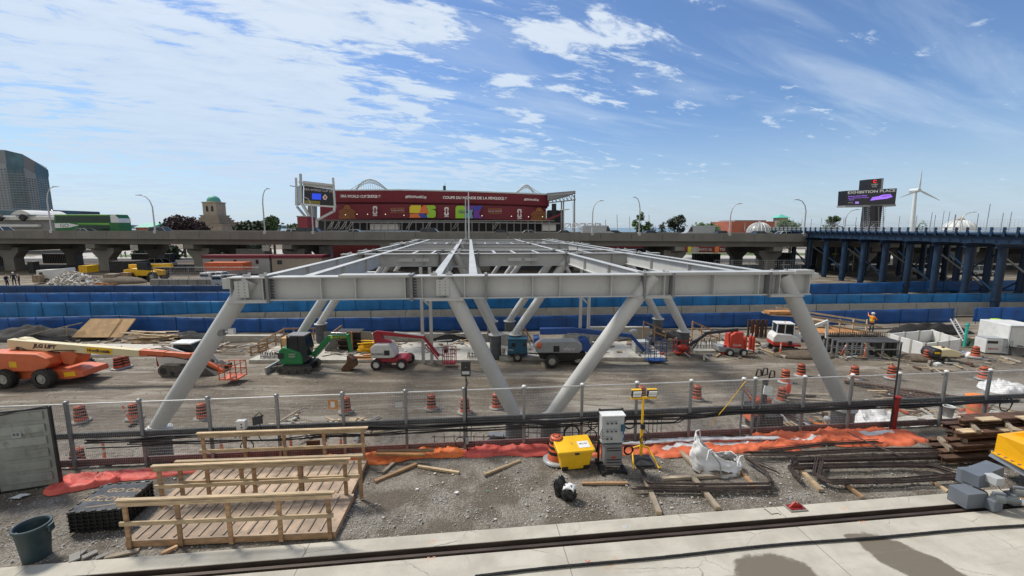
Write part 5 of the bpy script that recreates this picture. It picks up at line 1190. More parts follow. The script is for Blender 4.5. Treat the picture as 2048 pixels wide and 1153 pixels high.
# ---- blue trestle
TX0, TX1 = 51.2, 58.5
tz_top = 6.35
ts = T('blue_trestle', 'long dark blue steel trestle on round piles at the right', 'trestle', (55, 60, -1.5)); BT = M['trestle']
def tzz(y): return 6.72
for x in (TX0, TX1, 65.0):
    mb = MB(); mb.ibeam((x, 36, tzz(0)-.45), (x, 84, tzz(0)-.45), .9, .45, .05, .04); mb.build('main_beam', BT, ts, world=True)
ypl = [44.6, 47.2, 53.5, 56.2, 62.0, 64.5, 70.5, 73.2, 79.3, 83.5]
for i, y in enumerate([44.4, 47.6, 51.2, 54.8, 58.4, 62.0, 65.6, 69.4, 73.4, 77.4, 81.4]):
    for x in (TX0, TX1, 65.0):
        yy = y+(x-TX0)*.12
        mb = MB(); mb.tube([(x, yy, gz(0, yy)-.5), (x, yy, tzz(0)-1.35)], .36, 18); mb.tube([(x, yy, -.2), (x, yy, .1)], .46, 18); pl = mb.build('pile', BT, ts, world=True)
        mb = MB(); mb.box((x-.16, yy-.365, .95), (.12, .02, .75), rx=0); mb.build('pile_mark', M['white_ink'], pl, world=False)
    mb = MB(); mb.ibeam((TX0-.9, y-.1, tzz(0)-1.13), (66, y+1.75, tzz(0)-1.13), .45, .6, .04, .04); mb.build('cap_beam', BT, ts, world=True)
    if i % 2 == 0:
        mb = MB(); mb.bar((TX0, y, 4.6), (TX1, y+.9, .2), .14, .14); mb.build('brace', M['galv'], ts, world=True)
    if i < 10 and i % 2 == 0:
        mb = MB(); a, b = (4.4, 0.2) if i % 2 else (.2, 4.4); mb.bar((TX0+.5, y, a), (TX0+.5, y+5.8, b), .12, .12); mb.nxt(); mb.bar((TX1, y, b), (TX1, y+5.8, a), .12, .12); mb.nxt(); mb.each('brace', M['galv' if i % 2 else 'trestle'], ts, world=True)
mb = MB(); mb.bx(TX0-.35, 67, 36, 84.5, tzz(0)+.01, tzz(0)+.16); mb.build('deck', BT, ts, world=True)
mb = MB()
for i in range(40): y = 37+i*1.2; mb.box((TX0-.42, y, tzz(0)+.35), (.16, .22, .95)); mb.nxt()
mb.each('edge_post', BT, ts, world=True)
mb = MB()
for dz in (.45, .75): mb.bar((TX0-.42, 36, tzz(0)+dz), (TX0-.42, 84, tzz(0)+dz), .07, .1); mb.nxt()
mb.each('edge_rail', M['grey_body'], ts, world=True)
mb = MB()
for i in range(20): y = 38+i*2.4; mb.tube([(TX0+.3, y, tzz(0)+.16), (TX0+.3, y, tzz(0)+2.3)], .03, 6); mb.nxt()
mb.each('railing_post', M['galv'], ts, world=True)
mb = MB()
for i in range(150): y = 37+i*.32; mb.bar((TX0+.3, y, tzz(0)+.2), (TX0+.3, y, tzz(0)+1.6), .012, .012)
for k in range(5): mb.bar((TX0+.3, 37, tzz(0)+.3+k*.33), (TX0+.3, 84, tzz(0)+.3+k*.33), .014, .014)
tag(mb.build('railing_mesh', M['wire'], ts, world=True), kind='stuff')
for px, yt, Yp in ((1899, 424, 70), (1980, 408, 60), (2023, 424, 62), (1864, 425, 66), (1910, 430, 64), (1888, 422, 75)):
    a = DY(px, yt, Yp); t = T('tall_slim_pole', 'slim grey pole standing on the trestle, '+{1899: 'left of the white dome', 1980: 'the tallest, right of the white dome', 2023: 'at the far right end', 1864: 'nearest the wind turbine', 1910: 'short one before the white dome', 1888: 'farthest, between turbine and dome'}[px], 'pole', (a.x, Yp, tzz(0)+.16), 0, 'slim poles on the trestle')
    mb = MB(); mb.tube([(0, 0, 0), (.05, 0, a.z-tzz(0)-.16)], [.05, .035], 6); mb.build('pole', M['galv'], t); mb = MB(); mb.box((0, 0, .08), (.3, .3, .04)); mb.build('foot', M['galv'], t)
# scaffold stair tower behind the trestle
a = DY(1679, 545, 76); t = T('scaffold_stair', 'white scaffold stair tower standing behind the blue piles', 'scaffold', (a.x, 76, gz(0, 76)), 0)
mb = MB()
for x in (0, 2.2, 3.4, 5.2):
    for y in (0, 1.4): mb.tube([(x, y, 0), (x, y, 7.4)], .05, 6); mb.nxt()
mb.each('standard', M['lampm'], t)
mb = MB()
for k in range(5):
    z = .3+k*1.6; mb.bar((0, 0, z), (2.2, 0, z+1.5), .3, .08); mb.bar((3.4, 0, z), (5.2, 0, z), .06, .06); mb.bar((3.4, 0, z), (5.2, 0, z+1.6), .05, .05); mb.bar((5.2, 0, z), (3.4, 0, z+1.6), .05, .05); mb.bar((0, 0, z+1.5), (2.2, 0, z+1.5), .06, .06)
mb.build('stair_flights', M['lampm'], t)
# ---------------- work yard: machines and stores ----------------
def drum(p, label, rz=0, tilt=0, sc=1.0, dusty=False, base=True):
    t = T('traffic_drum', label, 'traffic drum', p, rz, 'orange and black striped traffic drums', sc)
    if tilt: t.rotation_euler = (0, tilt, rz)
    mb = MB(); mb.lathe([(.30, .05), (.30, .06), (.285, .25), (.275, .26), (.265, .45), (.255, .46), (.245, .65), (.235, .66), (.225, .84), (.19, .90), (.06, .92)], 20)
    o = mb.build('barrel', M['drum_orange'], t)
    # bands are separate sleeves that follow the taper
    mb = MB()
    for z0, z1 in ((.09, .20), (.30, .41), (.50, .60), (.69, .78), (.85, .93)):
        f = lambda z: .304-.083*z; mb.lathe([(f(z0), z0), (f(z1) if z1 < .9 else .10, z1)], 20, cap=False)
    tag(mb.build('dark_band', M['black_rough'], t), kind=None)
    if base: mb = MB(); mb.lathe([(.46, .0), (.46, .05), (.36, .085), (.30, .085)], 20); mb.build('rubber_base', M['conc_dark'] if dusty else M['grey_body'], t)
    return t
def gp(px, py, z=LZ): return G(px, py, z)
DL = [(163, 843, 'traffic drum behind the fence, second post from the container', 1), (270, 837, 'traffic drum half hidden by the third fence post from the left', 1), (405, 837, 'traffic drum beside the right side of the left leg, behind the fence', 1),
 (237, 738, 'traffic drum under the long cream boom, front one of a pair', 0), (252, 734, 'traffic drum under the long cream boom, rear one of a pair', 0), (692, 824, 'traffic drum right behind the fence post beside a small wooden notice', 1),
 (863, 818, 'traffic drum standing left of the black floodlight pole', 1), (930, 825, 'traffic drum directly behind the black floodlight pole', 1), (993, 816, 'traffic drum touching the big central raking leg', 1), (1283, 800, 'traffic drum behind the yellow light stand heads', 1),
 (1393, 799, 'lone traffic drum in the open yard right of the yellow light stand', 1), (1570, 765, 'traffic drum with a yellow rope hanging in front', 0), (1602, 752, 'traffic drum left of the right raking leg, standing free', 0), (1650, 754, 'traffic drum half hidden by the right raking leg', 0),
 (1708, 757, 'traffic drum just right of the right raking leg', 0), (1783, 757, 'traffic drum left of the slim black pole', 0), (1563, 802, 'dark traffic drum close behind the fence with a red tag above it', 1), (1853, 721, 'traffic drum in front of the cream compressor', 0),
 (1950, 714, 'traffic drum left of the small white generator', 0), (1966, 759, 'traffic drum partly behind a fence post right of the compressor', 0), (157, 935, 'traffic drum low behind the fence foot beside the container door', 1), (1512, 668, 'small far traffic drum left of the white and red excavator', 0)]
for i, (px, py, lab, d) in enumerate(DL): drum(gp(px, py), lab, i*.7, R(random.uniform(-2, 2)), .89+.05*random.random(), d)
def delineator(px, py, label, tilt=0):
    t = T('delineator_post', label, 'delineator', gp(px, py), 0, 'slim orange delineator posts'); t.rotation_euler = (0, tilt, 0)
    mb = MB(); mb.lathe([(.06, .06), (.05, 1.0), (.03, 1.08)], 10); mb.build('post', M['tarp_orange'], t)
    for z in (.62, .82): mb = MB(); mb.lathe([(.056, z), (.054, z+.09)], 10, cap=False); mb.build('band', M['white_plastic'], t)
    mb = MB(); mb.lathe([(.22, 0), (.22, .05), (.08, .07)], 10); mb.build('base', M['black_rough'], t)
for a in ((212, 932, 'slim orange post behind the fence near the container'), (340, 925, 'slim orange post right of the dark left pier'), (445, 915, 'slim orange post behind the rear ramp rail left end'), (583, 900, 'slim orange post behind the middle of the rear ramp rail'), (683, 905, 'slim orange post behind the fence at the rear ramp right end'),
          (266, 850, 'leaning orange post beside the left raking leg base', R(-22)), (1560, 712, 'slim orange post in front of the white and red excavator'), (1680, 712, 'tilted orange post left of the stacked form panels', R(25)), (1728, 718, 'slim orange post in front of the stacked form panels'), (1500, 702, 'slim orange post left of the white and red excavator track')): delineator(*a)
def basket(par, c, sx, sy, h, mat, post=.03):
    x, y, z = c; mb = MB(); mb.box((x, y, z+.05), (sx, sy, .08)); mb.build('platform_floor', M[mat], par)
    mb = MB()
    for zz_ in (.55, 1.1):
        q = [(x-sx/2, y-sy/2, z+zz_*h), (x+sx/2, y-sy/2, z+zz_*h), (x+sx/2, y+sy/2, z+zz_*h), (x-sx/2, y+sy/2, z+zz_*h)]; mb.tube(q, post, 6, closed=True)
    for i in range(4):
        for j in (-1, 1): mb.tube([(x-sx/2+sx*i/3, y+j*sy/2, z), (x-sx/2+sx*i/3, y+j*sy/2, z+1.1*h)], post, 6)
    mb.build('guard_rail', M[mat], par); mb = MB(); mb.box((x-sx*.25, y, z+.9*h), (.25, .5, .3)); mb.build('control_box', M['black'], par)
# --- orange telescopic boom lift
p = gp(93, 775); t = T('boom_lift', 'large orange telescopic boom lift with a long cream boom at the left', 'boom lift', p, 0, None, .94)
for x, y in ((-.05, .0), (-2.5, -.05), (.15, 2.5), (-2.4, 2.5)): wheel(t, (x, y, .62), .62, .5, 22)
mb = MB(); mb.prism([(-3.4, .62), (-3.4, 1.0), (1.0, 1.05), (2.1, .95), (2.2, .6), (1.2, .42), (-3.0, .42)], .35, 2.2); mb.build('chassis', M['orange_lift'], t, bevel=.05)
mb = MB(); mb.box((1.3, .33, .78), (.75, .02, .3), ry=-.1); mb.build('decal', M['yellow'], t)
mb = MB(); mb.prism([(-4.6, 1.05), (-4.6, 2.0), (-3.6, 2.35), (-.4, 2.25), (.3, 1.95), (.45, 1.55), (0, 1.2), (-.5, 1.05)], .0, 1.0); mb.build('hood', M['orange_lift'], t, bevel=.08)
mb = MB(); mb.prism([(-4.4, 1.1), (-4.4, 2.1), (-.4, 2.2), (.2, 1.5), (0, 1.1)], 1.5, 2.4); mb.build('hood', M['orange_lift'], t, bevel=.08)
mb = MB(); mb.prism([(.65, 1.4), (.55, 2.2), (1.35, 2.25), (1.65, 1.9), (1.3, 1.3)], .6, 1.7); mb.build('counterweight', M['orange_lift'], t, bevel=.05)
mb = MB(); mb.box((-1.95, -.01, 1.55), (.5, .02, .38)); mb.build('decal', M['yellow'], t); mb = MB(); mb.box((-3.1, -.01, 1.3), (.5, .02, .1)); mb.build('decal', M['white_plastic'], t)
mb = MB(); mb.prism([(-2.9, 2.15), (-2.9, 2.9), (-2.6, 3.05), (-2.1, 3.0), (-1.2, 2.55), (-.2, 2.1), (-.6, 1.95)], 1.05, 1.5); mb.build('turret_post', M['cream'], t, bevel=.02)
mb = MB(); mb.bar((-3.0, .95, 2.72), (5.7, .95, 2.06), .42, .62, h2=.46); mb.build('boom', M['cream'], t, bevel=.02)
mb = MB(); mb.bar((5.7, .95, 2.10), (7.35, .95, 1.98), .34, .40); mb.bar((7.2, .95, 2.0), (9.1, .95, 1.86), .28, .32); mb.build('boom_extension', M['orange_lift'], t, bevel=.015)
sl_ = math.atan2(.66, 8.7)
txt('JLG LIFT', .34, M['bolt'], t, (-.55, .735, 2.56), (R(90), sl_, 0), sx=1.2, ext=.008, off=.02, shear=.2)
mb = MB(); mb.box((3.05, .73, 2.27), (1.75, .02, .38), ry=sl_); mb.build('rental_panel', M['yellow'], t); txt('HercRentals', .30, M['bolt'], t, (3.05, .71, 2.25), (R(90), sl_, 0), ext=.008, off=.01)
mb = MB(); mb.tube([(-2.0, 1.0, 2.45), (-.9, .9, 2.3), (.5, .9, 2.2)], .11, 10); mb.build('lift_cylinder', M['black'], t)
mb = MB(); mb.sph((-2.35, .72, 2.45), (.13, .05, .10)); mb.build('pivot_pin', M['rust'], t)
mb = MB(); mb.bar((9.0, .95, 1.9), (9.6, .95, 1.65), .3, .4); mb.bar((9.5, .95, 1.7), (11.0, .95, .75), .22, .3); mb.build('jib', M['orange_lift'], t, bevel=.02); mb = MB(); mb.tube([(9.4, .9, 1.45), (10.6, .9, .85)], .06, 8); mb.build('jib_cylinder', M['black'], t)
basket(t, (11.7, 1.0, .3), 1.15, 1.1, .95, 'orange_lift', .032)
mb = MB(); mb.tube([(6.2, .8, 1.95), (8, .8, 1.8), (9.5, .78, 1.5), (10.9, .8, .8)], .035, 6); mb.tube([(-2.2, .7, 2.5), (-1.2, .72, 2.1), (.2, .7, 2.3), (1.5, .73, 2.28)], .03, 6); mb.build('hose', M['cable'], t)
# --- tracked skid steer
def track(par, x0, x1, y, w, h, mat='track', z=0):
    r = h/2; pts = []
    for i in range(9): a = R(-90-180*i/8); pts.append((x0+r+r*math.cos(a), z+r+r*math.sin(a)))
    for i in range(9): a = R(90-180*i/8); pts.append((x1-r+r*math.cos(a), z+r+r*math.sin(a)))
    mb = MB(); mb.prism(pts, y-w/2, y+w/2)
    n = int((x1-x0)/.13)
    for i in range(n): x = x0+r*.7+(x1-x0-r*1.4)*i/n; mb.box((x, y, z+h), (.05, w, .05)); mb.box((x, y, z+.01), (.05, w, .05))
    o = mb.build('track', M[mat], par); mb = MB()
    for i in range(4): x = x0+r+(x1-x0-h)*i/3; mb.ytube((x, y, z+r*(1 if i in (0, 3) else .6)), r*(.62 if i in (0, 3) else .42), w*1.04, 12)
    mb.build('rollers', M['st_dark'], o)
p = gp(362, 752); t = T('track_loader', 'small white and black tracked loader half hidden behind the left leg', 'loader', p, 0)
track(t, -1.35, 1.15, 0, .4, .75); track(t, -1.35, 1.15, 1.5, .4, .75)
mb = MB(); mb.prism([(-1.6, .45), (-1.75, 1.25), (-1.5, 1.35), (-.5, 1.3), (.9, .9), (.9, .4)], .25, 1.25); mb.build('body', M['white_paint'], t, bevel=.05)
mb = MB(); mb.box((-1.72, .75, .9), (.05, 1.0, .7)); mb.build('rear_panel', M['crimson'], t)
mb = MB(); mb.prism([(-.7, 1.2), (-.55, 2.05), (.6, 2.1), (1.1, 1.0), (1.0, .8)], .3, 1.2); mb.build('cab', M['cab_glass'], t, bevel=.04); mb = MB(); mb.box((0, .75, 2.12), (1.4, 1.05, .08)); mb.build('cab_roof', M['white_paint'], t)
for y in (.05, 1.45): mb = MB(); mb.bar((-1.6, y, 1.5), (-.9, y, 1.95), .12, .18); mb.bar((-.9, y, 1.95), (1.0, y, 1.3), .12, .2); mb.bar((1.0, y, 1.3), (1.6, y, .45), .12, .2); mb.build('lift_arm', M['white_paint'], t, bevel=.02)
mb = MB(); mb.prism([(1.5, .05), (1.45, .55), (1.7, .6), (2.4, .05)], -.1, 1.6); mb.build('bucket', M['track'], t)
# --- green mini excavator
p = gp(590, 747); t = T('mini_excavator', 'green mini excavator with a dark cab and its bucket on the ground', 'excavator', p, 0)
track(t, -1.15, 1.1, 0, .38, .52); track(t, -1.15, 1.1, 1.45, .38, .52)
mb = MB(); mb.box((0, .72, .42), (1.5, 1.1, .3)); mb.build('undercarriage', M['st_dark'], t)
mb = MB(); mb.xprism([(-.2, .02), (-.25, .45), (1.7, .45), (1.65, .02)], -1.9, -1.78); mb.build('dozer_blade', M['grey_body'], t); mb = MB(); 
for y in (.3, 1.1): mb.bar((-1.8, y, .25), (-.9, y, .45), .12, .12); mb.nxt()
mb.each('blade_arm', M['track'], t)
mb = MB(); mb.prism([(-.85, .6), (-1.0, 1.0), (-1.0, 1.55), (-.7, 1.85), (-.3, 1.75), (.5, 1.45), (.62, 1.0), (.6, .62)], -.1, 1.5); mb.build('body', M['green'], t, bevel=.1)
mb = MB(); mb.box((-.82, -.12, 1.25), (.38, .03, .36)); mb.build('vent', M['st_dark'], t); mb = MB(); mb.box((.2, .7, .58), (1.6, 1.5, .08)); mb.build('deck_plate', M['st_dark'], t)
mb = MB(); mb.prism([(-.4, 1.65), (-.35, 2.5), (.75, 2.55), (.95, 1.7), (.8, .75), (.3, .75)], .0, .95); mb.build('cab', M['cab_glass'], t, bevel=.04)
mb = MB(); mb.box((.2, .48, 2.6), (1.25, 1.0, .09)); mb.build('cab_roof', M['steel_plate'], t, bevel=.02)
mb = MB()
for x0, x1 in ((-.4, -.35), (.93, .77), (.30, .30)):
    for y in (-.01, .96): mb.bar((x0, y, 1.6), (x1, y, 2.56), .07, .06); mb.nxt()
mb.each('cab_pillar', M['black'], t)
mb = MB(); mb.bar((.95, .75, 1.0), (2.2, .75, 2.35), .22, .34); mb.bar((2.1, .75, 2.3), (3.55, .75, 2.38), .2, .3, h2=.24); mb.build('boom', M['green'], t, bevel=.03)
mb = MB(); mb.bar((3.45, .75, 2.55), (3.6, .75, 1.3), .18, .36, up=(0, 1, 0), w2=.16); mb.build('dipper_arm', M['green'], t, bevel=.03)
mb = MB(); mb.tube([(1.0, .75, .8), (2.1, .75, 1.9)], .06, 8); mb.nxt(); mb.tube([(2.3, .75, 2.62), (3.35, .75, 2.6)], .05, 8); mb.nxt(); mb.each('cylinder', M['chrome'], t)
mb = MB(); mb.prism([(3.4, 1.1), (3.9, .8), (3.95, .3), (3.5, .0), (2.9, .05), (3.1, .35), (3.35, .6)], .45, 1.05); mb.build('bucket', M['rust'], t, bevel=.03)
txt('SUNBELT RENTALS', .15, M['yellow'], t, (2.9, .63, 2.34), (R(90), R(-2), 0)); mb = MB(); mb.box((2.35, .64, 2.34), (.16, .01, .16), ry=.78); mb.build('decal', M['lime'], t)
for i, s_ in enumerate(('ALERT', 'ASSIST')): txt(s_, .16, M['white_ink'], t, (-.05, -.12, 1.35-.16*i))
# --- red and white articulated lift
def small_lift(px, py, label, cb, ca, flip=1, txt_=None, group=None):
    pass
p = gp(752, 740); t = T('boom_lift', 'red boom lift with a white hood and a basket to its right', 'boom lift', p, 0, None, .86)
for x, y in ((.05, 0), (2.1, 0), (.1, 1.8), (2.3, 1.8)): wheel(t, (x, y, .42), .42, .32, 20, .6, True, 'tyre', 'white_plastic')
mb = MB(); mb.prism([(-.2, .45), (-.1, .85), (2.3, .95), (2.6, .7), (2.5, .45), (1.6, .6), (.8, .6)], .1, 1.6); mb.build('chassis', M['crimson'], t, bevel=.04)
mb = MB(); mb.prism([(-.35, .95), (-.4, 1.8), (.0, 2.1), (1.1, 2.1), (1.45, 1.6), (1.6, 1.05), (1.2, .95)], -.05, 1.5); mb.build('hood', M['white_paint'], t, bevel=.1)
mb = MB(); mb.box((.95, -.07, 1.42), (.42, .03, .4)); mb.build('vent', M['st_dark'], t); txt('SNORKEL', .26, M['st_dark'], t, (.2, -.07, 1.3))
mb = MB(); mb.prism([(-.2, 2.0), (-.3, 2.95), (.0, 3.05), (.35, 2.7), (.5, 2.4), (1.2, 2.15), (1.1, 2.05)], .5, 1.0); mb.build('turret_post', M['crimson'], t, bevel=.03)
mb = MB(); mb.bar((-.1, .75, 2.9), (3.9, .75, 2.5), .26, .34, h2=.22); mb.build('boom', M['crimson'], t, bevel=.03)
mb = MB(); mb.bar((1.4, .72, 2.95), (3.8, .72, 2.66), .2, .08); mb.build('boom_tray', M['white_paint'], t)
mb = MB(); mb.bar((3.8, .75, 2.5), (5.0, .75, .9), .2, .22); mb.build('jib', M['crimson'], t, bevel=.02); mb = MB(); mb.tube([(3.95, .65, 1.95), (4.95, .65, .65)], .06, 8); mb.build('jib_cylinder', M['crimson'], t)
basket(t, (5.85, .8, .30), 1.0, .8, 1.2, 'crimson')
# --- teal welder trailer
p = gp(1035, 724); t = T('welder_generator', 'dark teal engine welder on a small two wheel trailer', 'welder', p, 0)
mb = MB(); mb.box((0, .6, 1.1), (1.42, 1.1, 1.1)); mb.build('cabinet', M['teal'], t, bevel=.05); mb = MB(); mb.box((0, .6, 1.67), (1.5, 1.2, .08)); mb.build('lid', M['teal'], t, bevel=.02)
mb = MB(); mb.box((-.3, .04, 1.25), (.3, .02, .3)); mb.build('control_panel', M['black'], t); txt('Miller', .17, M['white_ink'], t, (-.45, .03, .88)); mb = MB(); mb.box((.5, .04, 1.3), (.2, .02, .25)); mb.build('decal', M['rust'], t)
mb = MB(); mb.box((0, .6, .5), (1.5, 1.0, .1)); mb.build('frame', M['black'], t)
for y in (0.02, 1.2): wheel(t, (0, y, .32), .32, .2, 16)
mb = MB(); mb.bar((.75, .6, .48), (1.7, .6, .42), .08, .08); mb.build('tow_bar', M['black'], t)
# --- blue and grey boom lift
p = gp(1104, 735); t = T('boom_lift', 'grey and blue telescopic boom lift with big dark tyres, seen between the central legs', 'boom lift', p, 0, None, .84)
for x, y in ((0, 0), (2.25, .6), (.2, 2.3), (2.6, 2.6)): wheel(t, (x, y, .55), .55, .42, 20)
mb = MB(); mb.prism([(-1.0, .7), (-1.2, 1.1), (2.9, 1.15), (2.9, .75), (2.0, .5), (-.4, .5)], .35, 2.3); mb.build('chassis', M['black'], t, bevel=.05)
mb = MB(); mb.prism([(-1.3, 1.2), (-1.5, 1.8), (-1.0, 2.25), (1.9, 2.3), (2.5, 2.0), (2.55, 1.5), (2.3, 1.2)], .0, 1.0); mb.build('hood', M['grey_body'], t, bevel=.12)
mb = MB(); mb.prism([(-1.4, 1.3), (-1.5, 2.2), (-1.0, 2.3), (-.9, 1.3)], 1.1, 2.3); mb.build('hood', M['blue'], t, bevel=.06); mb = MB(); mb.sph((-1.1, .05, 1.9), (.25, .2, .3)); mb.build('warning_cap', M['orange_lift'], t)
mb = MB(); mb.box((.35, -.02, 1.6), (.5, .02, .5)); mb.build('vent', M['black'], t); txt('ahern', .4, M['white_ink'], t, (1.4, -.03, 1.6), shear=.3)
mb = MB(); mb.bar((-.95, 1.5, 2.75), (2.0, 1.5, 2.8), .5, .55); mb.build('boom', M['blue'], t, bevel=.04); mb = MB(); mb.bar((1.9, 1.5, 2.85), (7.0, 1.5, 2.35), .4, .42, h2=.3); mb.build('boom', M['blue'], t, bevel=.03)
mb = MB(); mb.bar((1.4, 1.2, 2.6), (6.5, 1.2, 2.2), .08, .16); mb.build('hose_tray', M['grey_body'], t)
mb = MB(); mb.prism([(2.5, 1.2), (2.4, 2.2), (3.1, 2.3), (3.4, 1.6), (3.2, 1.1)], .6, 1.9); mb.build('turret_block', M['blue'], t, bevel=.05)
mb = MB(); mb.bar((6.9, 1.5, 2.4), (8.2, 1.5, 1.0), .26, .3); mb.build('jib', M['blue'], t, bevel=.02)
basket(t, (9.2, 1.5, .15), 1.5, 1.0, 1.7, 'blue')
mb = MB(); mb.box((7.1, 1.4, 2.75), (.5, .4, .1)); mb.sph((7.2, 1.4, 2.82), (.3, .25, .15)); mb.build('protective_wrap', M['foam'], t)
# --- IBC totes
def ibc(p, label, rz=0, lid=None):
    t = T('water_tote', label, 'water tote', p, rz, 'caged white water totes'); mb = MB(); mb.box((0, 0, .62), (1.1, .92, .95)); mb.build('tank', M['ibc'], t, bevel=.08)
    mb = MB()
    for i in range(8):
        x = -.57+1.14*i/7
        for y in (-.49, .49): mb.bar((x, y, .15), (x, y, 1.12), .02, .02)
    for i in range(6):
        z = .18+.93*i/5
        for y in (-.49, .49): mb.bar((-.57, y, z), (.57, y, z), .02, .02)
        for x in (-.57, .57): mb.bar((x, -.49, z), (x, .49, z), .02, .02)
    mb.build('cage', M['galv'], t); mb = MB(); mb.box((0, 0, .07), (1.15, .98, .12)); mb.build('pallet', M['black'], t)
    if lid: mb = MB(); mb.sph((0, 0, 1.12), (.5, .42, .1), 14, 6); mb.build('cover', M[lid], t)
    return t
ibc(gp(1280, 709), 'white caged water tote left of the blue lift basket', .1)
ibc(gp(1990, 664, LZ+.35), 'white caged water tote with a bright green cover, far right', .1, 'lime')
# --- small red articulated lift, facing left
p = gp(1470, 713); t = T('boom_lift', 'small red electric boom lift folded toward the left', 'boom lift', p, 0, None, .86)
for x, y in ((-.5, 0), (.75, 0), (-.9, 1.4), (.7, 1.4)): wheel(t, (x, y, .33), .33, .25, 18, .6, True, 'tyre', 'white_plastic')
mb = MB(); mb.prism([(-1.3, .35), (-1.4, .85), (-.4, .75), (.9, .6), (.9, .3)], .1, 1.3); mb.build('chassis', M['grey_body'], t, bevel=.04)
mb = MB(); mb.prism([(-.5, .7), (-.4, 1.9), (0, 2.15), (.7, 2.15), (.8, .7)], .1, 1.2); mb.build('tower_cover', M['red_box'], t, bevel=.06); txt('Genie', .3, M['white_ink'], t, (.15, .08, 1.0))
mb = MB(); mb.bar((.4, .6, 2.3), (-2.6, .6, 1.95), .22, .26); mb.build('boom', M['st_dark'], t, bevel=.03); mb = MB(); mb.bar((-2.4, .6, 1.95), (-3.9, .6, .8), .2, .22); mb.bar((-2.7, .6, 1.9), (-3.6, .6, .45), .08, .08); mb.build('jib', M['st_dark'], t)
mb = MB(); mb.box((-.9, .2, .5), (.3, .1, .9), ry=.15); mb.build('outrigger', M['red'], t)
basket(t, (-4.6, .6, .15), 1.2, .8, 1.1, 'red_box'); mb = MB(); mb.sph((-4.6, .3, .7), (.5, .3, .35)); mb.build('tool_bag', M['red'], t)
# gas cylinders
for i, x in enumerate((1481, 1489, 1499, 1505)):
    t = T('gas_cylinder', ['orange red gas cylinder, leftmost of the row beside the small red lift', 'orange red gas cylinder, second of the row beside the small red lift', 'orange red gas cylinder, third of the row beside the small red lift', 'orange red gas cylinder, rightmost of the row beside the small red lift'][i], 'gas cylinder', gp(x, 704+(i % 2)), 0, 'orange red gas cylinders')
    mb = MB(); mb.lathe([(.13, 0), (.13, 1.15), (.10, 1.28), (.05, 1.34)], 14); mb.build('bottle', M['red_box'], t); mb = MB(); mb.lathe([(.05, 1.34), (.05, 1.48)], 8); mb.build('valve_cap', M['white_plastic'], t)
# --- white and red mini excavator (track toward camera right)
p = gp(1575, 706); t = T('mini_excavator', 'white and red mini excavator with glazed cab, boom toward the right leg', 'excavator', p, R(-12), None, .82)
track(t, -1.3, 1.1, 0, .38, .5); track(t, -1.3, 1.1, 1.5, .38, .5); mb = MB(); mb.box((-.1, .75, .45), (1.4, 1.1, .3)); mb.build('undercarriage', M['st_dark'], t)
mb = MB(); mb.prism([(-1.35, .65), (-1.4, 1.0), (1.0, 1.0), (1.1, .65)], -.15, 1.6); mb.build('lower_body', M['red'], t, bevel=.08)
mb = MB(); mb.prism([(-1.4, 1.0), (-1.35, 1.5), (-1.1, 1.85), (.2, 1.8), (1.0, 1.4), (1.1, 1.0)], -.1, 1.55); mb.build('upper_body', M['white_paint'], t, bevel=.1)
mb = MB(); mb.prism([(-1.0, 1.6), (-.95, 2.75), (.45, 2.65), (.5, 1.5)], .25, 1.3); mb.build('cab', M['cab_glass'], t, bevel=.03)
mb = MB(); mb.box((-.25, .78, 2.76), (1.6, 1.2, .12)); mb.build('cab_roof', M['white_paint'], t, bevel=.04)
mb = MB()
for x0, x1 in ((-1.02, -.97), (-.3, -.3), (.5, .46)):
    for y in (.22, 1.33): mb.bar((x0, y, 1.5), (x1, y, 2.75), .08, .08); mb.nxt()
mb.each('cab_pillar', M['white_paint'], t)
mb = MB(); mb.box((-.6, .4, 2.05), (.4, .25, .5)); mb.build('seat', M['hivis'], t); mb = MB(); mb.sph((-.2, .7, 2.86), .07); mb.build('beacon', M['hivis'], t); mb = MB(); mb.box((.1, -.16, .98), (.3, .03, .42)); mb.build('vent', M['black'], t); txt('TB240', .25, M['white_ink'], t, (.6, -.17, .98))
mb = MB(); mb.bar((.9, .9, 1.2), (2.0, .9, 2.2), .26, .34); mb.bar((1.9, .9, 2.2), (3.6, .9, 3.1), .22, .3); mb.build('boom', M['white_paint'], t, bevel=.03); mb = MB(); mb.bar((3.5, .9, 3.0), (3.6, .9, 1.4), .2, .26, up=(0, 1, 0)); mb.build('dipper_arm', M['white_paint'], t, bevel=.03)
mb = MB(); mb.tube([(1.2, .75, 1.1), (1.9, .75, 1.9)], .07, 8); mb.build('cylinder', M['chrome'], t)
mb = MB(); mb.prism([(3.4, 1.3), (3.9, .9), (3.9, .4), (3.3, .2), (3.0, .5), (3.3, .8)], .6, 1.2); mb.build('bucket', M['track'], t)
# cream and black compressor
p = gp(1880, 722); t = T('air_compressor', 'cream and black towable air compressor in front of the white boxes', 'compressor', p, R(-4), None, .72)
mb = MB(); mb.prism([(-.5, .55), (-.5, 1.35), (.4, 1.4), (1.4, 1.1), (1.5, .85), (1.3, .55)], -.6, .75); mb.build('canopy', M['cream'], t, bevel=.12)
mb = MB(); mb.prism([(-1.35, .5), (-1.4, .9), (-1.2, 1.35), (-.52, 1.38), (-.52, .5)], -.65, .8); mb.build('rear_canopy', M['black'], t, bevel=.1); mb = MB(); mb.box((-.95, -.67, 1.0), (.5, .02, .2)); mb.build('decal', M['yellow'], t)
for y in (-.7, .8): wheel(t, (-.1, y, .32), .32, .2, 16)
mb = MB(); mb.bar((1.3, 0, .5), (2.3, 0, .45), .1, .1); mb.build('tow_bar', M['black'], t); mb = MB(); mb.box((.1, 0, 1.45), (.2, .15, .12)); mb.build('exhaust', M['st_dark'], t)
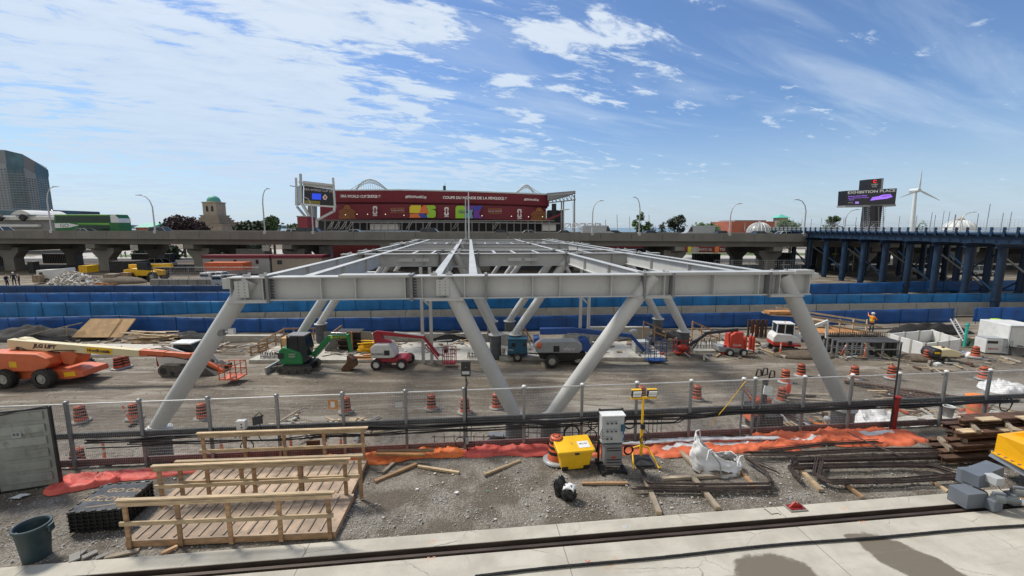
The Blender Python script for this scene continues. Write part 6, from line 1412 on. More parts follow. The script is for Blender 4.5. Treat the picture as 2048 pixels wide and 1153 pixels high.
def bucket(p, label, mat, r=.3, h=.5, rim=None, cat='bucket', name='bucket'):
    t = T(name, label, cat, p); mb = MB(); mb.lathe([(r*.75, 0), (r, h), (r*1.06, h), (r*1.06, h+.03), (r*.93, h+.03), (r*.93, h-.02), (r*.7, .05)], 20); mb.build('shell', M[mat], t)
    mb = MB(); mb.lathe([(r*.9, h*.8), (.01, h*.86)], 16, cap=False); mb.build('contents', M[rim or 'soil'], t); return t
bucket(gp(1886, 718), 'grey bin in front of the cream compressor', 'grey_body', .32, .6); bucket(gp(2032, 712), 'dark grey bin beside the white container at the right edge', 'steel_plate', .4, .75)
# white wrapped formwork box: three walls
a, b, c, d = gp(1776, 694), gp(1846, 716), gp(1916, 706), gp(1862, 686); hh = V(0, 0, 1.12)
t = T('white_formwork_box', 'large open white wrapped formwork box behind the cream compressor', 'formwork', (a+c)/2)
for q0, q1 in ((a, b), (b, c), (c, d), (d, a)):
    mb = MB(); n = (q1-q0).normalized(); mb.bar(q0+hh/2, q1+hh/2, .12, 1.12); mb.build('side_panel', M['white_paint'], t, world=True, bevel=.02)
mb = MB()
for q0, q1 in ((a, b), (b, c), (c, d), (d, a)):
    for f in (.0, .33, .66): q = q0.lerp(q1, f); mb.bar(q+V(0, 0, 0), q+hh+V(0, 0, .04), .16, .16); mb.nxt()
mb.each('stud', M['conc_pale'], t, world=True)
# stacked form panels with rebar mat and platform
o = gp(1672, 717); t = T('form_panel_stack', 'grey steel form panels standing on edge below a timber platform', 'formwork', o)
for k in range(3):
    mb = MB(); y = k*.5
    mb.bar((0, y, .02), (4.6, y, .02), .1, .1); mb.bar((0, y, 1.3), (4.6, y, 1.3), .1, .12); mb.bar((0, y, .68), (4.6, y, .68), .07, .07)
    for i in range(5): mb.bar((i*1.15, y, 0), (i*1.15, y, 1.3), .1, .1)
    mb.build('panel', M['steel_plate' if k else 'galv'], t)
mb = MB(); mb.box((2.3, 1.8, .65), (4.5, .06, 1.3)); mb.build('back_board', M['black'], t)
mb = MB()
for i in range(26): mb.bar((.3+i*.17, 1.2, 1.3), (.3+i*.17, 1.2, 1.75), .03, .03)
for i in range(5): mb.bar((.2, 1.0+i*.2, 1.4), (4.6, 1.0+i*.2, 1.4), .03, .03)
tag(mb.build('dowel_bars', M['rebar'], t), kind='stuff')
o = gp(1660, 712); t = T('timber_platform', 'timber work platform with white handrails where the hi vis worker stands', 'platform', (o.x, o.y+2.6, LZ))
mb = MB()
for i in range(16): mb.box((.2+i*.28, .6, 1.25), (.24, 2.2, .05), rz=.08); mb.nxt()
mb.each('plank', M['wood_orange'], t)
mb = MB()
for i in range(5): mb.bar((i*1.1+.1, -.3, 0), (i*1.1+.1, -.3, 2.35), .09, .09); mb.nxt()
mb.each('post', M['wood_pale'], t)
mb = MB()
for z in (1.75, 2.3): mb.bar((-1.2, -.3, z+.5), (5.8, -.3, z-.6), .05, .14); mb.nxt()
for z in (2.0, 2.5): mb.bar((-1.2, 2.6, z+.3), (6.8, 2.6, z-.9), .05, .14); mb.nxt()
mb.each('handrail', M['wood_pale'], t)
mb = MB(); mb.box((-.2, 3.0, 2.1), (3.2, 1.4, .1), ry=.05); mb.nxt(); mb.box((1.8, 1.9, 1.8), (1.6, 1.1, .25), rz=-.4, ry=.15); mb.nxt(); mb.each('form_box', M['wood_pale'], t)
mb = MB(); mb.box((-.6, 2.8, 2.35), (2.6, .9, .22)); mb.build('plywood_sheet', M['wood_orange'], t)
def ladder(a, b, w, label, mat='wood_pale'):
    a = Vector(a); b = Vector(b); t = T('ladder', label, 'ladder', a); d = b-a; x = V(1, .15, 0).normalized()*w; mb = MB()
    for s_ in (0, 1): mb.bar(a+x*s_, b+x*s_, .06, .1); mb.nxt()
    mb.each('rail', M[mat], t, world=True); mb = MB(); n = int(d.length/.3)
    for i in range(1, n): q = a+d*i/n; mb.bar(q, q+x, .05, .05); mb.nxt()
    mb.each('rung', M[mat], t, world=True)
q = gp(1768, 717); ladder(q, (q.x-1.1, q.y+2.0, LZ+1.5), .5, 'wooden ladder leaning up to the timber platform')
q = gp(1930, 690); ladder(q, (q.x+1.4, q.y+2.8, LZ+1.6), .5, 'metal ladder sloping up beside the green tarp', 'lampm')
# green tarp mound, dark skip, teal pipes
sheet([gp(1850, 690), gp(1900, 682), gp(1950, 690), gp(1965, 698)], 2.6, .9, 'green_tarp', M['leaf_dark'], 'dark green tarp slumped over a bank behind the white formwork box', 'tarp', 4, .3, base=LZ)
boxthing('dark_skip', 'dark green black skip at the right end of the form panels', 'skip', 1755, 1795, 682, 712, gp(1760, 714).y, 1.0, 'black', 'leaf_dark')
mb = MB(); mb.sph(tuple(gp(1832, 718)), (1.3, .8, .35), 20, 10); tag(mb.build('soil_mound', M['soil']), 'small brown soil mound left of the cream compressor', 'mound')
mb = MB(); q = gp(1610, 712); mb.sph(tuple(q), (2.4, 1.0, .4), 24, 10); tag(mb.build('soil_mound', M['soil']), 'brown soil mound at the front of the white and red excavator', 'mound')
for i, (px, py, l) in enumerate(((1928, 695, 1.9), (1404+470, 690, .8))):
    q = gp(px, py); t = T('drain_pipe', ['tall teal plastic pipe standing beside the metal ladder', 'short teal plastic pipe behind the compressor'][i], 'pipe', q); mb = MB(); mb.tube([(0, 0, 0), (.35, .3, l)], .1, 10); mb.build('pipe', M['teal_pipe'], t); mb = MB(); mb.tube([(.3, .25, l-.15), (.36, .31, l+.02)], .13, 10); mb.build('collar', M['teal_pipe'], t)
# white generator and white container cube
p = gp(1992, 709); t = T('white_generator', 'small white and grey generator between a drum and the white container', 'generator', p, R(-8))
mb = MB(); mb.box((-.2, .5, .62), (1.15, 1.0, 1.1)); mb.build('cabinet', M['white_paint'], t, bevel=.04); mb = MB(); mb.box((.72, .5, .62), (.75, .95, 1.05)); mb.build('side_cabinet', M['foam'], t, bevel=.04); mb = MB(); mb.box((.1, .5, 1.2), (1.7, .9, .1)); mb.build('lid', M['grey_body'], t)
mb = MB(); mb.box((-.35, -.01, .95), (.7, .02, .2)); mb.build('decal', M['st_dark'], t); txt('RENTAL', .2, M['red'], t, (-.25, -.015, .42)); mb = MB(); mb.box((.75, 0, .6), (.2, .02, .2), ry=.78); mb.build('hazard_plate', M['st_dark'], t)
p = gp(2038, 712); t = T('white_container', 'white panelled site container at the right edge beyond the fence', 'container', (p.x+.6, p.y+1.4, LZ), R(-6))
mb = MB(); mb.box((0, 0, 1.15), (2.3, 2.4, 2.3)); mb.build('body', M['white_paint'], t, bevel=.03); mb = MB()
for x in (-1.1, 1.1):
    mb.bar((x, -1.22, 0), (x, -1.22, 2.3), .1, .08); mb.nxt()
mb.bar((-1.1, -1.22, 2.26), (1.1, -1.22, 2.26), .1, .1); mb.nxt(); mb.each('corner_post', M['foam'], t)
for x in (.15, .35, .7): mb = MB(); mb.tube([(x, -1.24, .1), (x, -1.24, 2.2)], .025, 6); mb.build('lock_bar', M['galv'], t)
sheet([gp(1925, 712), gp(1948, 707)], .8, .55, 'white_sack', M['white_cloth'], 'crumpled white sack left of the drum near the white generator', 'sack', 8, .1, base=LZ)
# foundation slab with dowels
mb = MB(); a = gp(490, 716); b = gp(1330, 716); y0 = a.y
for (x0, x1, yy0, yy1, h) in ((DY(495, 700, 30).x, DY(985, 700, 30).x, 30.0, 34.8, .22), (DY(998, 700, 30).x, DY(1340, 700, 30).x, 30.6, 35.2, .22)): mb.bx(x0, x1, yy0, yy1, LZ-.1, LZ+h); mb.nxt()
for o_ in mb.each('foundation_slab', M['conc_pale'], bevel=.02): tag(o_, kind='structure')
mb = MB(); mb.bx(DY(130, 690, 33).x, DY(330, 690, 33).x, 31.5, 34.5, LZ-.1, LZ+.18); tag(mb.build('foundation_slab', M['conc_pale'], bevel=.02), kind='structure')
mb = MB(); mb.bx(DY(1385, 690, 33).x, DY(1500, 690, 33).x, 32.5, 35.2, LZ-.1, LZ+.2); tag(mb.build('foundation_slab', M['conc_pale'], bevel=.02), kind='structure')
def dowels(px0, px1, Yd, label, n=26, h=.5, z=LZ+.2):
    t = T('dowel_row', label, 'rebar', (DY((px0+px1)/2, 700, Yd).x, Yd, z), 0, 'rows of rebar dowels'); mb = MB(); x0 = DY(px0, 700, Yd).x; x1 = DY(px1, 700, Yd).x
    for i in range(n):
        x = x0+(x1-x0)*i/n
        for y in (Yd, Yd+.35): mb.bar((x, y, z), (x+random.uniform(-.05, .05), y, z+h*random.uniform(.8, 1.1)), .03, .03)
    mb.bar((x0, Yd, z+h*.4), (x1, Yd, z+h*.4), .025, .025); tag(mb.build('dowels', M['rebar'], t, world=True), kind='stuff')
dowels(520, 575, 30.3, 'row of rebar dowels in the pale slab behind the green excavator', 22); dowels(935, 985, 30.3, 'row of rebar dowels left of the central pier', 16); dowels(1350, 1440, 33, 'row of rebar dowels behind the small red lift', 30, .7)
dowels(985, 1012, 31, 'row of rebar dowels beside the teal welder', 10, .6); dowels(128, 152, 31.7, 'row of rebar dowels behind the orange boom lift wheel', 12, .7)
# plywood ramp sheet, lumber, cabinet
a = gp(150, 700); t = T('plywood_panel', 'big plywood sheet propped up behind the cream boom', 'plywood', (DY(195, 690, 36.5).x, 36.5, LZ))
mb = MB(); x0, x1 = DY(145, 690, 36).x, DY(245, 690, 36).x; mb.add([(x0, 36, LZ+.35), (x1, 36, LZ+.35), (x1+.35, 37.2, LZ+1.75), (x0+.7, 37.2, LZ+1.75), (x0, 36.06, LZ+.3), (x1, 36.06, LZ+.3), (x1+.35, 37.28, LZ+1.7), (x0+.7, 37.28, LZ+1.7)], [(0, 1, 2, 3), (7, 6, 5, 4), (0, 4, 5, 1), (1, 5, 6, 2), (2, 6, 7, 3), (3, 7, 4, 0)]); mb.build('sheet', M['ply'], t, world=True)
mb = MB(); mb.bar((x1-1.1, 36.0-.02, LZ+.36), (x1-.85, 37.15, LZ+1.78), .05, .03); mb.build('batten', M['wood'], t, world=True); mb = MB(); mb.bar((x0-3.5, 35.8, LZ+.6), (x0+.5, 36.6, LZ+1.5), .1, .08); mb.bar((x0-.5, 36.2, LZ), (x0-.5, 36.2, LZ+1.2), .1, .1); mb.build('prop', M['wood_grey'], t, world=True)
def pile_planks(name, label, cat, px0, px1, Yd, n, mat, lo=1.5, hi=3.5, z=LZ, dz=.05, dy=1.2, seed=1, w=.2):
    rnd = random.Random(seed); x0 = DY(px0, 700, Yd).x; x1 = DY(px1, 700, Yd).x; t = T(name, label, cat, ((x0+x1)/2, Yd, z)); mb = MB()
    for i in range(n): L_ = rnd.uniform(lo, hi); mb.box((rnd.uniform(x0+L_/2, max(x0+L_/2+.1, x1-L_/2)), Yd+rnd.uniform(0, dy), z+.03+i*dz*.6), (L_, w*rnd.uniform(.6, 1.2), .05), rnd.uniform(-.18, .18), rnd.uniform(-.02, .02)); mb.nxt()
    mb.each('plank', M[mat], t, world=True); return t
pile_planks('lumber_stack', 'loose stack of pale planks right of the propped plywood', 'lumber', 238, 345, 34.8, 26, 'wood_pale', 2, 3.6, seed=2, z=LZ+.2); pile_planks('lumber_stack', 'pile of weathered dark planks behind the tracked loader', 'lumber', 300, 400, 33, 18, 'wood_grey', 1.5, 3.2, seed=3)
pile_planks('beam_stack', 'stack of yellow and orange timber beams left of the red boom lift', 'lumber', 712, 765, 31.4, 12, 'yellow', 1.2, 1.9, seed=4, dz=.12, z=LZ+.3, dy=.8); pile_planks('beam_stack', 'orange formwork beams under the yellow timber stack', 'lumber', 706, 750, 30.2, 8, 'wood_orange', 1.0, 1.6, seed=5, dz=.08)
pile_planks('lumber_stack', 'scattered planks beside the right leg behind the fence', 'lumber', 1610, 1680, 21.5, 14, 'wood_grey', 1.2, 2.6, seed=6, z=LZ+.1, dy=2.0); pile_planks('lumber_stack', 'pale offcuts in the yard near the white laundry sacks', 'lumber', 1800, 1880, 22, 9, 'wood_pale', .5, 1.3, seed=7, dy=2)
p = gp(678, 722); t = T('tool_cabinet', 'grey green steel tool cabinet with open doors and shelves behind the excavator arm', 'cabinet', (p.x, p.y+1.6, LZ))
mb = MB(); mb.bx(-.9, 1.0, .5, 1.3, .1, 1.75); mb.build('shell', M['black'], t)
mb = MB()
for z in (.15, .6, 1.05, 1.7): mb.box((.05, .45, z), (1.9, .5, .05)); mb.nxt()
mb.each('shelf', M['rust'], t)
for x, r_ in ((-1.35, .25), (1.45, -.25)): mb = MB(); mb.box((x, .3, .92), (.95, .06, 1.65), rz=r_); mb.build('door', M['conc_dark'], t, bevel=.01)
mb = MB(); mb.bar((.35, .2, .1), (.35, .2, 1.75), .12, .1); mb.build('post', M['wood_orange'], t)
# site stairs with timber rails near pier tops
def timber_rail(px0, y0, px1, y1, Yd, label, zb=LZ, n=4):
    a = DY(px0, y0, Yd); b = DY(px1, y1, Yd+1.0); t = T('timber_handrail', label, 'handrail', (a.x, a.y, zb), 0, 'timber handrails beside the foundation'); mb = MB()
    for dz in (0, -.5): mb.bar(a+V(0, 0, dz), b+V(0, 0, dz), .05, .12); mb.nxt()
    mb.each('rail', M['wood'], t, world=True); mb = MB()
    for i in range(n): q = a.lerp(b, i/(n-1)); mb.bar((q.x, q.y+.06, zb), (q.x, q.y+.06, q.z+.05), .09, .09); mb.nxt()
    mb.each('post', M['wood'], t, world=True)
timber_rail(516, 686, 566, 660, 33.5, 'sloping timber handrail left of the green excavator'); timber_rail(500, 695, 530, 688, 32, 'low timber handrail at the left end of the foundation', n=3); timber_rail(655, 672, 682, 653, 34.5, 'steep timber handrail behind the green boom', n=3)
timber_rail(1046, 652, 1064, 682, 34, 'steep timber handrail beside the blue boom root', n=3); timber_rail(1288, 644, 1332, 662, 35, 'orange timber handrail right of the long blue boom', n=3); timber_rail(1386, 644, 1440, 668, 35.5, 'long timber handrail right of the right rear pier', n=4); timber_rail(566, 658, 645, 657, 36, 'level timber handrail behind the first rear pier', n=5)
t = T('wood_crate', 'square timber formwork box left of the green excavator cab', 'crate', gp(562, 705, LZ+.2)); mb = MB(); mb.box((0, 1.5, .45), (1.1, 1.0, .8)); mb.build('box', M['ply'], t, bevel=.01); mb = MB()
for x in (-.5, .5): mb.bar((x, .98, .05), (x, .98, .85), .08, .05); mb.nxt()
mb.each('batten', M['wood'], t)
for (px, py, w, lab) in ((1010, 668, 1.3, 'small pale concrete block left of the teal welder'), (1150, 668, 2.4, 'pale concrete block behind the long blue boom')):
    q = gp(px, py+18); t = T('concrete_block', lab, 'concrete block', (q.x, 34.5, LZ+.2)); mb = MB(); mb.box((0, 0, .45), (w, 1.0, .9)); mb.build('block', M['conc_pale'], t, bevel=.03); mb = MB()
    for x in (-w*.3, w*.3): mb.torus((x, 0, .92), .09, .015, n=12); mb.nxt()
    mb.each('lifting_eye', M['rebar'], t)
# black fabric mounds at the hoarding foot
def mound(px, py, sx, sy, sz, mat, label, Yd=36.8, name='fabric_mound', seed=0, z=LZ):
    c = DY(px, py, Yd); n, m = 30, 12; mb = MB(); vs = []
    for i in range(m+1):
        r = i/m
        for k in range(n):
            a = 2*math.pi*k/n; x = c.x+sx*r*math.cos(a); y = Yd+sy*r*math.sin(a); hz = sz*(1-r*r)*(1+.6*noise.noise(V(x*.9, y*1.2, seed)))+.1*noise.noise(V(x*3, y*3, seed)); vs.append((x, y, z+max(-.05, hz) if i < m else z-.1))
    mb.add(vs, [(i*n+k, (i+1)*n+k, (i+1)*n+(k+1) % n, i*n+(k+1) % n) for i in range(m) for k in range(n)], True)
    return tag(mb.build(name, M[mat]), label, 'mound', 'black fabric covered mounds' if mat == 'fabric_black' else None)
mound(85, 680, 6.5, 1.3, 1.0, 'fabric_black', 'long black fabric covered mound left of the propped plywood'); mound(375, 680, 2.8, 1.0, .6, 'fabric_black', 'low black fabric covered mound behind the tracked loader', seed=3)
mound(905, 675, 2.6, 1.0, .7, 'fabric_black', 'black fabric covered mound between the prop frame and the central leg', seed=5); mound(1860, 672, 4.2, 1.0, .9, 'fabric_black', 'black fabric covered mound behind the white formwork box', Yd=39, seed=7); mound(1340, 668, 2.0, .8, .5, 'fabric_black', 'black fabric covered mound behind the right rear pier', Yd=37.5, seed=9)
# brown sheet pile panel left of the excavator
t = T('sheet_pile_wall', 'rusty brown upright sheet piles left of the white and red excavator', 'sheet piles', (DY(1515, 670, 37.5).x, 37.5, LZ)); mb = MB(); a = DY(1497, 640, 37.5); b = DY(1532, 680, 37.5)
for i in range(8): x = a.x+(b.x-a.x)*i/8; mb.bx(x, x+.16, 37.5-(i % 2)*.12, 37.6-(i % 2)*.12, LZ, a.z); mb.nxt()
mb.each('pile_sheet', M['rust'], t, world=True)
# excavation clutter beyond the fence, right
for i, a in enumerate((((1745, 862), (1760, 830), 1.5, 1.1, 'white_cloth', 'tall crumpled white sheet draped beside the dark red post'), ((1790, 795), (1830, 790), 1.1, .5, 'white_cloth', 'white crumpled plastic bag behind the red post'), ((1975, 782), (2040, 776), 1.6, .9, 'white_cloth', 'heap of white bulk sacks at the far right behind the fence'))):
    q0, q1 = gp(*a[0]), gp(*a[1]); sheet([q0, q0.lerp(q1, .5), q1], a[2], a[3], 'white_sheet', M[a[4]], a[5], 'plastic sheet', 20+i, .1, base=LZ)
sheet([gp(1790, 868), gp(1860, 858), gp(1950, 850), gp(2046, 838)], 2.6, .35, 'insulation_blanket', M['conc_pale'], 'pale blankets covering the excavation floor beyond the fence', 'blanket', 31, .15, base=LZ)
q = gp(1950, 838); t = T('orange_barrel', 'orange barrel with a bright band just beyond the fence at right', 'barrel', (q.x, q.y, LZ)); mb = MB(); mb.lathe([(.36, 0), (.38, .5), (.40, 1.05)], 20); mb.build('barrel', M['tarp_orange'], t)
mb = MB(); mb.lathe([(.405, .55), (.41, .66)], 20, cap=False); mb.build('band', M['gold'], t); mb = MB(); mb.lathe([(.42, 1.05), (.5, 1.2), (.3, 1.28)], 20); mb.build('lid', M['hivis'], t)
t = T('timber_pit_edge', 'dark timber lined pit edge right of the right raking leg', 'timbers', gp(1760, 790)); mb = MB(); q = gp(1712, 775)
for i in range(6): mb.box((q.x+1.6+i*.35, q.y-.4-i*.35, LZ+.12+.04*i), (4.2-i*.3, .26, .16), rz=-.55); mb.nxt()
for i in range(4): mb.box((q.x+1.2+i*.5, q.y-1.6, LZ+.2), (2.2, .2, .14), rz=-.9); mb.nxt()
mb.each('timber', M['rust'], t, world=True)
mound(1690, 885, 2.6, 1.2, .8, 'yard', 'grey earth bank beside the dark pier where a worker stands', Yd=18.0, name='earth_bank', seed=13); mound(1610, 880, 1.6, .8, .7, 'soil', 'dark earth bank left of the worker behind the fence', Yd=18.4, name='earth_bank', seed=14)
t = T('timber_pallet', 'small pale timber pallet behind the fence left of the worker', 'pallet', gp(1540, 868)); mb = MB()
for i in range(7): mb.box((i*.24, .2, .3), (.12, 1.0, .04), rz=.1); mb.nxt()
mb.each('slat', M['wood_pale'], t); mb = MB()
for y in (-.2, .2, .6): mb.box((.72, y, .2), (1.7, .08, .12)); mb.nxt()
mb.each('bearer', M['wood_pale'], t)
# orange plate machine partly behind the fence
q = gp(1520, 820); t = T('orange_compactor', 'orange and black plate machine just behind the fence right of the yellow rope', 'compactor', q); mb = MB(); mb.box((0, 0, .55), (.9, .6, .3), rz=.1); mb.build('cover', M['drum_orange'], t, bevel=.08); mb = MB(); mb.box((0, 0, .2), (1.3, .9, .25)); mb.build('plate', M['black'], t, bevel=.03)
mb = MB(); mb.tube([(-.4, -.3, .5), (-.9, -.4, 1.2), (-.9, .4, 1.2), (-.4, .3, .5)], .03, 6); mb.build('handle', M['drum_orange'], t)
t = T('red_cabinet_base', 'small red and black cart behind the fence below the orange machine', 'cart', gp(1512, 868)); mb = MB(); mb.box((.5, .3, .55), (1.4, .8, .7)); mb.build('body', M['black_rough'], t, bevel=.04); mb = MB(); mb.box((-.1, .3, .85), (.5, .7, .5)); mb.build('tank', M['tarp_orange'], t, bevel=.05)
# rebar stacks in the gravel beyond the fence (centre)
t = T('rebar_cage', 'upright rebar cage mat behind the fence left of the central piers', 'rebar', gp(905, 925)); mb = MB(); q = gp(870, 918)
for i in range(10): mb.bar((q.x+i*.42, q.y, LZ), (q.x+i*.42, q.y, LZ+1.1), .03, .03)
for k in range(3): mb.bar((q.x-.1, q.y, LZ+.3+k*.35), (q.x+4.0, q.y, LZ+.3+k*.35), .03, .03)
mb.build('mat', M['rebar'], t, world=True)
t = T('rebar_cage', 'rebar mat with timber between the central piers and the electric cabinet', 'rebar', gp(1075, 905)); mb = MB(); q = gp(1150, 880)
for i in range(12): mb.bar((q.x+i*.4-2.6, q.y-.5, LZ), (q.x+i*.4-2.6, q.y-.5, LZ+1.0), .03, .03)
for k in range(3): mb.bar((q.x-2.7, q.y-.5, LZ+.3+k*.3), (q.x+2.0, q.y-.5, LZ+.3+k*.3), .03, .03)
mb.build('mat', M['rebar'], t, world=True)
q = gp(1305, 868); t = T('yellow_trestle', 'yellow topped rebar trestle behind the fence right of the yellow light stand', 'trestle', q); mb = MB(); mb.box((0, 0, 1.0), (.9, .25, .14)); mb.build('top_beam', M['yellow'], t, bevel=.02); mb = MB()
for i in range(5): mb.bar((-.4+i*.2, 0, 0), (-.4+i*.2, 0, .95), .025, .025)
mb.build('legs', M['rebar'], t)
pile_planks('channel_stack', 'short grey steel channels behind the fence left of the central piers', 'steel', 972, 1032, 17.0, 6, 'galv', 1.0, 1.4, seed=9, z=LZ+.8, dy=.5)
# small loose debris
mb = MB(); rnd = random.Random(12); DM_ = ['wood_pale', 'wood_grey', 'rust', 'conc_pale', 'white_cloth', 'steel_plate', 'drum_orange']
for reg, cnt in (((480, 1340, 31.2, 35.5), 170), ((120, 480, 32, 36.5), 110), ((1340, 1760, 31, 37), 120), ((1760, 2048, 28, 37), 120), ((1500, 2048, 18.5, 23), 150), ((560, 760, 19, 21), 30)):
    for i in range(cnt):
        Yd = rnd.uniform(reg[2], reg[3]); px = rnd.uniform(reg[0], reg[1]); x = DY(px, 700, Yd).x; k = rnd.random(); mb.cur = rnd.choices(range(7), (5, 5, 3, 3, 2, 3, .6))[0]; z = LZ+(.24 if reg[2] == 31.2 else .04)
        if k < .5: mb.box((x, Yd, z+rnd.uniform(0, .12)), (rnd.uniform(.5, 2.0), rnd.uniform(.05, .16), rnd.uniform(.03, .09)), rnd.uniform(0, 3.1), rnd.uniform(-.06, .06))
        elif k < .85: mb.box((x, Yd, z+.03), (rnd.uniform(.1, .5), rnd.uniform(.1, .4), rnd.uniform(.04, .22)), rnd.uniform(0, 3.1), rnd.uniform(-.2, .2))
        else: mb.tube([(x, Yd, z), (x+rnd.uniform(-.8, .8), Yd+rnd.uniform(-.4, .4), z+rnd.uniform(0, .4))], .03, 6)
tag(mb.build('site_debris', [M[k] for k in DM_]), 'small loose offcuts and scraps scattered about the work yard', 'debris', kind='stuff')
# ---- people
def person(p, label, pose='stand', rz=0, shirt='hivis', legs_='navy', helmet='white_plastic', sc=1.0, vest=True, group=None, arm=None):
    t = T('person', label, 'person', p, rz, group, sc)
    J = {'pel': (0, 0, .95), 'bel': (0, .01, 1.08), 'chest': (0, .02, 1.30), 'neck': (0, .01, 1.48), 'head': (0, -.02, 1.58), 'crown': (0, -.01, 1.70)}
    def L_(s): return {('hip'): (s*.10, 0, .90), ('knee'): (s*.12, -.03, .50), ('ank'): (s*.13, .02, .09), ('toe'): (s*.15, -.17, .035), ('sh'): (s*.19, .02, 1.42), ('el'): (s*.27, .02, 1.14), ('wr'): (s*.25, -.12, .93), ('hd'): (s*.245, -.15, .86)}
    JL, JR = L_(-1), L_(1)
    if pose == 'bend':
        for d in (J, ):
            J.update(bel=(0, -.06, 1.06), chest=(0, -.25, 1.20), neck=(0, -.38, 1.28), head=(0, -.50, 1.31), crown=(0, -.60, 1.34))
        for s, D in ((-1, JL), (1, JR)): D.update(sh=(s*.18, -.32, 1.24), el=(s*.22, -.42, .98), wr=(s*.15, -.56, .80), hd=(s*.13, -.60, .75))
    if pose == 'walk':
        JL.update(knee=(-.1, -.2, .52), ank=(-.1, -.22, .12), toe=(-.1, -.4, .06)); JR.update(knee=(.1, .05, .5), ank=(.1, .28, .14), toe=(.1, .14, .04)); JL.update(wr=(-.25, .18, .98), hd=(-.25, .2, .92)); JR.update(wr=(.25, -.2, 1.0), hd=(.25, -.25, .95))
    if pose == 'reach': JR.update(el=(.42, -.1, 1.38), wr=(.55, -.18, 1.56), hd=(.57, -.2, 1.63)); JL.update(el=(-.25, -.15, 1.18), wr=(-.1, -.35, 1.15), hd=(-.05, -.4, 1.15))
    verts = []; edges = []; rad = []
    def ch(pts, rs, root=None):
        pr = root
        for q, r in zip(pts, rs):
            verts.append(q); rad.append(r); i = len(verts)-1
            if pr is not None: edges.append((pr, i))
            pr = i
        return pr
    pe = ch([J['pel']], [(.15, .11)]); be = ch([J['bel']], [(.14, .10)], pe); che = ch([J['chest']], [(.18, .12)], be); ne = ch([J['neck']], [(.06, .06)], che); hd = ch([J['head'], J['crown']], [(.085, .10), (.07, .085)], ne)
    nose = Vector(J['head']); nz = nose+V(0, -.105, 0) if pose != 'bend' else nose+V(0, -.03, -.1); ch([tuple(nz)], [(.018, .02)], hd-1)
    for D in (JL, JR):
        ch([D['hip'], D['knee'], D['ank'], D['toe']], [(.095, .095), (.065, .065), (.045, .05), (.04, .035)], pe)
        w = ch([D['sh'], D['el'], D['wr'], D['hd']], [(.062, .062), (.045, .045), (.03, .028), (.038, .022)], che)
        a = Vector(D['wr']); b = Vector(D['hd']); d = (b-a).normalized(); sd_ = d.cross(V(1, .2, 0)).normalized()
        for k, (o_, l) in enumerate(((-.026, .07), (-.009, .08), (.009, .075), (.026, .06))): q = b+sd_*o_; ch([tuple(q+d*l*.5), tuple(q+d*l+V(0, -.01, 0))], [(.009, .009), (.007, .007)], w)
        ch([tuple(b-d*.02+sd_*-.045+V(0, -.01, 0))], [(.010, .010)], w)
    me = bpy.data.meshes.new('body'); me.from_pydata(verts, edges, []); ob = bpy.data.objects.new('body', me); COL.objects.link(ob)
    sk_ = ob.modifiers.new('skin', 'SKIN'); ob.modifiers.new('sub', 'SUBSURF').levels = 1
    for i, r in enumerate(rad): me.skin_vertices[0].data[i].radius = r
    me.skin_vertices[0].data[0].use_root = True
    dg = bpy.context.evaluated_depsgraph_get(); dg.update(); m2 = bpy.data.meshes.new_from_object(ob.evaluated_get(dg)); bpy.data.objects.remove(ob)
    m2.materials.clear()
    for k in ('skin', shirt, legs_, 'black'): m2.materials.append(M[k])
    hv = Vector(J['head']); wl, wr_ = Vector(JL['hd']), Vector(JR['hd'])
    for f in m2.polygons:
        c = f.center; f.use_smooth = True
        if (c-hv).length < .17 or (c-Vector(J['crown'])).length < .14 or (c-wl).length < .085 or (c-wr_).length < .085: f.material_index = 0
        elif c.z < .12: f.material_index = 3
        elif c.z < .93: f.material_index = 2
        else: f.material_index = 1
    ob = bpy.data.objects.new('body', m2); COL.objects.link(ob); ob.parent = t
    if helmet:
        cr = Vector(J['crown']); mb = MB(); cc = (Vector(J['head'])+cr)/2+V(0, 0, .045); mb.sph(tuple(cc), (.125, .145, .105), 16, 8); mb.sph(tuple(cc+V(0, -.08, -.02)), (.11, .12, .015), 14, 5); mb.build('helmet', M[helmet], t)
    if vest and shirt.startswith('hivis'):
        cz_ = Vector(J['chest']); b_ = Vector(J['bel']); mb = MB()
        for s in (-1, 1): mb.bar(b_+V(s*.07, -.13, -.02), cz_+V(s*.09, -.145, .14), .045, .012, up=(0, 1, 0)); mb.bar(b_+V(s*.07, .13, -.02), cz_+V(s*.09, .145, .14), .045, .012, up=(0, 1, 0))
        mb.tube([b_+V(.17*math.cos(a*.524), .135*math.sin(a*.524), .02) for a in range(12)], .022, 5, closed=True); mb.build('reflective_stripes', M['hivis_y'], t)
    return t
pz = LZ+1.9; q = DY(1743, 655, gp(1660, 712).y+3.4); person((q.x, q.y, LZ+.95), 'worker in orange hi vis and white helmet standing on the timber platform', 'reach', R(100))
q = gp(1650, 905); person((DY(1652, 860, 17.0).x, 17.0, LZ+.12), 'worker in orange hi vis and white helmet with one arm raised behind the fence', 'reach', R(165))
for px, py, Yc, lab, sh in ((243, 519, 108, 'distant walker in pale clothes under the viaduct, left one of two', 'white_cloth'), (252, 519, 109, 'distant walker in dark clothes under the viaduct, right one of two', 'navy')):
    q = DY(px, py, Yc); person((q.x, Yc, -.16), lab, 'walk', R(90), sh, 'navy', None, 1.0, False)
for px, Yc, lab in ((11, 60.5, 'worker in dark clothes standing at the far left under the viaduct'), (26, 61.5, 'dark clothed worker with a helmet, middle of three at the far left'), (36, 60.8, 'dark clothed worker, rightmost of three at the far left')):
    q = DY(px, 550, Yc); person((q.x, Yc, gz(0, Yc)+.0), lab, 'stand', R(px*9), 'navy', 'navy', 'white_plastic' if px == 26 else None, 1.1, False)
